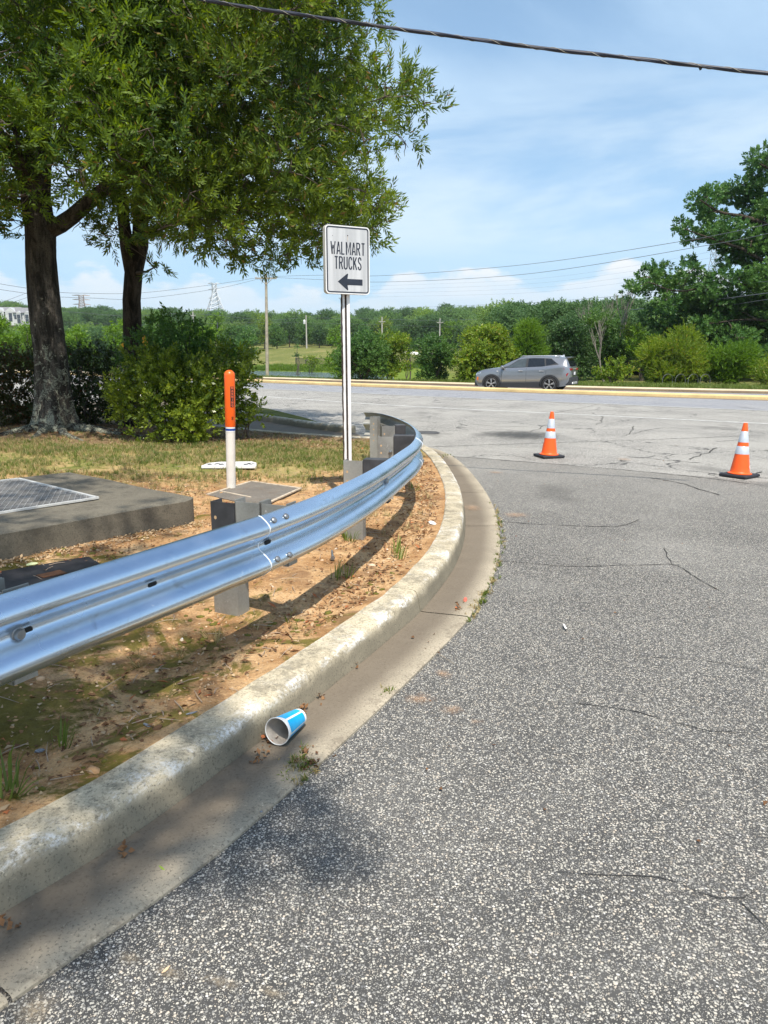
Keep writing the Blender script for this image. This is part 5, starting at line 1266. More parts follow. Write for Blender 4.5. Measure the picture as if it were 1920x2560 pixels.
shrub('shrub', 'darker loose shrub rising behind the lit broadleaf one, round the foot of the slender oak', lumps_px([(400, 850, 50, .8), (465, 862, 52, .8), (525, 880, 44, .9), (350, 895, 50, .9), (600, 885, 30, 1.), (445, 812, 32, 1.2), (392, 815, 30, 1.3), (505, 828, 26, 1.2), (425, 785, 16, 1.2), (478, 800, 15, 1.2), (560, 862, 22, 1), (345, 850, 20, 1.3), (415, 900, 45, 1.0), (500, 905, 45, 1.0), (565, 905, 35, 1.1)], 12.9), SP_HOLLY, 60, M_mid['mid'], 12)
shrub('shrub', 'low leafy shoots beside the marker post, above the shaded gutter', lumps_px([(600, 1030, 32, 0), (630, 1015, 26, .2), (575, 1050, 28, 0), (640, 1045, 20, 0)], 12.9), SP_HOLLY, 70, M_holly, 5)
hl = []
for px in range(-920, 345, 55):
    for py in (903, 955, 1005, 1035): hl.append((px + random.uniform(-15, 15), py + random.uniform(-12, 12), 52, random.uniform(-0.5, 0.5)))
hl1 = [h for h in hl if h[0] > 70]; hl2 = [h for h in hl if h[0] <= 70]
shrub('hedge', 'dark dense hedge between the two oak trunks', lumps_px(hl1, 15.6), SP_HEDGE, 55, M_hedge, 10, 'hedge', shell=0.3)
shrub('hedge', 'reddish olive hedge left of the thickest oak trunk', lumps_px(hl2, 15.6), SP_HEDGE, 55, M_hedge2, 10, 'hedge', shell=0.3)

# --- shrubs and trees across the road
MIDG = 'shrubs and small trees across the road'
def blob_lumps(x0, x1, y0, y1, Y, n, seed, conical=False, rfrac=0.24):
    r_ = random.Random(seed); out = []; cx_, cy_ = (x0 + x1) / 2, (y0 + y1) / 2; rx, ry = (x1 - x0) / 2, (y1 - y0) / 2
    for k in range(n):
        a = r_.uniform(0, 2 * PI); q = math.sqrt(r_.uniform(0.05, 1)) * 0.86; x, y = math.cos(a) * q, math.sin(a) * q
        if conical: x *= max(0.15, min(1, 0.5 + 0.55 * y))
        rr_ = min(rx, ry) * r_.uniform(0.7, 1.3) * rfrac * 1.5
        out.append((cx_ + x * rx, cy_ + y * ry, rr_, r_.uniform(-0.6, 0.6) * rx * Y / F_PX))
    return lumps_px(out, Y)
def plant(label, x0, x1, y0, y1, Y, kind, n=12, seed=0, conical=False, dens=10, tm=SP_MID, name='shrub', cat='shrub', scale=1.0, stems=5, rf=0.24):
    b = D((x0 + x1) / 2, y1, Y); z = float(terrain_z(b.x, b.y))
    return shrub(name, label, blob_lumps(x0, x1, y0, y1, Y, int(n * 1.3), seed, conical, rf), tm, dens * 1.9, M_mid[kind], stems, cat, 0.3, 0.3, MIDG, (b.x, b.y, z), 0.8 * scale, 1.25 * scale, 0.05)
plant('light green bushy tree left edge of the clump behind the sign post', 812, 880, 838, 955, 50, 'bright', 12, 1)
plant('dark rounded green tree directly behind the sign post', 850, 965, 828, 960, 47, 'mid', 22, 2, dens=12, name='small_tree', cat='tree')
plant('yellow green tree right of the dark rounded tree behind the sign', 935, 1022, 832, 950, 52, 'yellow', 16, 3, name='small_tree', cat='tree')
plant('slim dark green tree behind the yellow green one', 1005, 1035, 835, 900, 60, 'dark', 8, 4, name='small_tree', cat='tree')
plant('upright green bush standing alone left of the car', 1035, 1132, 838, 958, 48, 'mid', 20, 5, dens=11)
plant('large yellow green shrub just ahead of the car bonnet', 1145, 1285, 818, 962, 45, 'yellow', 30, 6, dens=12)
plant('bright green conical tree behind the car roof', 1275, 1375, 800, 940, 50, 'bright', 24, 7, True, dens=14, tm=SP_FINE, name='small_tree', cat='tree')
plant('dark green tree right of the bright conical one, behind the car tail', 1370, 1480, 775, 960, 52, 'dark', 26, 8, dens=10, name='small_tree', cat='tree')
plant('dark green tree with pale leaf backs between the bare snags', 1450, 1570, 765, 955, 54, 'mid', 26, 9, dens=9, name='small_tree', cat='tree')
plant('low olive shrub at the pavement edge behind the car', 1490, 1580, 900, 965, 42, 'yellow', 10, 10)
plant('slender yellow green tree among the dark ones', 1545, 1600, 800, 900, 56, 'yellow', 10, 11, True, tm=SP_FINE, name='small_tree', cat='tree')
plant('pale green leafy tree in front of the big oak, its left neighbour', 1570, 1640, 810, 900, 52, 'bright', 12, 12, name='small_tree', cat='tree')
plant('wide feathery olive green tree at the pavement under the big oak', 1600, 1765, 830, 962, 43, 'yellow', 34, 13, dens=15, tm=SP_FINE, name='small_tree', cat='tree')
plant('dark undergrowth bush below the feathery olive tree', 1600, 1780, 925, 972, 44, 'dark', 16, 14)
plant('bright feathery green bush right of the olive tree', 1775, 1890, 862, 962, 42, 'bright', 24, 15, dens=15, tm=SP_FINE)
plant('yellow green bush at the right edge of the picture', 1870, 1990, 895, 962, 40, 'yellow', 14, 16, dens=14, tm=SP_FINE)
plant('bright green young tree at the far left above the hedge', 60, 125, 790, 880, 46, 'bright', 12, 17, name='small_tree', cat='tree')
plant('bright tree at the left picture edge under the townhouses', -30, 55, 790, 880, 48, 'bright', 14, 18, name='small_tree', cat='tree')
plant('bright green bush between the oak trunks above the hedge', 160, 235, 822, 890, 44, 'bright', 10, 19)
plant('upright bright green tree touching the slender oak trunk', 262, 318, 790, 890, 46, 'bright', 12, 20, name='small_tree', cat='tree')
plant('mid green spreading tree right of the slender oak trunk', 360, 450, 790, 900, 44, 'mid', 20, 21, name='small_tree', cat='tree')
plant('bright green tree behind the broadleaf shrub tops', 455, 540, 800, 900, 48, 'bright', 16, 22, name='small_tree', cat='tree')
plant('soft green bush across the road at the shrub edge', 520, 600, 860, 925, 58, 'bright', 10, 23)
plant('young oval tree left of the tall utility pole', 597, 645, 822, 905, 92, 'mid', 12, 24, name='small_tree', cat='tree', scale=1.5, dens=5)
plant('thin wispy sapling right of the tall utility pole', 735, 752, 858, 900, 110, 'mid', 5, 25, True, name='small_tree', cat='tree', scale=1.4, dens=4)
plant('round yellow green bush by the black fence', 750, 800, 890, 920, 122, 'yellow', 9, 26, scale=1.8, dens=3)
plant('small dark conifer on the far verge', 1145, 1168, 842, 878, 150, 'dark', 8, 27, True, name='small_tree', cat='tree', scale=2, dens=2.5)

# --- big white oak on the right
def opx(lst, Y): return [(at(px, py, Y + dY), r * (Y + dY) / F_PX) for px, py, r, dY in lst]
r_ = random.Random(4)
ow = [(1578, 728, 20), (1600, 712, 24), (1622, 690, 26), (1645, 672, 22), (1640, 720, 26), (1668, 712, 26), (1690, 698, 26), (1700, 740, 30), (1730, 745, 30), (1665, 760, 26), (1745, 700, 26), (1725, 675, 20), (1722, 655, 16), (1770, 725, 30), (1790, 700, 26), (1760, 760, 34),
      (1702, 565, 18), (1718, 572, 18), (1734, 588, 20), (1722, 605, 14), (1745, 505, 24), (1768, 490, 24), (1790, 488, 26), (1815, 480, 24), (1850, 462, 20), (1845, 495, 26), (1872, 500, 28), (1765, 530, 24), (1790, 545, 24), (1775, 575, 28), (1800, 590, 32), (1830, 570, 30), (1845, 610, 32), (1870, 560, 30), (1880, 600, 36), (1860, 640, 32), (1830, 640, 24), (1880, 690, 34), (1850, 700, 26), (1820, 620, 22), (1810, 660, 16),
      (1905, 430, 28), (1895, 400, 26), (1920, 390, 30), (1885, 440, 18), (1930, 470, 44), (1935, 530, 48), (1920, 590, 44), (1920, 650, 46), (1910, 720, 48), (1940, 780, 60)]
for k in range(60):
    px, py = r_.uniform(1640, 2250), r_.uniform(745, 905)
    if px < 1720 and py < 790: continue
    ow.append((px, py, r_.uniform(26, 46)))
for k in range(70): 
    px, py = r_.uniform(1925, 2500), r_.uniform(150, 800)
    if py < 470 - (px - 1925) * 1.0: continue
    ow.append((px, py, r_.uniform(36, 60)))
ow = opx([(a, b, c, r_.uniform(-2.5, 3.5)) for a, b, c in ow], 52)
gx = at(2040, 960, 52)
big_tree('white_oak', [((gx[0], 52, -0.3), 0.55), (at(2030, 800, 52), 0.45), (at(2015, 600, 52), 0.38), (at(2000, 400, 52), 0.28), (at(1990, 200, 52), 0.12)],
         [[(at(2028, 780, 52), 0.22), (at(1930, 735, 51.5), 0.14), (at(1820, 708, 51), 0.09), (at(1700, 728, 50.5), 0.05), (at(1620, 705, 50), 0.025)],
          [(at(2015, 620, 52), 0.28), (at(1940, 575, 51.5), 0.2), (at(1870, 545, 51), 0.14), (at(1800, 530, 50.5), 0.08), (at(1750, 500, 50), 0.04)],
          [(at(2010, 560, 52), 0.2), (at(1930, 650, 51.5), 0.14), (at(1850, 620, 51), 0.1), (at(1760, 590, 50.5), 0.05), (at(1712, 572, 50), 0.025)],
          [(at(2000, 450, 52), 0.2), (at(1940, 430, 51.5), 0.12), (at(1900, 410, 51), 0.05)],
          [(at(2030, 840, 52), 0.16), (at(1900, 800, 51), 0.09), (at(1760, 810, 50), 0.03)]],
         ow, SP_WOAK, 11, M_mid['oak'], M_bark2, 'big spreading oak with ragged dark green limbs at the right edge across the road', shell=0.35, rk=3.0, twigs=2)
# bare snags
def snag(x, y0, y1, Y, label, seed, lean=0.0):
    r_ = random.Random(seed); b = D(x, y1, Y); t = empty('bare_tree', (b.x, Y, float(terrain_z(b.x, Y))), label=label, cat='bare tree', group='bare snags among the green trees'); mb = MB()
    H = D(x, y0, Y).z - t.location.z
    def grow(p, d, L, r, dep):
        q = p + d * L; mid = p + d * L * 0.5 + Vector((r_.uniform(-1, 1), 0, 0)) * L * 0.06
        mb.tube([p, mid, q], [r * 0.55, r * 0.45, r * 0.38], 5, cap=False)
        if dep == 0: return
        for k in range(2 if dep < 4 else 3):
            nd = (d + Vector((r_.uniform(-0.32, 0.32), r_.uniform(-0.3, 0.3), r_.uniform(0.1, 0.4)))).normalized(); grow(q, nd, L * r_.uniform(0.5, 0.8), r * 0.62, dep - 1)
    grow(Vector((0, 0, 0)), Vector((lean, 0, 1)).normalized(), H * 0.34, 0.16, 5); mb.build('trunk', M_dead, t, smooth=True)
snag(1450, 738, 940, 56, 'bare grey snag with fine twigs standing behind the car, leftmost of the snags', 1)
snag(1485, 762, 940, 55, 'shorter bare snag between two taller ones', 2, 0.05)
snag(1548, 712, 940, 56, 'tallest bare snag, its thin twigs against a white cloud', 3, -0.03)
snag(1510, 790, 940, 50, 'leaning pale bare trunk among dark foliage', 4, -0.25)

# --- trees along the wood's edge beyond the meadow, each its own
EDG = 'trees at the edge of the wood beyond the meadow'
r_ = random.Random(21)
def edge_tree(px, y0, y1, w, Y, kind, label, seed):
    b = D(px, y1, Y); z = float(terrain_z(b.x, b.y)); H = D(px, y0, Y).z - z; W = w * Y / F_PX
    t = empty('woodland_tree', (b.x, b.y, z), label=label, cat='tree', group=EDG); rr_ = random.Random(seed)
    mb = MB(); mb.tube([(0, 0, -0.3), (0.1, 0, H * 0.4), (0, 0, H * 0.7)], [0.18, 0.13, 0.05], 6, cap=False); mb.build('trunk', M_twig, t, smooth=True)
    lm = []
    for k in range(13):
        zz = rr_.uniform(0.3, 0.93); q = math.sqrt(max(0.05, 1 - ((zz - 0.55) / 0.5) ** 2)); a = rr_.uniform(0, 2 * PI); d = rr_.uniform(0.1, 0.75) * q
        lm.append(((W / 2 * d * math.cos(a), W / 2 * d * math.sin(a), H * zz), W * 0.2 * rr_.uniform(0.8, 1.3)))
    V, Fq = foliage(lm, 1.6 if W > 6 else 2.4, SP_MID, 0.5, 0.3, 2.2, 3.4); np_mesh('crown', V, Fq, M_mid[kind], t, kind='stuff')
kinds = ['mid', 'dark', 'bright', 'mid', 'oak', 'yellow', 'mid', 'dark']
desc = {'mid': 'mid green rounded', 'dark': 'dark green', 'bright': 'bright green', 'oak': 'deep green broad', 'yellow': 'yellowish green'}
marks = ['above the left end of the pale path', 'left of the lattice pylon', 'below the lattice pylon', 'left of the tall utility pole', 'just left of the tall utility pole', 'right of the tall utility pole', 'by the pole with the white transformer', 'right of the white transformer pole', 'left of the sign post', 'behind the sign post', 'right of the sign post', 'over the yellow green tree', 'left of the middle far pole', 'by the middle far pole', 'right of the middle far pole', 'left of the right far pole', 'by the right far pole', 'left of the small conifer', 'right of the small conifer', 'above the car bonnet shrub']
for k, mk_ in enumerate(marks):
    px = 470 + k * 37 + r_.uniform(-8, 8); kd = kinds[k % 8]; Y = 205 + r_.uniform(-6, 12)
    edge_tree(px, 800 + r_.uniform(-16, 20), 858, 44 + r_.uniform(-8, 14), Y, kd, desc[kd] + ' woodland tree ' + mk_, k)

# --- the wooded hill: one mass of crowns
def tree_proto(name, mat, seed, kind=0):
    rr_ = random.Random(seed); lm = []
    for k in range(16):
        zz = rr_.uniform(0.15, 0.9); q = math.sqrt(max(0.08, 1 - ((zz - 0.5) / 0.55) ** 2)); a = rr_.uniform(0, 2 * PI); d = rr_.uniform(0.1, 0.8) * q
        lm.append(((0.5 * d * math.cos(a), 0.5 * d * math.sin(a), zz), 0.19 * rr_.uniform(0.8, 1.3)))
    V, Fq = foliage(lm, 190 , (SP_MID[0] * 0.2, SP_MID[1]), 0.6, 0.3, 0.8, 1.3)
    return np_mesh(None, V, Fq, mat)
def gn_instances(name, pts, scales, me, seed):
    """one object: copies of one crown mesh on the points, by geometry nodes"""
    src = bpy.data.objects.new('crown_source', me)
    ng = bpy.data.node_groups.new(name, 'GeometryNodeTree'); ng.interface.new_socket('Geometry', in_out='INPUT', socket_type='NodeSocketGeometry'); ng.interface.new_socket('Geometry', in_out='OUTPUT', socket_type='NodeSocketGeometry')
    N, L = ng.nodes, ng.links; gi, go = N.new('NodeGroupInput'), N.new('NodeGroupOutput'); iop = N.new('GeometryNodeInstanceOnPoints'); oi = N.new('GeometryNodeObjectInfo'); oi.inputs['Object'].default_value = src; oi.inputs['As Instance'].default_value = True
    na = N.new('GeometryNodeInputNamedAttribute'); na.data_type = 'FLOAT_VECTOR'; na.inputs['Name'].default_value = 'sc'; nr = N.new('GeometryNodeInputNamedAttribute'); nr.data_type = 'FLOAT_VECTOR'; nr.inputs['Name'].default_value = 'rt'
    L.new(gi.outputs[0], iop.inputs['Points']); L.new(oi.outputs['Geometry'], iop.inputs['Instance']); L.new(na.outputs['Attribute'], iop.inputs['Scale']); L.new(nr.outputs['Attribute'], iop.inputs['Rotation']); L.new(iop.outputs[0], go.inputs[0])
    pm = bpy.data.meshes.new(name); pm.vertices.add(len(pts)); pm.vertices.foreach_set('co', pts.astype(np.float32).ravel())
    a = pm.attributes.new('sc', 'FLOAT_VECTOR', 'POINT'); a.data.foreach_set('vector', scales.astype(np.float32).ravel())
    r = np.random.default_rng(seed); rt_ = np.zeros((len(pts), 3), np.float32); rt_[:, 2] = r.uniform(0, 6.28, len(pts)); a = pm.attributes.new('rt', 'FLOAT_VECTOR', 'POINT'); a.data.foreach_set('vector', rt_.ravel())
    o = link(name, pm, None, kind='stuff'); md = o.modifiers.new('crowns', 'NODES'); md.node_group = ng; return o
FR = np.random.default_rng(5); fp = []
R = 200.0
while R < 860:
    sp_ = 5.2 + R * 0.006; na_ = int(R * math.radians(92) / sp_)
    a = np.radians(-50) + np.radians(92) * (np.arange(na_) + FR.uniform(-0.45, 0.45, na_)) / na_; rr2 = R + FR.uniform(-0.5, 0.5, na_) * sp_
    fp.append(np.stack([rr2 * np.sin(a), rr2 * np.cos(a)], 1)); R += sp_ * (1.0 if R < 260 else 1.5)
fp = np.concatenate(fp); d, _ = poly_dist(PW, fp[:, 0], fp[:, 1])
right_ = fp[:, 0] > 25
keep = (d > np.where(right_, 60, 128) + 5 * np.sin(fp[:, 0] / 13)); az_ = np.degrees(np.arctan2(fp[:, 0], fp[:, 1])); R__ = np.hypot(fp[:, 0], fp[:, 1]); keep &= ~((az_ < -24.3) & (R__ > 225) & (R__ < 325)); fp = fp[keep]
# a fringe of dense wood closer in on the right
q = []
for k in range(230):
    a = math.radians(FR.uniform(9, 34)); r2 = FR.uniform(64, 120); q.append((r2 * math.sin(a), r2 * math.cos(a)))
for k in range(420):
    a = math.radians(FR.uniform(-48, -15.5)); r2 = FR.uniform(150, 240 if a > math.radians(-23.8) else 185); q.append((r2 * math.sin(a), r2 * math.cos(a)))
fz = terrain_z(fp[:, 0], fp[:, 1]); hs = FR.uniform(7, 11.5, len(fp)) * np.where(fp[:, 1] < 260, 0.78, 1.0) * (1 + 0.25 * (fbm2(fp[:, 0] / 25, fp[:, 1] / 25, 8) - 0.5)); ws = hs * FR.uniform(0.85, 1.25, len(fp)) * np.where(fp[:, 1] < 260, 1.1, 1.0)
q = np.array(q); qz = terrain_z(q[:, 0], q[:, 1]); rq = np.hypot(q[:, 0], q[:, 1]); qh = np.where(q[:, 0] > 0, np.clip(1.6 + (0.046 + 0.02 * FR.uniform(0, 1, len(q)) ** 2) * rq - qz, 2.5, 9), FR.uniform(5, 9, len(q)))
P3 = np.concatenate([np.c_[fp, fz], np.c_[q, qz]]); S3 = np.concatenate([np.c_[ws, ws, hs], np.c_[qh * 1.1, qh * 1.1, qh]])
tint = FR.uniform(0, 1, len(P3)) * 0.45 + fbm2(P3[:, 0] / 28, P3[:, 1] / 28, 31) * 0.6
M_for = [leaf_mat('wood_dark', (0.050, 0.119, 0.043), (0.108, 0.198, 0.061), 0.25, 0.9, 0.6), leaf_mat('wood_mid', (0.079, 0.173, 0.049), (0.165, 0.278, 0.071), 0.25, 0.9, 0.6), leaf_mat('wood_light', (0.104, 0.200, 0.046), (0.217, 0.322, 0.070), 0.25, 0.9, 0.6), leaf_mat('wood_bright', (0.124, 0.233, 0.034), (0.248, 0.373, 0.054), 0.3, 0.9, 0.6)]
edges_ = np.quantile(tint, [0, 0.3, 0.62, 0.86, 1.0]); edges_[-1] += 1
for k in range(4):
    m = (tint >= edges_[k]) & (tint < edges_[k + 1]); h_ = np.where(m)[0]
    gn_instances('forest', P3[h_], S3[h_], tree_proto('forest_crown', M_for[k], 40 + k), k)

# --- grass, leaf litter, clods, twigs
def on_lawn(n, x0, x1, y0, y1, dens=None, dmin=0.26):
    x, y = rng.uniform(x0, x1, n), rng.uniform(y0, y1, n); d, _ = poly_dist(kpath[::6], x, y); m = d > dmin
    # not on the slab
    rx, ry = x - R_.x, y - R_.y; a, b = rx * u_.x + ry * u_.y, rx * v_.x + ry * v_.y; m &= ~((a > -0.03) & (a < 4.4) & (b > -0.03) & (b < 2.4))
    m &= ~((np.abs(x - mx - 0.1) < 0.9) & (np.abs(y - 7.75) < 0.55) & (x > L1.x) & (x < L3.x) & (y < L2.y))
    if dens is not None: m &= rng.uniform(0, 1, n) < dens(x, y)
    x, y = x[m], y[m]; return np.stack([x, y, lawn_z(x, y)], 1)
def tuft_tmpl(n, h, w, spread, seed):
    r = np.random.default_rng(seed); V, Fq = [], []
    for k in range(n):
        a = r.uniform(0, 2 * PI); b0 = r.uniform(0, 0.3) * h; L = h * r.uniform(0.6, 1.2); lean = r.uniform(0.1, 1) * spread; s = np.array([-math.sin(a), math.cos(a), 0]) * w / 2; d = np.array([math.cos(a), math.sin(a), 0])
        o = d * b0; m = o + d * L * lean * 0.4 + [0, 0, L * 0.6]; e = o + d * L * lean + [0, 0, L * (1 - 0.35 * lean)]
        i = len(V); V += [o - s, o + s, m + s * 0.7, m - s * 0.7, e]; Fq += [(i, i + 1, i + 2, i + 3), (i + 3, i + 2, i + 4, i + 4)]
    return np.array(V), Fq
def tris(T):
    V, Fq = T; out = []
    for f in Fq:
        if f[2] == f[3]: out.append(f[:3])
        else: out += [(f[0], f[1], f[2]), (f[0], f[2], f[3])]
    return V, np.array(out)
TG = tris(tuft_tmpl(7, 0.055, 0.0045, 0.8, 1)); TG2 = tris(tuft_tmpl(9, 0.11, 0.007, 0.7, 2)); TW = tris(tuft_tmpl(8, 0.075, 0.012, 1.0, 3))
M_grassg = leaf_mat('lawn_grass_green', (0.06, 0.11, 0.015), (0.20, 0.25, 0.05), 0.3, 2, 0.5)
M_grassy = leaf_mat('dry_grass', (0.25, 0.20, 0.08), (0.50, 0.40, 0.20), 0.2, 2, 0.6)
def scat(name, T, P, mat, smin=0.7, smax=1.4, tilt=0.15, **k):
    n = len(P); Dv = np.stack([rng.normal(0, tilt, n), rng.normal(0, tilt, n), np.ones(n)], 1); V, Fq = scatter(T[0], T[1], P, rotmats(Dv), rng.uniform(smin, smax, n)); return np_mesh(name, V, Fq, mat, **k)
gd = lambda x, y: np.clip((y - 1.7 * np.clip(x + 0.9, 0, 3) - 7.9) / 1.6, 0, 1) * np.clip((12.9 - y + 0.1 * x) / 1.0, 0.04, 1) * np.clip((fbm2(x * 1.1, y * 1.1, 4) - 0.34) * 6, 0.08, 1)
scat('grass', TG, on_lawn(26000, -7.5, 0.6, 6.5, 14, gd), M_grassg, kind='stuff')
scat('dry_grass', TG, on_lawn(24000, -7.5, 0.6, 6.0, 14.5, lambda x, y: np.clip(gd(x, y) * 1.2 + 0.06, 0, 1)), M_grassy, tilt=0.5, kind='stuff')
g2 = lambda x, y: np.clip((fbm2(x * 0.9, y * 0.9, 14) - 0.5) * 5, 0.0, 1) * np.clip((y - 1) / 2, 0.3, 1)
scat('dry_grass', TG2, on_lawn(1500, -4, 0.4, 1.2, 8.5, g2, 0.3), M_grassy, 0.4, 0.9, 0.7, kind='stuff')
scat('weeds', TG2, on_lawn(260, -4, 0.6, 1.6, 9.5, g2, 0.3), M_grassg, 0.4, 0.8, 0.4, kind='stuff')
pts = [G(x, y, 0.14) for x, y in ((870, 1350), (862, 1345), (880, 1352), (890, 1190), (1000, 1390), (990, 1378), (1030, 1218), (1040, 1222), (610, 1200), (603, 1206), (618, 1198), (840, 1440), (870, 1436), (20, 1970), (32, 1985), (8, 1990), (150, 1850), (868, 1140), (934, 1125), (705, 1380), (1010, 1200))]
P = np.array([(p.x, p.y, lawn_z(p.x, p.y)) for p in pts]); scat('grass_tuft', TG2, P, M_grassg, 0.9, 1.5, 0.3, kind='stuff')
# weeds in the joint between gutter and asphalt
jp = []
for _ in range(150):
    s_ = rng.uniform(arc_at(4.3), arc_at(8.0)); s_ = s_ if rng.uniform() < 0.35 else [arc_at(5.0), arc_at(5.6), arc_at(6.2), arc_at(6.9), arc_at(4.75)][rng.integers(5)] + rng.normal(0, 0.13)
    p = np.array([np.interp(s_, karc, kpath[:, k]) for k in (0, 1)]); q = np.array([np.interp(s_ + 0.02, karc, kpath[:, k]) for k in (0, 1)]); t_ = (q - p) / np.linalg.norm(q - p); o = p + np.array([t_[1], -t_[0]]) * (0.315 + rng.normal(0, 0.018)); jp.append((o[0], o[1], 0.012))
for _ in range(60):
    p = G(750 + rng.normal(0, 16), 1905 + rng.normal(0, 22), 0.02); jp.append((p.x, p.y, 0.01))
for _ in range(22):
    p = G(968 + rng.normal(0, 7), 1724 + rng.normal(0, 4), 0.02); jp.append((p.x, p.y, 0.01))
for _ in range(45):
    p = G(1110 + rng.normal(0, 12), 1139 + rng.normal(0, 3), 0.02); jp.append((p.x, p.y, 0.01))
P = np.array(jp); m = rng.uniform(0, 1, len(P)) < 0.55
scat('joint_weeds', TW, P[m], M_grassg, 0.2, 0.55, 0.5, kind='stuff'); scat('joint_dry_weeds', TW, P[~m], M_grassy, 0.2, 0.55, 0.9, kind='stuff')
# leaves and chips
LT = (np.array([[0, 0, 0.002], [0.011, 0.022, 0.006], [0, 0.05, 0.001], [-0.011, 0.022, 0.008]]), np.array([[0, 1, 2, 3]]))
M_lit = [leaf_mat('litter_brown', (0.10, 0.045, 0.02), (0.30, 0.16, 0.07), 0.1, 3, 0.7, odd=(0.42, 0.14, 0.05), oddf=0.08), leaf_mat('litter_tan', (0.32, 0.22, 0.12), (0.60, 0.45, 0.28), 0.1, 3, 0.7)]
def litter(name, P, mat, smin=0.5, smax=1.3, tilt=0.35):
    P = P + [0, 0, 0.004]; n = len(P); Dv = np.stack([rng.normal(0, tilt, n), rng.normal(0, tilt, n), np.ones(n)], 1); S = np.stack([rng.uniform(0.3, 1.1, n), rng.uniform(smin, smax, n), rng.uniform(0.5, 1.5, n)], 1)
    V, Fq = scatter(LT[0], LT[1], P, rotmats(Dv), S); return np_mesh(name, V, Fq, mat, kind='stuff')
kd_ = lambda x, y: np.clip(np.exp(-((poly_dist(kpath[::10], x, y)[0] - 0.42) / 0.22) ** 2) * np.clip((y - 2.6) / 2, 0.25, 1), 0, 1)
litter('leaf_litter', on_lawn(15000, -3, 0.8, 2, 10.5, kd_), M_lit[0], 0.6, 1.5); litter('leaf_litter', on_lawn(7000, -3, 0.8, 2, 10.5, kd_), M_lit[1], 0.5, 1.3)
litter('leaf_litter', on_lawn(10000, -4.2, 0.5, 1.0, 9, lambda x, y: np.clip((fbm2(x * 1.6, y * 1.6, 77) - 0.36) * 4, 0.05, 1)), M_lit[0], 0.25, 0.8); litter('leaf_litter', on_lawn(5000, -4.2, 0.5, 1.0, 9), M_lit[1], 0.12, 0.5)
litter('leaf_litter', on_lawn(9000, -9, 0, 10.8, 15.5, lambda x, y: np.clip((y + 0.25 * x - 10.2) / 1.2, 0, 1)), M_lit[0], 0.9, 1.8); litter('leaf_litter', on_lawn(3000, -9, 0, 10.8, 15.5, lambda x, y: np.clip((y + 0.25 * x - 10.2) / 1.2, 0, 1)), M_lit[1], 0.6, 1.4)
# litter along the foot of the slab
sp_ = np.array([tuple(sl(a, -abs(rng.normal(0, 0.09)) - 0.01, 0)) for a in rng.uniform(0, 3.2, 900)]); sp_[:, 2] = lawn_z(sp_[:, 0], sp_[:, 1]); litter('leaf_litter', sp_, M_lit[1], 0.3, 1.0)
# gutter debris: beside the cup and scattered
gp = []
for cx_, cy_, n, s_ in ((668, 1848, 26, 9), (745, 1772, 22, 14), (800, 1745, 8, 14), (650, 1885, 8, 14), (305, 2130, 8, 14), (1070, 1610, 5, 20), (770, 1900, 40, 24), (20, 2320, 8, 20), (640, 1910, 4, 5), (890, 1665, 5, 10), (1150, 1520, 16, 9)):
    for _ in range(n): p = G(cx_ + rng.normal(0, s_), cy_ + rng.normal(0, s_ * 0.6), 0.022); gp.append((p.x, p.y, 0.021))
litter('gutter_litter', np.array(gp), M_lit[0], 0.2, 0.7, 0.6)
pl_ = np.stack([rng.uniform(-1.2, 6, 260), rng.uniform(1.2, 14, 260), np.full(260, 0.006)], 1); d, _ = poly_dist(kpath[::6], pl_[:, 0], pl_[:, 1]); litter('road_litter', pl_[d < -0.3][:120], M_lit[0], 0.15, 0.6, 0.1)
# clods and pebbles
bm = bmesh.new(); bmesh.ops.create_icosphere(bm, subdivisions=1, radius=1.0); IV = np.array([v.co[:] for v in bm.verts]); IF = np.array([[v.index for v in f.verts] for f in bm.faces]); bm.free()
IV = IV * (1 + 0.3 * noise3(IV, 2.1)[:, None])
def stones(name, P, smin, smax, mat, flat=0.55):
    n = len(P); s_ = rng.uniform(smin, smax, n) * rng.uniform(0.5, 1.2, n); S = np.stack([s_, s_ * rng.uniform(0.6, 1, n), s_ * flat], 1); Dv = np.stack([rng.normal(0, 0.2, n), rng.normal(0, 0.2, n), np.ones(n)], 1)
    V, Fq = scatter(IV, IF, P, rotmats(Dv), S); return np_mesh(name, V, Fq, mat, kind='stuff')
M_clod = NT('clods'); _g = M_clod.n.new('ShaderNodeNewGeometry'); M_clod.set('Base Color', M_clod.cramp(_g.outputs['Random Per Island'], [(0, (0.16, 0.085, 0.04)), (0.5, (0.40, 0.22, 0.10)), (0.85, (0.60, 0.38, 0.20)), (1.0, (0.62, 0.52, 0.40))])); M_clod.set('Roughness', 0.95); M_clod = M_clod.m
stones('soil_clods', on_lawn(11000, -4, 0.7, 1.4, 9.0, lambda x, y: np.clip((fbm2(x * 1.9, y * 1.9, 21) - 0.4) * 5, 0.12, 1)), 0.003, 0.014, M_clod)
stones('soil_clods', on_lawn(140, -4, 0.7, 1.6, 8.0), 0.018, 0.036, M_clod, 0.4)
stones('soil_clods', on_lawn(900, -4, 0.7, 1.6, 8.0, lambda x, y: np.clip((fbm2(x * 2.5, y * 2.5, 51) - 0.48) * 7, 0.0, 1)), 0.012, 0.026, M_clod, 0.5)
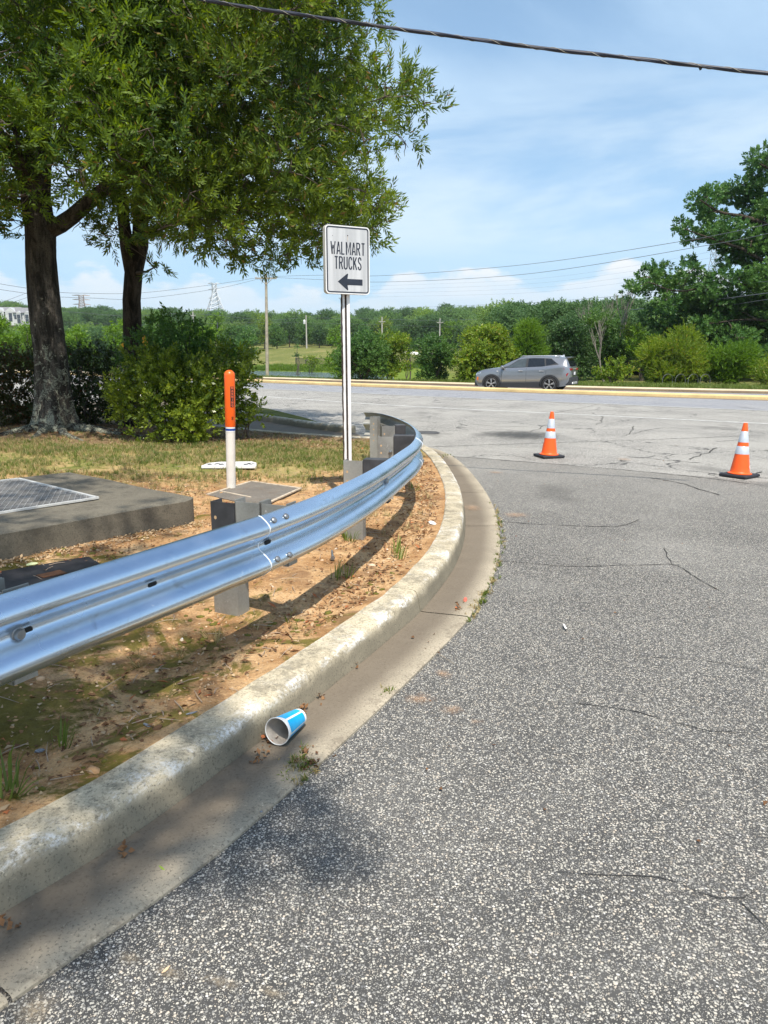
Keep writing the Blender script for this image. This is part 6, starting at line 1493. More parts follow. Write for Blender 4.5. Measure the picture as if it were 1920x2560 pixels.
# moss cushions
M_mossc = NT('moss_cushion'); M_mossc.set('Base Color', M_mossc.mix(M_mossc.noise(80, 4), (0.045, 0.05, 0.008), (0.20, 0.175, 0.025))); M_mossc.set('Roughness', 1.0); M_mossc = M_mossc.m
stones('moss', on_lawn(2600, -4, 0.5, 1.4, 5.4, lambda x, y: np.clip((fbm2(x * 1.3, y * 1.3, 44) - 0.52) * 9, 0, 1)), 0.01, 0.03, M_mossc, 0.35)
tw = MB()
for p in on_lawn(800, -4, 0.6, 1.3, 10.5):
    a = random.uniform(0, 6.28); L = random.uniform(0.04, 0.16); d = Vector((math.cos(a), math.sin(a), random.uniform(-0.03, 0.08))); q = Vector(p) + Vector((0, 0, 0.008)); m_ = q + d * L * 0.5 + Vector((random.uniform(-.01, .01), random.uniform(-.01, .01), 0.004)); tw.tube([q, m_, q + d * L], [0.0022, 0.002, 0.001], 4, cap=False)
tw.build('twigs', simple('grey_twigs', (0.36, 0.28, 0.21), 0.9), kind='stuff')

# ================================================================== CAR
def car_paint():
    t = NT('grey_car_paint'); t.set('Base Color', t.mix(t.noise(300, 2), (0.24, 0.255, 0.275), (0.31, 0.325, 0.35))); t.set('Metallic', 0.65); t.set('Roughness', 0.28); t.set('Coat Weight', 0.8); t.set('Coat Roughness', 0.06); return t.m
M_car = car_paint()
M_clad = simple('dark_cladding', (0.028, 0.030, 0.034), 0.6)
M_glass = simple('tinted_glass', (0.012, 0.015, 0.018), 0.06, 0, 0.02, spec=0.7)
M_glassl = simple('lighter_side_glass', (0.06, 0.075, 0.08), 0.05, 0, 0.15, 6, spec=0.8)
M_rim = simple('machined_rim', (0.55, 0.56, 0.58), 0.3, 0.7)
M_tyre = simple('tyre_rubber', (0.02, 0.02, 0.021), 0.85)
M_tail = simple('red_tail_lens', (0.30, 0.008, 0.012), 0.2)
M_amber = simple('amber_lens', (0.85, 0.20, 0.02), 0.3)
M_lamp = simple('headlamp_lens', (0.55, 0.60, 0.66), 0.15, 0.3)
M_chrome = simple('silver_trim', (0.70, 0.71, 0.73), 0.3, 0.5)
rw, fw = D(1370, 960, 32.75), D(1233, 957, 33.85)
hd = Vector((fw.x - rw.x, fw.y - rw.y, 0)).normalized(); lf = Vector((-hd.y, hd.x, 0))
mid = Vector(((rw.x + fw.x) / 2, (rw.y + fw.y) / 2, 0)) - lf * 0.88
car = empty('parked_car', (mid.x, mid.y, -0.055), math.atan2(hd.y, hd.x), label='silver grey compact SUV with dark wheel arches driving behind the median', cat='car')
car.name = 'grey_suv'
XS = [2.19, 2.14, 2.05, 1.9, 1.7, 1.45, 1.2, 1.0, 0.9, 0.75, 0.6, 0.45, 0.3, 0.15, 0.0, -0.3, -0.6, -0.9, -1.2, -1.45, -1.65, -1.82, -1.95, -2.04, -2.12, -2.16]
def fi(xs, vs): return lambda x: float(np.interp(x, xs[::-1], vs[::-1]))
belt = fi([2.19, 2.14, 2.05, 1.9, 1.7, 1.2, 0.9, 0, -0.9, -1.5, -1.8, -2.05, -2.16], [0.66, 0.76, 0.84, 0.90, 0.95, 1.01, 1.03, 1.05, 1.09, 1.16, 1.19, 1.16, 1.05])
roof = fi([2.19, 2.14, 2.05, 1.9, 1.7, 1.2, 0.98, 0.75, 0.45, 0.15, -0.1, -0.5, -1.0, -1.5, -1.82, -1.95, -2.04, -2.12, -2.16], [0.68, 0.79, 0.87, 0.94, 0.99, 1.055, 1.08, 1.22, 1.38, 1.51, 1.555, 1.58, 1.575, 1.55, 1.52, 1.49, 1.31, 1.13, 1.07])
wid = fi([2.19, 2.14, 2.05, 1.9, 1.6, 1.2, -1.4, -1.8, -2.0, -2.12, -2.16], [0.60, 0.72, 0.80, 0.86, 0.89, 0.90, 0.90, 0.885, 0.85, 0.79, 0.74])
rwd = fi([2.19, 1.2, 0.95, 0.15, -1.0, -1.8, -2.04, -2.16], [0.52, 0.74, 0.74, 0.62, 0.63, 0.60, 0.66, 0.66])
sill = fi([2.19, 2.1, 1.9, 1.0, -1.0, -1.9, -2.16], [0.34, 0.26, 0.22, 0.22, 0.22, 0.27, 0.40])
def sect(x):
    w, b, r, rw_ = wid(x), belt(x), roof(x), rwd(x); rw_ = min(rw_, w * 0.93); s = sill(x); e = min(1, (r - b) / 0.4)
    return [(0, s), (w * 0.90, s), (w * 0.975, s + 0.12), (w, 0.5 * (s + b) + 0.02), (w * 0.99, b - 0.13), (w * 0.955, b - 0.02), (w * 0.93, b + 0.01), (rw_ + 0.03 * e, r - 0.075 * e - 0.012), (rw_ - 0.05, r - 0.02 * e - 0.003), (rw_ * 0.5, r - 0.002), (0, r)]
V, Fc = [], []
m_ = 11
for x in XS:
    S_ = sect(x); V += [(x, y, z) for y, z in S_] + [(x, -y, z) for y, z in S_[-2:0:-1]]
n_ = 20
for i in range(len(XS) - 1):
    for k in range(n_): Fc.append((i * n_ + k, (i + 1) * n_ + k, (i + 1) * n_ + (k + 1) % n_, i * n_ + (k + 1) % n_))
Fc.append(tuple(range(n_))); Fc.append(tuple((len(XS) - 1) * n_ + k for k in range(n_ - 1, -1, -1)))
mb = MB(); mb.add(V, Fc); body = mb.build('body', M_car, car, smooth=42)
def side(x, t, sgn=1, off=0.006):
    S_ = sect(x); a, b = S_[6], S_[7]; y = a[0] + (b[0] - a[0]) * t; z = a[1] + (b[1] - a[1]) * t; return (x, sgn * (y + off), z + off * 0.4)
def window(name, corners, mat, sgn=1, nx=8, off=0.007):
    """corners (x, t): bottom front, bottom rear, top rear, top front"""
    (a, b, c, d) = corners; V = []
    for j in range(3):
        v = j / 2
        for i in range(nx + 1):
            u = i / nx; x = (a[0] * (1 - u) + b[0] * u) * (1 - v) + (d[0] * (1 - u) + c[0] * u) * v; t = (a[1] * (1 - u) + b[1] * u) * (1 - v) + (d[1] * (1 - u) + c[1] * u) * v; V.append(side(x, t, sgn, off))
    mb = MB(); mb.add(V, [(j * (nx + 1) + i, j * (nx + 1) + i + 1, (j + 1) * (nx + 1) + i + 1, (j + 1) * (nx + 1) + i) for j in range(2) for i in range(nx)]); return mb.build(name, mat, car, smooth=True)
for sgn in (1, -1):
    window('window_surround', [(0.93, 0.0), (-1.66, 0.10), (-1.30, 0.97), (0.18, 0.97)], M_clad, sgn, 14, 0.005)
    window('side_window', [(0.74, 0.05), (-0.20, 0.05), (-0.20, 0.93), (0.16, 0.93)], M_glassl, sgn, 8, 0.010)
    window('side_window', [(-0.30, 0.05), (-1.06, 0.06), (-0.98, 0.93), (-0.30, 0.93)], M_glass, sgn, 8, 0.010)
    window('side_window', [(-1.12, 0.08), (-1.56, 0.30), (-1.30, 0.88), (-1.06, 0.92)], M_glass, sgn, 5, 0.010)
    for x0, x1 in ((0.86, 0.85), (-0.25, -0.25), (-1.13, -1.20)):
        mb = MB()
        for z0, z1 in ((0.34, 0.62), (0.62, 0.9), (0.9, belt(x0) - 0.02)):
            def yy(z): S_ = sect(x0); return float(np.interp(z, [p[1] for p in S_[1:7]], [p[0] for p in S_[1:7]])) + 0.003
            mb.add([(x0 - 0.006, sgn * yy(z0), z0), (x0 + 0.006, sgn * yy(z0), z0), (x0 + 0.006, sgn * yy(z1), z1), (x0 - 0.006, sgn * yy(z1), z1)], [(0, 1, 2, 3)])
        mb.build('door_seam', M_clad, car)
    for x in (0.0, -0.93):
        mb = MB(); mb.box((x, sgn * 0.905, 0.925), (0.19, 0.03, 0.028)); mb.build('door_handle', M_chrome, car, bevel=0.006)
        mb = MB(); mb.box((x - 0.02, sgn * 0.898, 0.92), (0.13, 0.02, 0.06)); mb.build('handle_recess', M_clad, car, bevel=0.004)
    # lower cladding and arches
    mb = MB(); mb.prism([(1.0, 0.20), (-0.95, 0.20), (-0.95, 0.46), (-0.2, 0.43), (1.0, 0.40)], 0, 0.03); 
    mb.v = [(x, sgn * (0.888 + z), y) for x, y, z in mb.v]; mb.build('side_cladding', M_clad, car, bevel=0.006)
    for xw in (1.33, -1.30):
        ring = [(0.445, a) for a in np.linspace(-0.25, PI + 0.25, 26)]; V = [(xw + 0.445 * math.cos(a), 0.345 + 0.43 * math.sin(a)) for _, a in ring]; Vi = [(xw + 0.365 * math.cos(a), 0.345 + 0.352 * math.sin(a)) for _, a in ring]
        mb = MB(); nn = 26; mb.add([(x, sgn * 0.918, z) for x, z in V] + [(x, sgn * 0.918, z) for x, z in Vi] + [(x, sgn * 0.86, z) for x, z in V], [(i, i + 1, nn + i + 1, nn + i) for i in range(nn - 1)] + [(i, 2 * nn + i, 2 * nn + i + 1, i + 1) for i in range(nn - 1)]); mb.build('arch_trim', M_clad, car, smooth=40)
        mb = MB(); mb.lathe([(0.0001, 0), (0.372, 0)], 30, (0, 0, 0)); mb.v = [(xw + x, sgn * 0.905, max(0.2, 0.345 + y)) for x, y, z in mb.v]; mb.build('wheel_well_shade', M_dark, car)  # flat black disc on the body, painted for the shade of an uncut arch
        w = MB(); R = Matrix.Rotation(-sgn * PI / 2, 3, 'X'); w.lathe([(0.235, -0.10), (0.30, -0.11), (0.338, -0.085), (0.345, 0.0), (0.338, 0.085), (0.30, 0.108), (0.245, 0.10), (0.235, 0.07), (0.235, -0.05)], 36, (xw, sgn * 0.815, 0.345), rot=R); wo = w.build('wheel', M_tyre, car, smooth=50)
        w = MB(); w.lathe([(0.238, 0.094), (0.232, 0.101), (0.222, 0.09), (0.215, 0.03)], 36, (xw, sgn * 0.815, 0.345), rot=R, cap=False)
        for k in range(5):
            for da in (-0.13, 0.13):
                a = 2 * PI * k / 5 + 0.3; p0 = Vector((math.cos(a) * 0.04, 0, math.sin(a) * 0.04)); p1_ = Vector((math.cos(a + da) * 0.225, 0, math.sin(a + da) * 0.225)); c_ = (p0 + p1_) / 2; dd = p1_ - p0; ang = math.atan2(dd.z, dd.x)
                w.box((xw + c_.x, sgn * (0.815 + 0.088), 0.345 + c_.z), (dd.length, 0.02, 0.026), Matrix.Rotation(-ang, 3, 'Y'))
        w.lathe([(0.0001, 0.105), (0.04, 0.103), (0.045, 0.09)], 14, (xw, sgn * 0.815, 0.345), rot=R); w.build('rim', M_rim, wo, smooth=40)
        w = MB(); w.lathe([(0.0001, 0.05), (0.226, 0.05)], 24, (xw, sgn * 0.815, 0.345), rot=R); w.build('wheel_hub', M_clad, wo)
    # lamps
    mb = MB(); mb.prism([(-1.78, 1.03), (-1.90, 1.075), (-2.145, 1.06), (-2.165, 0.95), (-2.02, 0.93), (-1.92, 0.985)], 0, 0.05); mb.v = [(x, sgn * (wid(x) * 0.985 - 0.045 + z) , y) for x, y, z in mb.v]; mb.build('tail_light', M_tail, car, bevel=0.004)
    mb = MB(); mb.box((-2.155, sgn * 0.55, 1.005), (0.05, 0.34, 0.085)); mb.build('tail_light', M_tail, car, bevel=0.01)
    mb = MB(); mb.prism([(-2.0, 0.80), (-2.07, 0.86), (-2.10, 0.86), (-2.06, 0.76), (-2.02, 0.70)], 0, 0.05); mb.v = [(x, sgn * (wid(x) * 0.99 - 0.04 + z), y) for x, y, z in mb.v]; mb.build('reflector', M_tail, car)
    mb = MB(); mb.prism([(1.86, 0.80), (2.10, 0.70), (2.12, 0.78), (1.80, 0.865)], 0, 0.05); mb.v = [(x, sgn * (wid(x) * 0.99 - 0.04 + z), y) for x, y, z in mb.v]; mb.build('headlight', M_lamp, car, bevel=0.004)
    mb = MB(); mb.prism([(1.98, 0.50), (2.06, 0.50), (2.04, 0.64), (1.96, 0.64)], 0, 0.05); mb.v = [(x, sgn * (wid(x) - 0.04 + z), y) for x, y, z in mb.v]; mb.build('side_marker', M_amber, car)
    mb = MB(); mb.box((0.80, sgn * 1.0, 1.085), (0.13, 0.20, 0.13)); mo_ = mb.build('wing_mirror', M_car, car, bevel=0.03, smooth=50); mb = MB(); mb.box((0.80, sgn * 0.90, 1.03), (0.10, 0.10, 0.06)); mb.build('mirror_foot', M_clad, mo_)
    mb = MB(); mb.tube([(0.1, sgn * 0.57, roof(0.1) - 0.01), (0.0, sgn * 0.58, roof(0) + 0.03), (-1.4, sgn * 0.575, roof(-1.4) + 0.03), (-1.6, sgn * 0.56, roof(-1.6) - 0.01)], 0.016, 6); mb.build('roof_rail', M_chrome, car, smooth=True)
    mb = MB(); mb.box((1.06, sgn * 0.906, 0.90), (0.07, 0.02, 0.05)); mb.build('wing_badge', M_chrome, car)
mb = MB(); mb.box((-2.07, 0, 0.50), (0.26, 1.58, 0.34), taper=0.97); mb.build('rear_bumper', M_clad, car, bevel=0.03, smooth=40)
mb = MB(); mb.box((-2.205, 0, 0.42), (0.03, 1.0, 0.09), taper=0.9); mb.build('skid_plate', M_chrome, car, bevel=0.012)
mb = MB(); mb.add([(-1.965, 0.56, 1.455), (-1.965, -0.56, 1.455), (-2.125, -0.62, 1.15), (-2.125, 0.62, 1.15)], [(0, 1, 2, 3)]); mb.v = [(x - 0.012, y, z + 0.01) for x, y, z in mb.v]; mb.build('rear_window', M_glass, car)
mb = MB(); mb.box((-1.98, 0, 1.515), (0.22, 1.14, 0.035)); mb.build('spoiler', M_car, car, bevel=0.012, smooth=40)
mb = MB(); mb.box((-2.17, 0, 0.83), (0.02, 0.5, 0.17)); pr_ = mb.build('plate_recess', M_clad, car); mb = MB(); mb.box((-2.184, 0, 0.83), (0.012, 0.31, 0.13)); mb.build('number_plate', M_white, pr_)
mb = MB(); mb.box((-2.165, 0, 1.02), (0.02, 0.75, 0.02)); mb.build('tail_trim', M_chrome, car)
mb = MB(); mb.add([(0.90, -0.66, 1.115), (0.90, 0.66, 1.115), (0.20, 0.56, 1.50), (0.20, -0.56, 1.50)], [(0, 1, 2, 3)]); mb.v = [(x + 0.02, y, z + 0.012) for x, y, z in mb.v]; mb.build('windscreen', M_glassl, car)
mb = MB(); mb.add([(-1.48, 0.012, 1.55), (-1.72, 0.03, 1.54), (-1.72, -0.03, 1.54), (-1.70, 0, 1.63)], [(0, 1, 3), (0, 3, 2), (1, 2, 3)]); mb.build('antenna_fin', M_chrome, car)
mb = MB(); mb.box((2.08, 0, 0.34), (0.22, 1.5, 0.22), taper=0.95); mb.build('front_bumper', M_clad, car, bevel=0.04, smooth=40)
mb = MB(); mb.box((2.16, 0, 0.55), (0.10, 1.2, 0.34), taper=0.95); mb.build('grille', M_clad, car, bevel=0.03)

# ================================================================== POLES, WIRES, TOWERS, FENCES, HOUSES
M_pole = simple('weathered_pole_wood', (0.36, 0.31, 0.25), 0.9, 0, 0.2, 3)
M_polefar = simple('grey_pole_wood', (0.42, 0.40, 0.37), 0.9)
M_wire = simple('wire_grey', (0.10, 0.11, 0.13), 0.6)
M_ins = simple('porcelain', (0.55, 0.55, 0.56), 0.3)
M_trans = simple('white_transformer', (0.75, 0.76, 0.78), 0.4)
def upole(px0, ytop, px1, Y, label, arm=None, r=0.14, transformer=False, group=None, mat=M_pole, name='utility_pole', cat='utility pole'):
    tp = D(px0, ytop, Y); bx = D(px1, 943, Y).x if px1 else tp.x; bz = float(terrain_z(bx, Y)) - 0.2; t = empty(name, (bx, Y, bz), label=label, cat=cat, group=group); H = tp.z - bz
    mb = MB(); mb.tube([(0, 0, 0), ((tp.x - bx) * 0.5, 0, H * 0.5), (tp.x - bx, 0, H)], [r, r * 0.85, r * 0.65], 10); mb.build('pole', mat, t, smooth=50)
    if arm:
        w, dz, tilt = arm; zz = H - dz; x0 = tp.x - bx; R = Matrix.Rotation(tilt, 3, 'Z')
        mb = MB(); mb.box((x0, -r, zz), (w, 0.10, 0.11), R); ar_ = mb.build('crossarm', mat, t)
        for s_ in (-1, 1):
            mb = MB(); mb.tube([(x0 + s_ * w * 0.30, -r, zz - 0.05), (x0, -r * 0.8, zz - 0.55)], 0.022, 5); mb.build('brace', mat, t)
        for f in (-0.46, -0.2, 0.46):
            mb = MB(); mb.lathe([(0.03, 0), (0.055, 0.03), (0.04, 0.06), (0.055, 0.09), (0.02, 0.14)], 8, (x0 + f * w, -r, zz + 0.05)); mb.build('insulator', M_ins, ar_)
    if transformer:
        mb = MB(); mb.lathe([(0.28, 0), (0.3, 0.05), (0.3, 0.85), (0.2, 0.95), (0.1, 1.1)], 12, (-0.45, -0.1, H - 2.2)); mb.build('transformer', M_trans, t, smooth=40)
    return t
upole(665, 684, 668, 70, 'tall weathered wooden utility pole with a crossarm, left of the sign', (1.95, 0.42, 0.05), 0.165)
FPG = 'wooden poles along the edge of the wood'
upole(765, 788, None, 196, 'utility pole in front of the wood carrying a white transformer', None, 0.2, True, FPG, M_polefar)
upole(955, 792, None, 192, 'far utility pole behind the yellow green tree, middle of the far poles', (1.6, 1.2, 0), 0.2, False, FPG, M_polefar)
upole(1100, 796, None, 190, 'far utility pole above the lone upright bush, right of the far poles', (1.6, 1.0, 0), 0.2, False, FPG, M_polefar)
upole(482, 779, None, 150, 'far utility pole with pale top above the broadleaf shrub', (1.0, 0.8, 0), 0.16, False, FPG, M_polefar)
upole(852, 744, None, 170, 'slender grey lamp mast just left of the sign post', (0.9, 0.15, 0), 0.11, False, None, simple('grey_steel_mast', (0.25, 0.28, 0.30), 0.5), 'lamp_mast', 'lamp mast')
upole(543, 806, None, 120, 'thin dark lamp mast above the shrub tops', None, 0.08, False, None, simple('dark_steel_mast', (0.08, 0.09, 0.10), 0.5), 'lamp_mast', 'lamp mast')
WG = 'power and telephone wires'
def wire(pts, Ys, r, label, group=WG, name='wire', mat=None):
    P = [np.array(D(x, y, Y)) for (x, y), Y in zip(pts, Ys)]; P = smooth_path(P, 1.2); mb = MB(); mb.tube([tuple(p) for p in P], r, 5, cap=False)
    return mb.build(name, mat or M_wire, label=label, cat='wire', group=group)
wire([(688, 691), (800, 688), (960, 689), (1307, 662), (1712, 602), (1990, 545)], [70, 66, 60, 48, 36, 30], 0.013, 'upper wire rising right from the tall pole towards the big oak')
wire([(672, 693), (800, 699), (960, 705), (1307, 686), (1770, 613), (1990, 568)], [70, 66, 60, 48, 35, 30], 0.013, 'second wire rising right from the tall pole, below the upper one')
wire([(645, 694), (536, 711), (355, 732), (210, 733), (120, 728), (-60, 700)], [70, 64, 56, 50, 47, 42], 0.012, 'wire sagging left from the left end of the pole crossarm')
wire([(652, 696), (540, 722), (350, 747), (230, 745), (120, 740), (-60, 715)], [70, 64, 56, 50, 47, 42], 0.012, 'lower wire sagging left from the tall pole behind the oaks')
wire([(-60, 770), (0, 757), (68, 732), (140, 708)], [60, 60, 60, 60], 0.012, 'wire slanting up at the left edge behind the thick trunk')
wire([(-60, 782), (0, 767), (70, 743), (140, 722)], [60, 60, 60, 60], 0.012, 'second slanting wire at the left edge, below the first')
wire([(-60, 790), (143, 779), (312, 790), (480, 784), (668, 800), (765, 795), (955, 798), (1100, 801), (1400, 789), (1500, 783), (1645, 767), (1990, 724)], [150, 150, 150, 150, 180, 196, 192, 190, 110, 90, 65, 40], 0.03, 'long dark cable crossing the wood and rising to the right')
wire([(143, 806), (400, 812), (668, 806), (955, 812), (1100, 816), (1400, 806), (1674, 783), (1990, 738)], [150, 150, 170, 192, 190, 110, 70, 40], 0.02, 'thin cable under the long dark one across the wood')
wire([(1000, 770), (1300, 758), (1500, 744), (1702, 725), (1990, 696)], [150, 110, 80, 60, 45], 0.015, 'thin wire passing the bare snags and the lower oak boughs')
for k in range(4):
    wire([(913, 716 + 9 * k), (1300, 700 + 11 * k), (1560, 668 + 13 * k), (1775, 630 + 15 * k)], [330, 290, 250, 220], 0.018, ['topmost', 'second', 'third', 'lowest'][k] + ' faint high voltage line strung from the right lattice tower', 'faint high voltage lines')
# overhead service cable, near
P = smooth_path([np.array(D(x, y, Y)) for (x, y), Y in zip([(300, -42), (540, 5), (960, 67), (1336, 118), (1620, 150), (1920, 184), (2200, 214)], [9.4, 9.1, 8.6, 8.2, 7.9, 7.6, 7.3])], 0.03)
cb_ = empty('overhead_cable', tuple(P[0]), label='thick black twisted overhead cable crossing the sky above the road', cat='cable'); P = P - P[0]
mb = MB(); mb.tube([tuple(p) for p in P], 0.0165, 8, cap=False); mb.build('main_cable', simple('black_cable_sheath', (0.018, 0.022, 0.04), 0.5), cb_, smooth=True)
for ph, r1_, col, pit, rr_ in ((0.0, 0.010, (0.02, 0.025, 0.05), 1.6, 0.011), (2.2, 0.0022, (0.42, 0.38, 0.30), 0.33, 0.0185), (4.0, 0.009, (0.03, 0.033, 0.045), 1.6, 0.012)):
    s_ = np.arange(len(P)) * 0.03; mb = MB(); mb.tube([(p[0], p[1] + rr_ * math.cos(2 * PI * q_ / pit + ph), p[2] + rr_ * math.sin(2 * PI * q_ / pit + ph)) for p, q_ in zip(P, s_)], r1_, 6, cap=False); mb.build('lashed_strand', simple('strand', col, 0.5), cb_, smooth=True)
mb = MB(); i_ = int(len(P) * 0.80); mb.tube([(P[i_][0], P[i_][1], P[i_][2]), (P[i_][0] + 0.02, P[i_][1], P[i_][2] - 0.035)], 0.012, 6); mb.build('cable_tag', M_clad, cb_)

def lattice(px, ytop, ybase, Y, wt, wb, mat, label, arms=(0.1, 0.22, 0.34), armw=3.0, rr=0.12):
    tp, bp = D(px, ytop, Y), D(px, ybase, Y); t = empty('lattice_tower', (bp.x, Y, bp.z), 0.5, label=label, cat='pylon'); H = tp.z - bp.z; mb = MB(); NL = 8
    def w(f): return (wb + (wt - wb) * min(1, f / 0.7)) / 2
    cs = [(1, 1), (1, -1), (-1, -1), (-1, 1)]
    for c in cs: mb.tube([(c[0] * w(f), c[1] * w(f), H * f) for f in np.linspace(0, 1, 9)], rr, 4, cap=False)
    for i in range(NL):
        f0, f1 = i / NL, (i + 1) / NL
        for a, b in zip(cs, cs[1:] + cs[:1]):
            mb.tube([(a[0] * w(f0), a[1] * w(f0), H * f0), (b[0] * w(f1), b[1] * w(f1), H * f1)], rr * 0.6, 3, cap=False); mb.tube([(b[0] * w(f0), b[1] * w(f0), H * f0), (a[0] * w(f1), a[1] * w(f1), H * f1)], rr * 0.6, 3, cap=False); mb.tube([(a[0] * w(f1), a[1] * w(f1), H * f1), (b[0] * w(f1), b[1] * w(f1), H * f1)], rr * 0.6, 3, cap=False)
    mb.build('mast', mat, t, kind='stuff')
    for f in arms:
        zz = H * (1 - f); mb = MB()
        for s_ in (-1, 1):
            for d_ in (-1, 1): mb.tube([(s_ * wt * 0.5, d_ * wt * 0.5, zz), (s_ * armw, 0, zz + 0.1)], rr * 0.7, 3, cap=False)
            mb.tube([(s_ * wt * 0.5, 0, zz + 0.8), (s_ * armw, 0, zz + 0.1)], rr * 0.7, 3, cap=False)
        mb.build('crossarm', mat, t)
lattice(539, 708, 792, 420, 2.0, 9.5, simple('pale_steel', (0.62, 0.64, 0.66), 0.5), 'pale steel lattice pylon standing on the wooded hill', arms=(0.02, 0.2, 0.45), armw=3.4, rr=0.2)
lattice(207, 738, 790, 640, 3.5, 7.0, simple('brown_steel', (0.30, 0.24, 0.20), 0.7), 'brownish lattice pylon seen between the two oak trunks', arms=(0.02, 0.22, 0.45), armw=7, rr=0.26)
lattice(1776, 600, 790, 220, 1.9, 6.4, simple('grey_steel', (0.34, 0.36, 0.38), 0.6), 'grey lattice pylon seen through a gap in the big right hand oak', arms=(0.03, 0.2), armw=2.4, rr=0.09)

M_fence = simple('black_fence_metal', (0.02, 0.022, 0.024), 0.6)
def fence(q_, i0, i1, label, h=1.25, sp=2.6):
    P = path_at(q_); P = smooth_path([tuple(p) for p in P[i0:i1]], sp); P = np.array(P); z = terrain_z(P[:, 0], P[:, 1]); b = (P[0][0], P[0][1], float(z[0])); t = empty('fence', b, label=label, cat='fence')
    B = Vector(b); pm_ = None
    for k, (p, zz) in enumerate(zip(P, z)):
        if pm_ is None: mb = MB(); mb.box((0, 0, h / 2), (0.16, 0.16, h + 0.15)); o = mb.build('post', M_fence, t); pm_ = o.data
        else: o = link('post', pm_, t)
        o.location = Vector((p[0], p[1], zz)) - B
    for hh in (0.15, h - 0.1):
        mb = MB(); mb.tube([Vector((p[0], p[1], zz + hh)) - B for p, zz in zip(P, z)], 0.03, 4, cap=False); mb.build('rail', M_fence, t)
    pk = MB()
    for k in range(len(P) - 1):
        for f in np.linspace(0.08, 0.92, 11):
            x, y, zz = P[k][0] * (1 - f) + P[k + 1][0] * f, P[k][1] * (1 - f) + P[k + 1][1] * f, z[k] * (1 - f) + z[k + 1] * f; pk.box((x - B.x, y - B.y, zz + h / 2 - B.z), (0.06, 0.06, h - 0.1))
    pk.build('pickets', M_fence, t, kind='stuff'); return t
iw = lambda X: int(np.argmin(np.abs(PW[:, 0] - X)))
fence(64, iw(-58), iw(2), 'black metal fence along the near side of the meadow, by the pond bank')
fence(107, iw(-75), iw(0), 'black metal fence beside the pale path at the top of the meadow', 1.15, 3.0)
draped('park_path', path_at(103)[iw(-90):iw(12)], 3.6, 0.30, simple('pale_path', (0.72, 0.70, 0.64), 0.9), kind='structure')
draped('shore_path', path_at(61)[iw(-70):iw(10)], 1.2, 0.15, simple('tan_shore_path', (0.50, 0.42, 0.32), 0.9), kind='structure')
# lush grass on the pond bank
rgw = np.random.default_rng(9); wp = path_at(57.5); wp = wp[iw(-60):iw(8)]; q = []
for _ in range(9000):
    k = rgw.integers(0, len(wp) - 1); f = rgw.uniform(); p = wp[k] * (1 - f) + wp[k + 1] * f + rgw.normal(0, 1.3, 2); q.append((p[0], p[1]))
q = np.array(q); q = np.c_[q, terrain_z(q[:, 0], q[:, 1])]; q = q[q[:, 2] > -1.36]
scat('bank_grass', (TG2[0] * 6, TG2[1]), q, leaf_mat('reed_green', (0.07, 0.14, 0.01), (0.16, 0.26, 0.02), 0.3, 0.3, 0.6), 0.5, 1.2, kind='stuff')
# grass verge in front of the shrubs across the road
wp = path_at(2.2)[iw(-20):iw(30)]; q = []
for _ in range(16000):
    k = rgw.integers(0, len(wp) - 1); f = rgw.uniform(); p = wp[k] * (1 - f) + wp[k + 1] * f + np.array([0.5, 0.8]) * rgw.uniform(-1.6, 5); q.append((p[0], p[1]))
q = np.array(q); q = np.c_[q, terrain_z(q[:, 0], q[:, 1])]; scat('verge_tufts', (TG2[0] * 2.2, TG2[1]), q, M_grassg, 0.5, 1.2, kind='stuff')

# townhouses on the hill
M_hw = simple('white_siding', (0.50, 0.51, 0.52), 0.7); M_hr = simple('grey_shingle_roof', (0.20, 0.20, 0.21), 0.9, 0, 0.15, 2); M_hwin = simple('dark_window', (0.05, 0.06, 0.08), 0.2); M_brick = simple('brown_brick_wall', (0.30, 0.17, 0.11), 0.9)
HY = 272
def house(px0, px1, ytop, ybase, label, gables, brick=False):
    b = D((px0 + px1) / 2, ybase, HY); W = (px1 - px0) * HY / F_PX; H = (ybase - ytop) * HY / F_PX; t = empty('townhouse', (b.x, HY, b.z - 2), 0.12, label=label, cat='house', group='townhouses on the hill'); wh = H * 0.62 + 2
    mb = MB(); mb.box((0, 4, wh / 2), (W, 9, wh)); wl_ = mb.build('wall', M_brick if brick else M_hw, t)
    mb = MB(); mb.add([(-W / 2 - .4, -1, wh), (W / 2 + .4, -1, wh), (W / 2 + .4, 4, wh + H * 0.38), (-W / 2 - .4, 4, wh + H * 0.38), (-W / 2 - .4, 9, wh), (W / 2 + .4, 9, wh)], [(0, 1, 2, 3), (3, 2, 5, 4), (0, 3, 4), (1, 5, 2), (0, 4, 5, 1)]); mb.build('roof', M_hr, t)
    for g in gables:
        gx_ = (g - 0.5) * W; gw = W * 0.13; mb = MB(); mb.add([(gx_ - gw, -1.6, wh - 0.2), (gx_ + gw, -1.6, wh - 0.2), (gx_, -1.6, wh + gw * 0.75), (gx_ - gw, 3, wh - 0.2), (gx_ + gw, 3, wh - 0.2), (gx_, 3, wh + gw * 0.75)], [(0, 1, 2), (0, 2, 5, 3), (1, 4, 5, 2)]); mb.build('gable', M_hw, t)
        mb = MB(); mb.box((gx_, -0.8, wh / 2), (gw * 1.8, 1.5, wh - 0.3)); mb.build('bay_wall', M_hw, t)
        for zz in (0.45, 0.75):
            mb = MB(); mb.box((gx_, -1.6, wh * zz), (1.1, 0.1, 1.4)); mb.build('window', M_hwin, t)
    for f in (0.08, 0.36, 0.64, 0.92):
        mb = MB(); mb.box(((f - 0.5) * W, -0.55, wh * 0.72), (1.0, 0.1, 1.3)); mb.build('window', M_hwin, t)
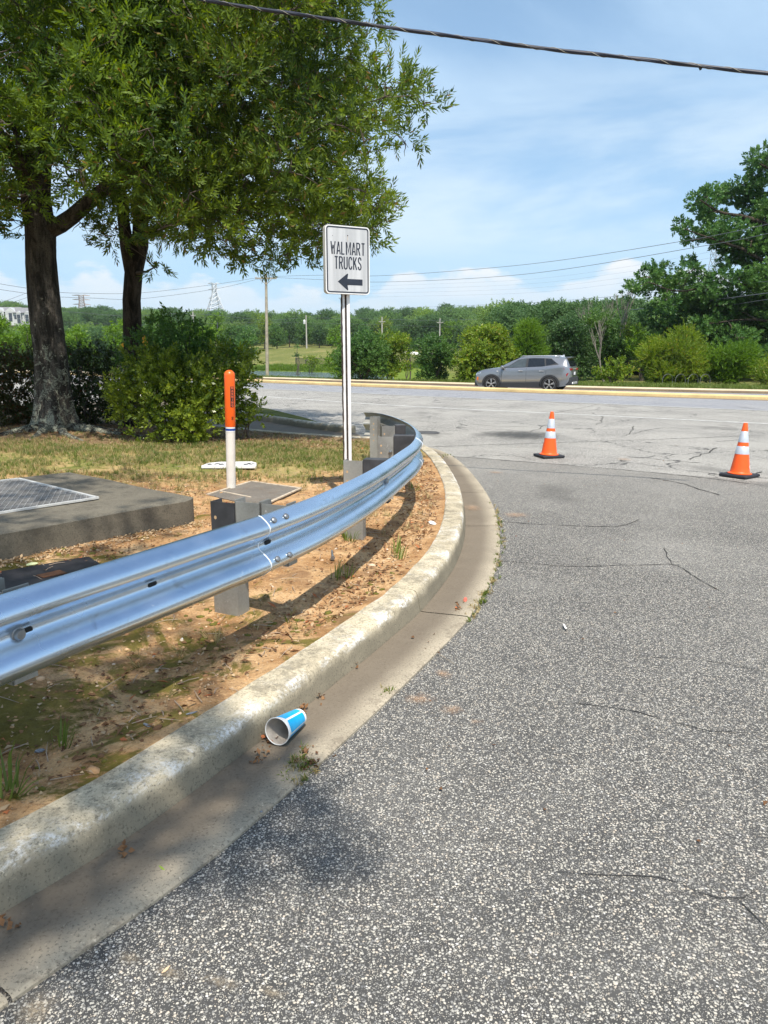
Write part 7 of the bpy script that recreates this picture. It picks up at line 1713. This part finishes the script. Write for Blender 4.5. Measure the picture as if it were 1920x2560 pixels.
house(-60, 40, 768, 800, 'white sided townhouse row with grey roof and gables, left of the thick trunk', (0.62, 0.88))
house(40, 82, 770, 806, 'lower white townhouse end with a gable, touching the thick trunk', (0.3, 0.75), False)
# yellow warning sign behind the slender oak
ys = D(344, 862, 19.5); yg = empty('warning_sign', (ys.x, 19.5, 0.1), label='yellow diamond warning sign mostly hidden behind the slender oak trunk', cat='sign')
mb = MB(); mb.box((0, 0, ys.z - 0.1), (0.61, 0.02, 0.61), Matrix.Rotation(PI / 4, 3, 'Y')); mb.build('sign_plate', simple('yellow_plate', (0.85, 0.42, 0.01), 0.4), yg); mb = MB(); mb.box((0, -0.012, ys.z - 0.1), (0.5, 0.004, 0.5), Matrix.Rotation(PI / 4, 3, 'Y')); mb.build('black_outline', M_blk, yg); mb = MB(); mb.box((0, -0.016, ys.z - 0.1), (0.475, 0.004, 0.475), Matrix.Rotation(PI / 4, 3, 'Y')); mb.build('sign_face', simple('yellow_face', (0.85, 0.42, 0.01), 0.4), yg)
mb = MB(); mb.tube([(0, 0.03, -0.2), (0, 0.03, ys.z - 0.2)], 0.03, 8); mb.build('post', M_post, yg)
# hoop racks under the feathery tree
hp = None
for k, px in enumerate((1668, 1700, 1732, 1762)):
    b = D(px, 962, 41.0); z = float(terrain_z(b.x, 41.0))
    if hp is None:
        hp = empty('bike_hoop', (b.x, 41.0, z), 0.5); mb = MB(); mb.tube([(-0.4, 0, 0)] + [(-0.4 * math.cos(a), 0, 0.35 + 0.32 * math.sin(a)) for a in np.linspace(0, PI, 9)] + [(0.4, 0, 0)], 0.014, 6); mb.build('hoop', simple('grey_tube', (0.11, 0.12, 0.125), 0.7), hp); o = hp
    else: o = copy_tree(hp); o.location = (b.x, 41.0, z)
    tag(o, ['leftmost grey hoop', 'second grey hoop', 'third grey hoop', 'rightmost grey hoop'][k] + ' of the row under the feathery tree', 'bike hoop', 'grey hoops across the road')

# ================================================================== HAZE: thin summer air round the whole place
hz = NT('summer_haze'); hz.n.remove(hz.bsdf)
pv = hz.n.new('ShaderNodeVolumePrincipled'); pv.inputs['Color'].default_value = (0.86, 0.92, 1.0, 1); pv.inputs['Density'].default_value = 0.00017; pv.inputs['Anisotropy'].default_value = 0.2
hz.l.new(pv.outputs[0], hz.out.inputs['Volume'])
mb = MB(); mb.box((0, 650, 48), (3200, 1800, 110)); mb.build('haze', hz.m, kind='stuff')
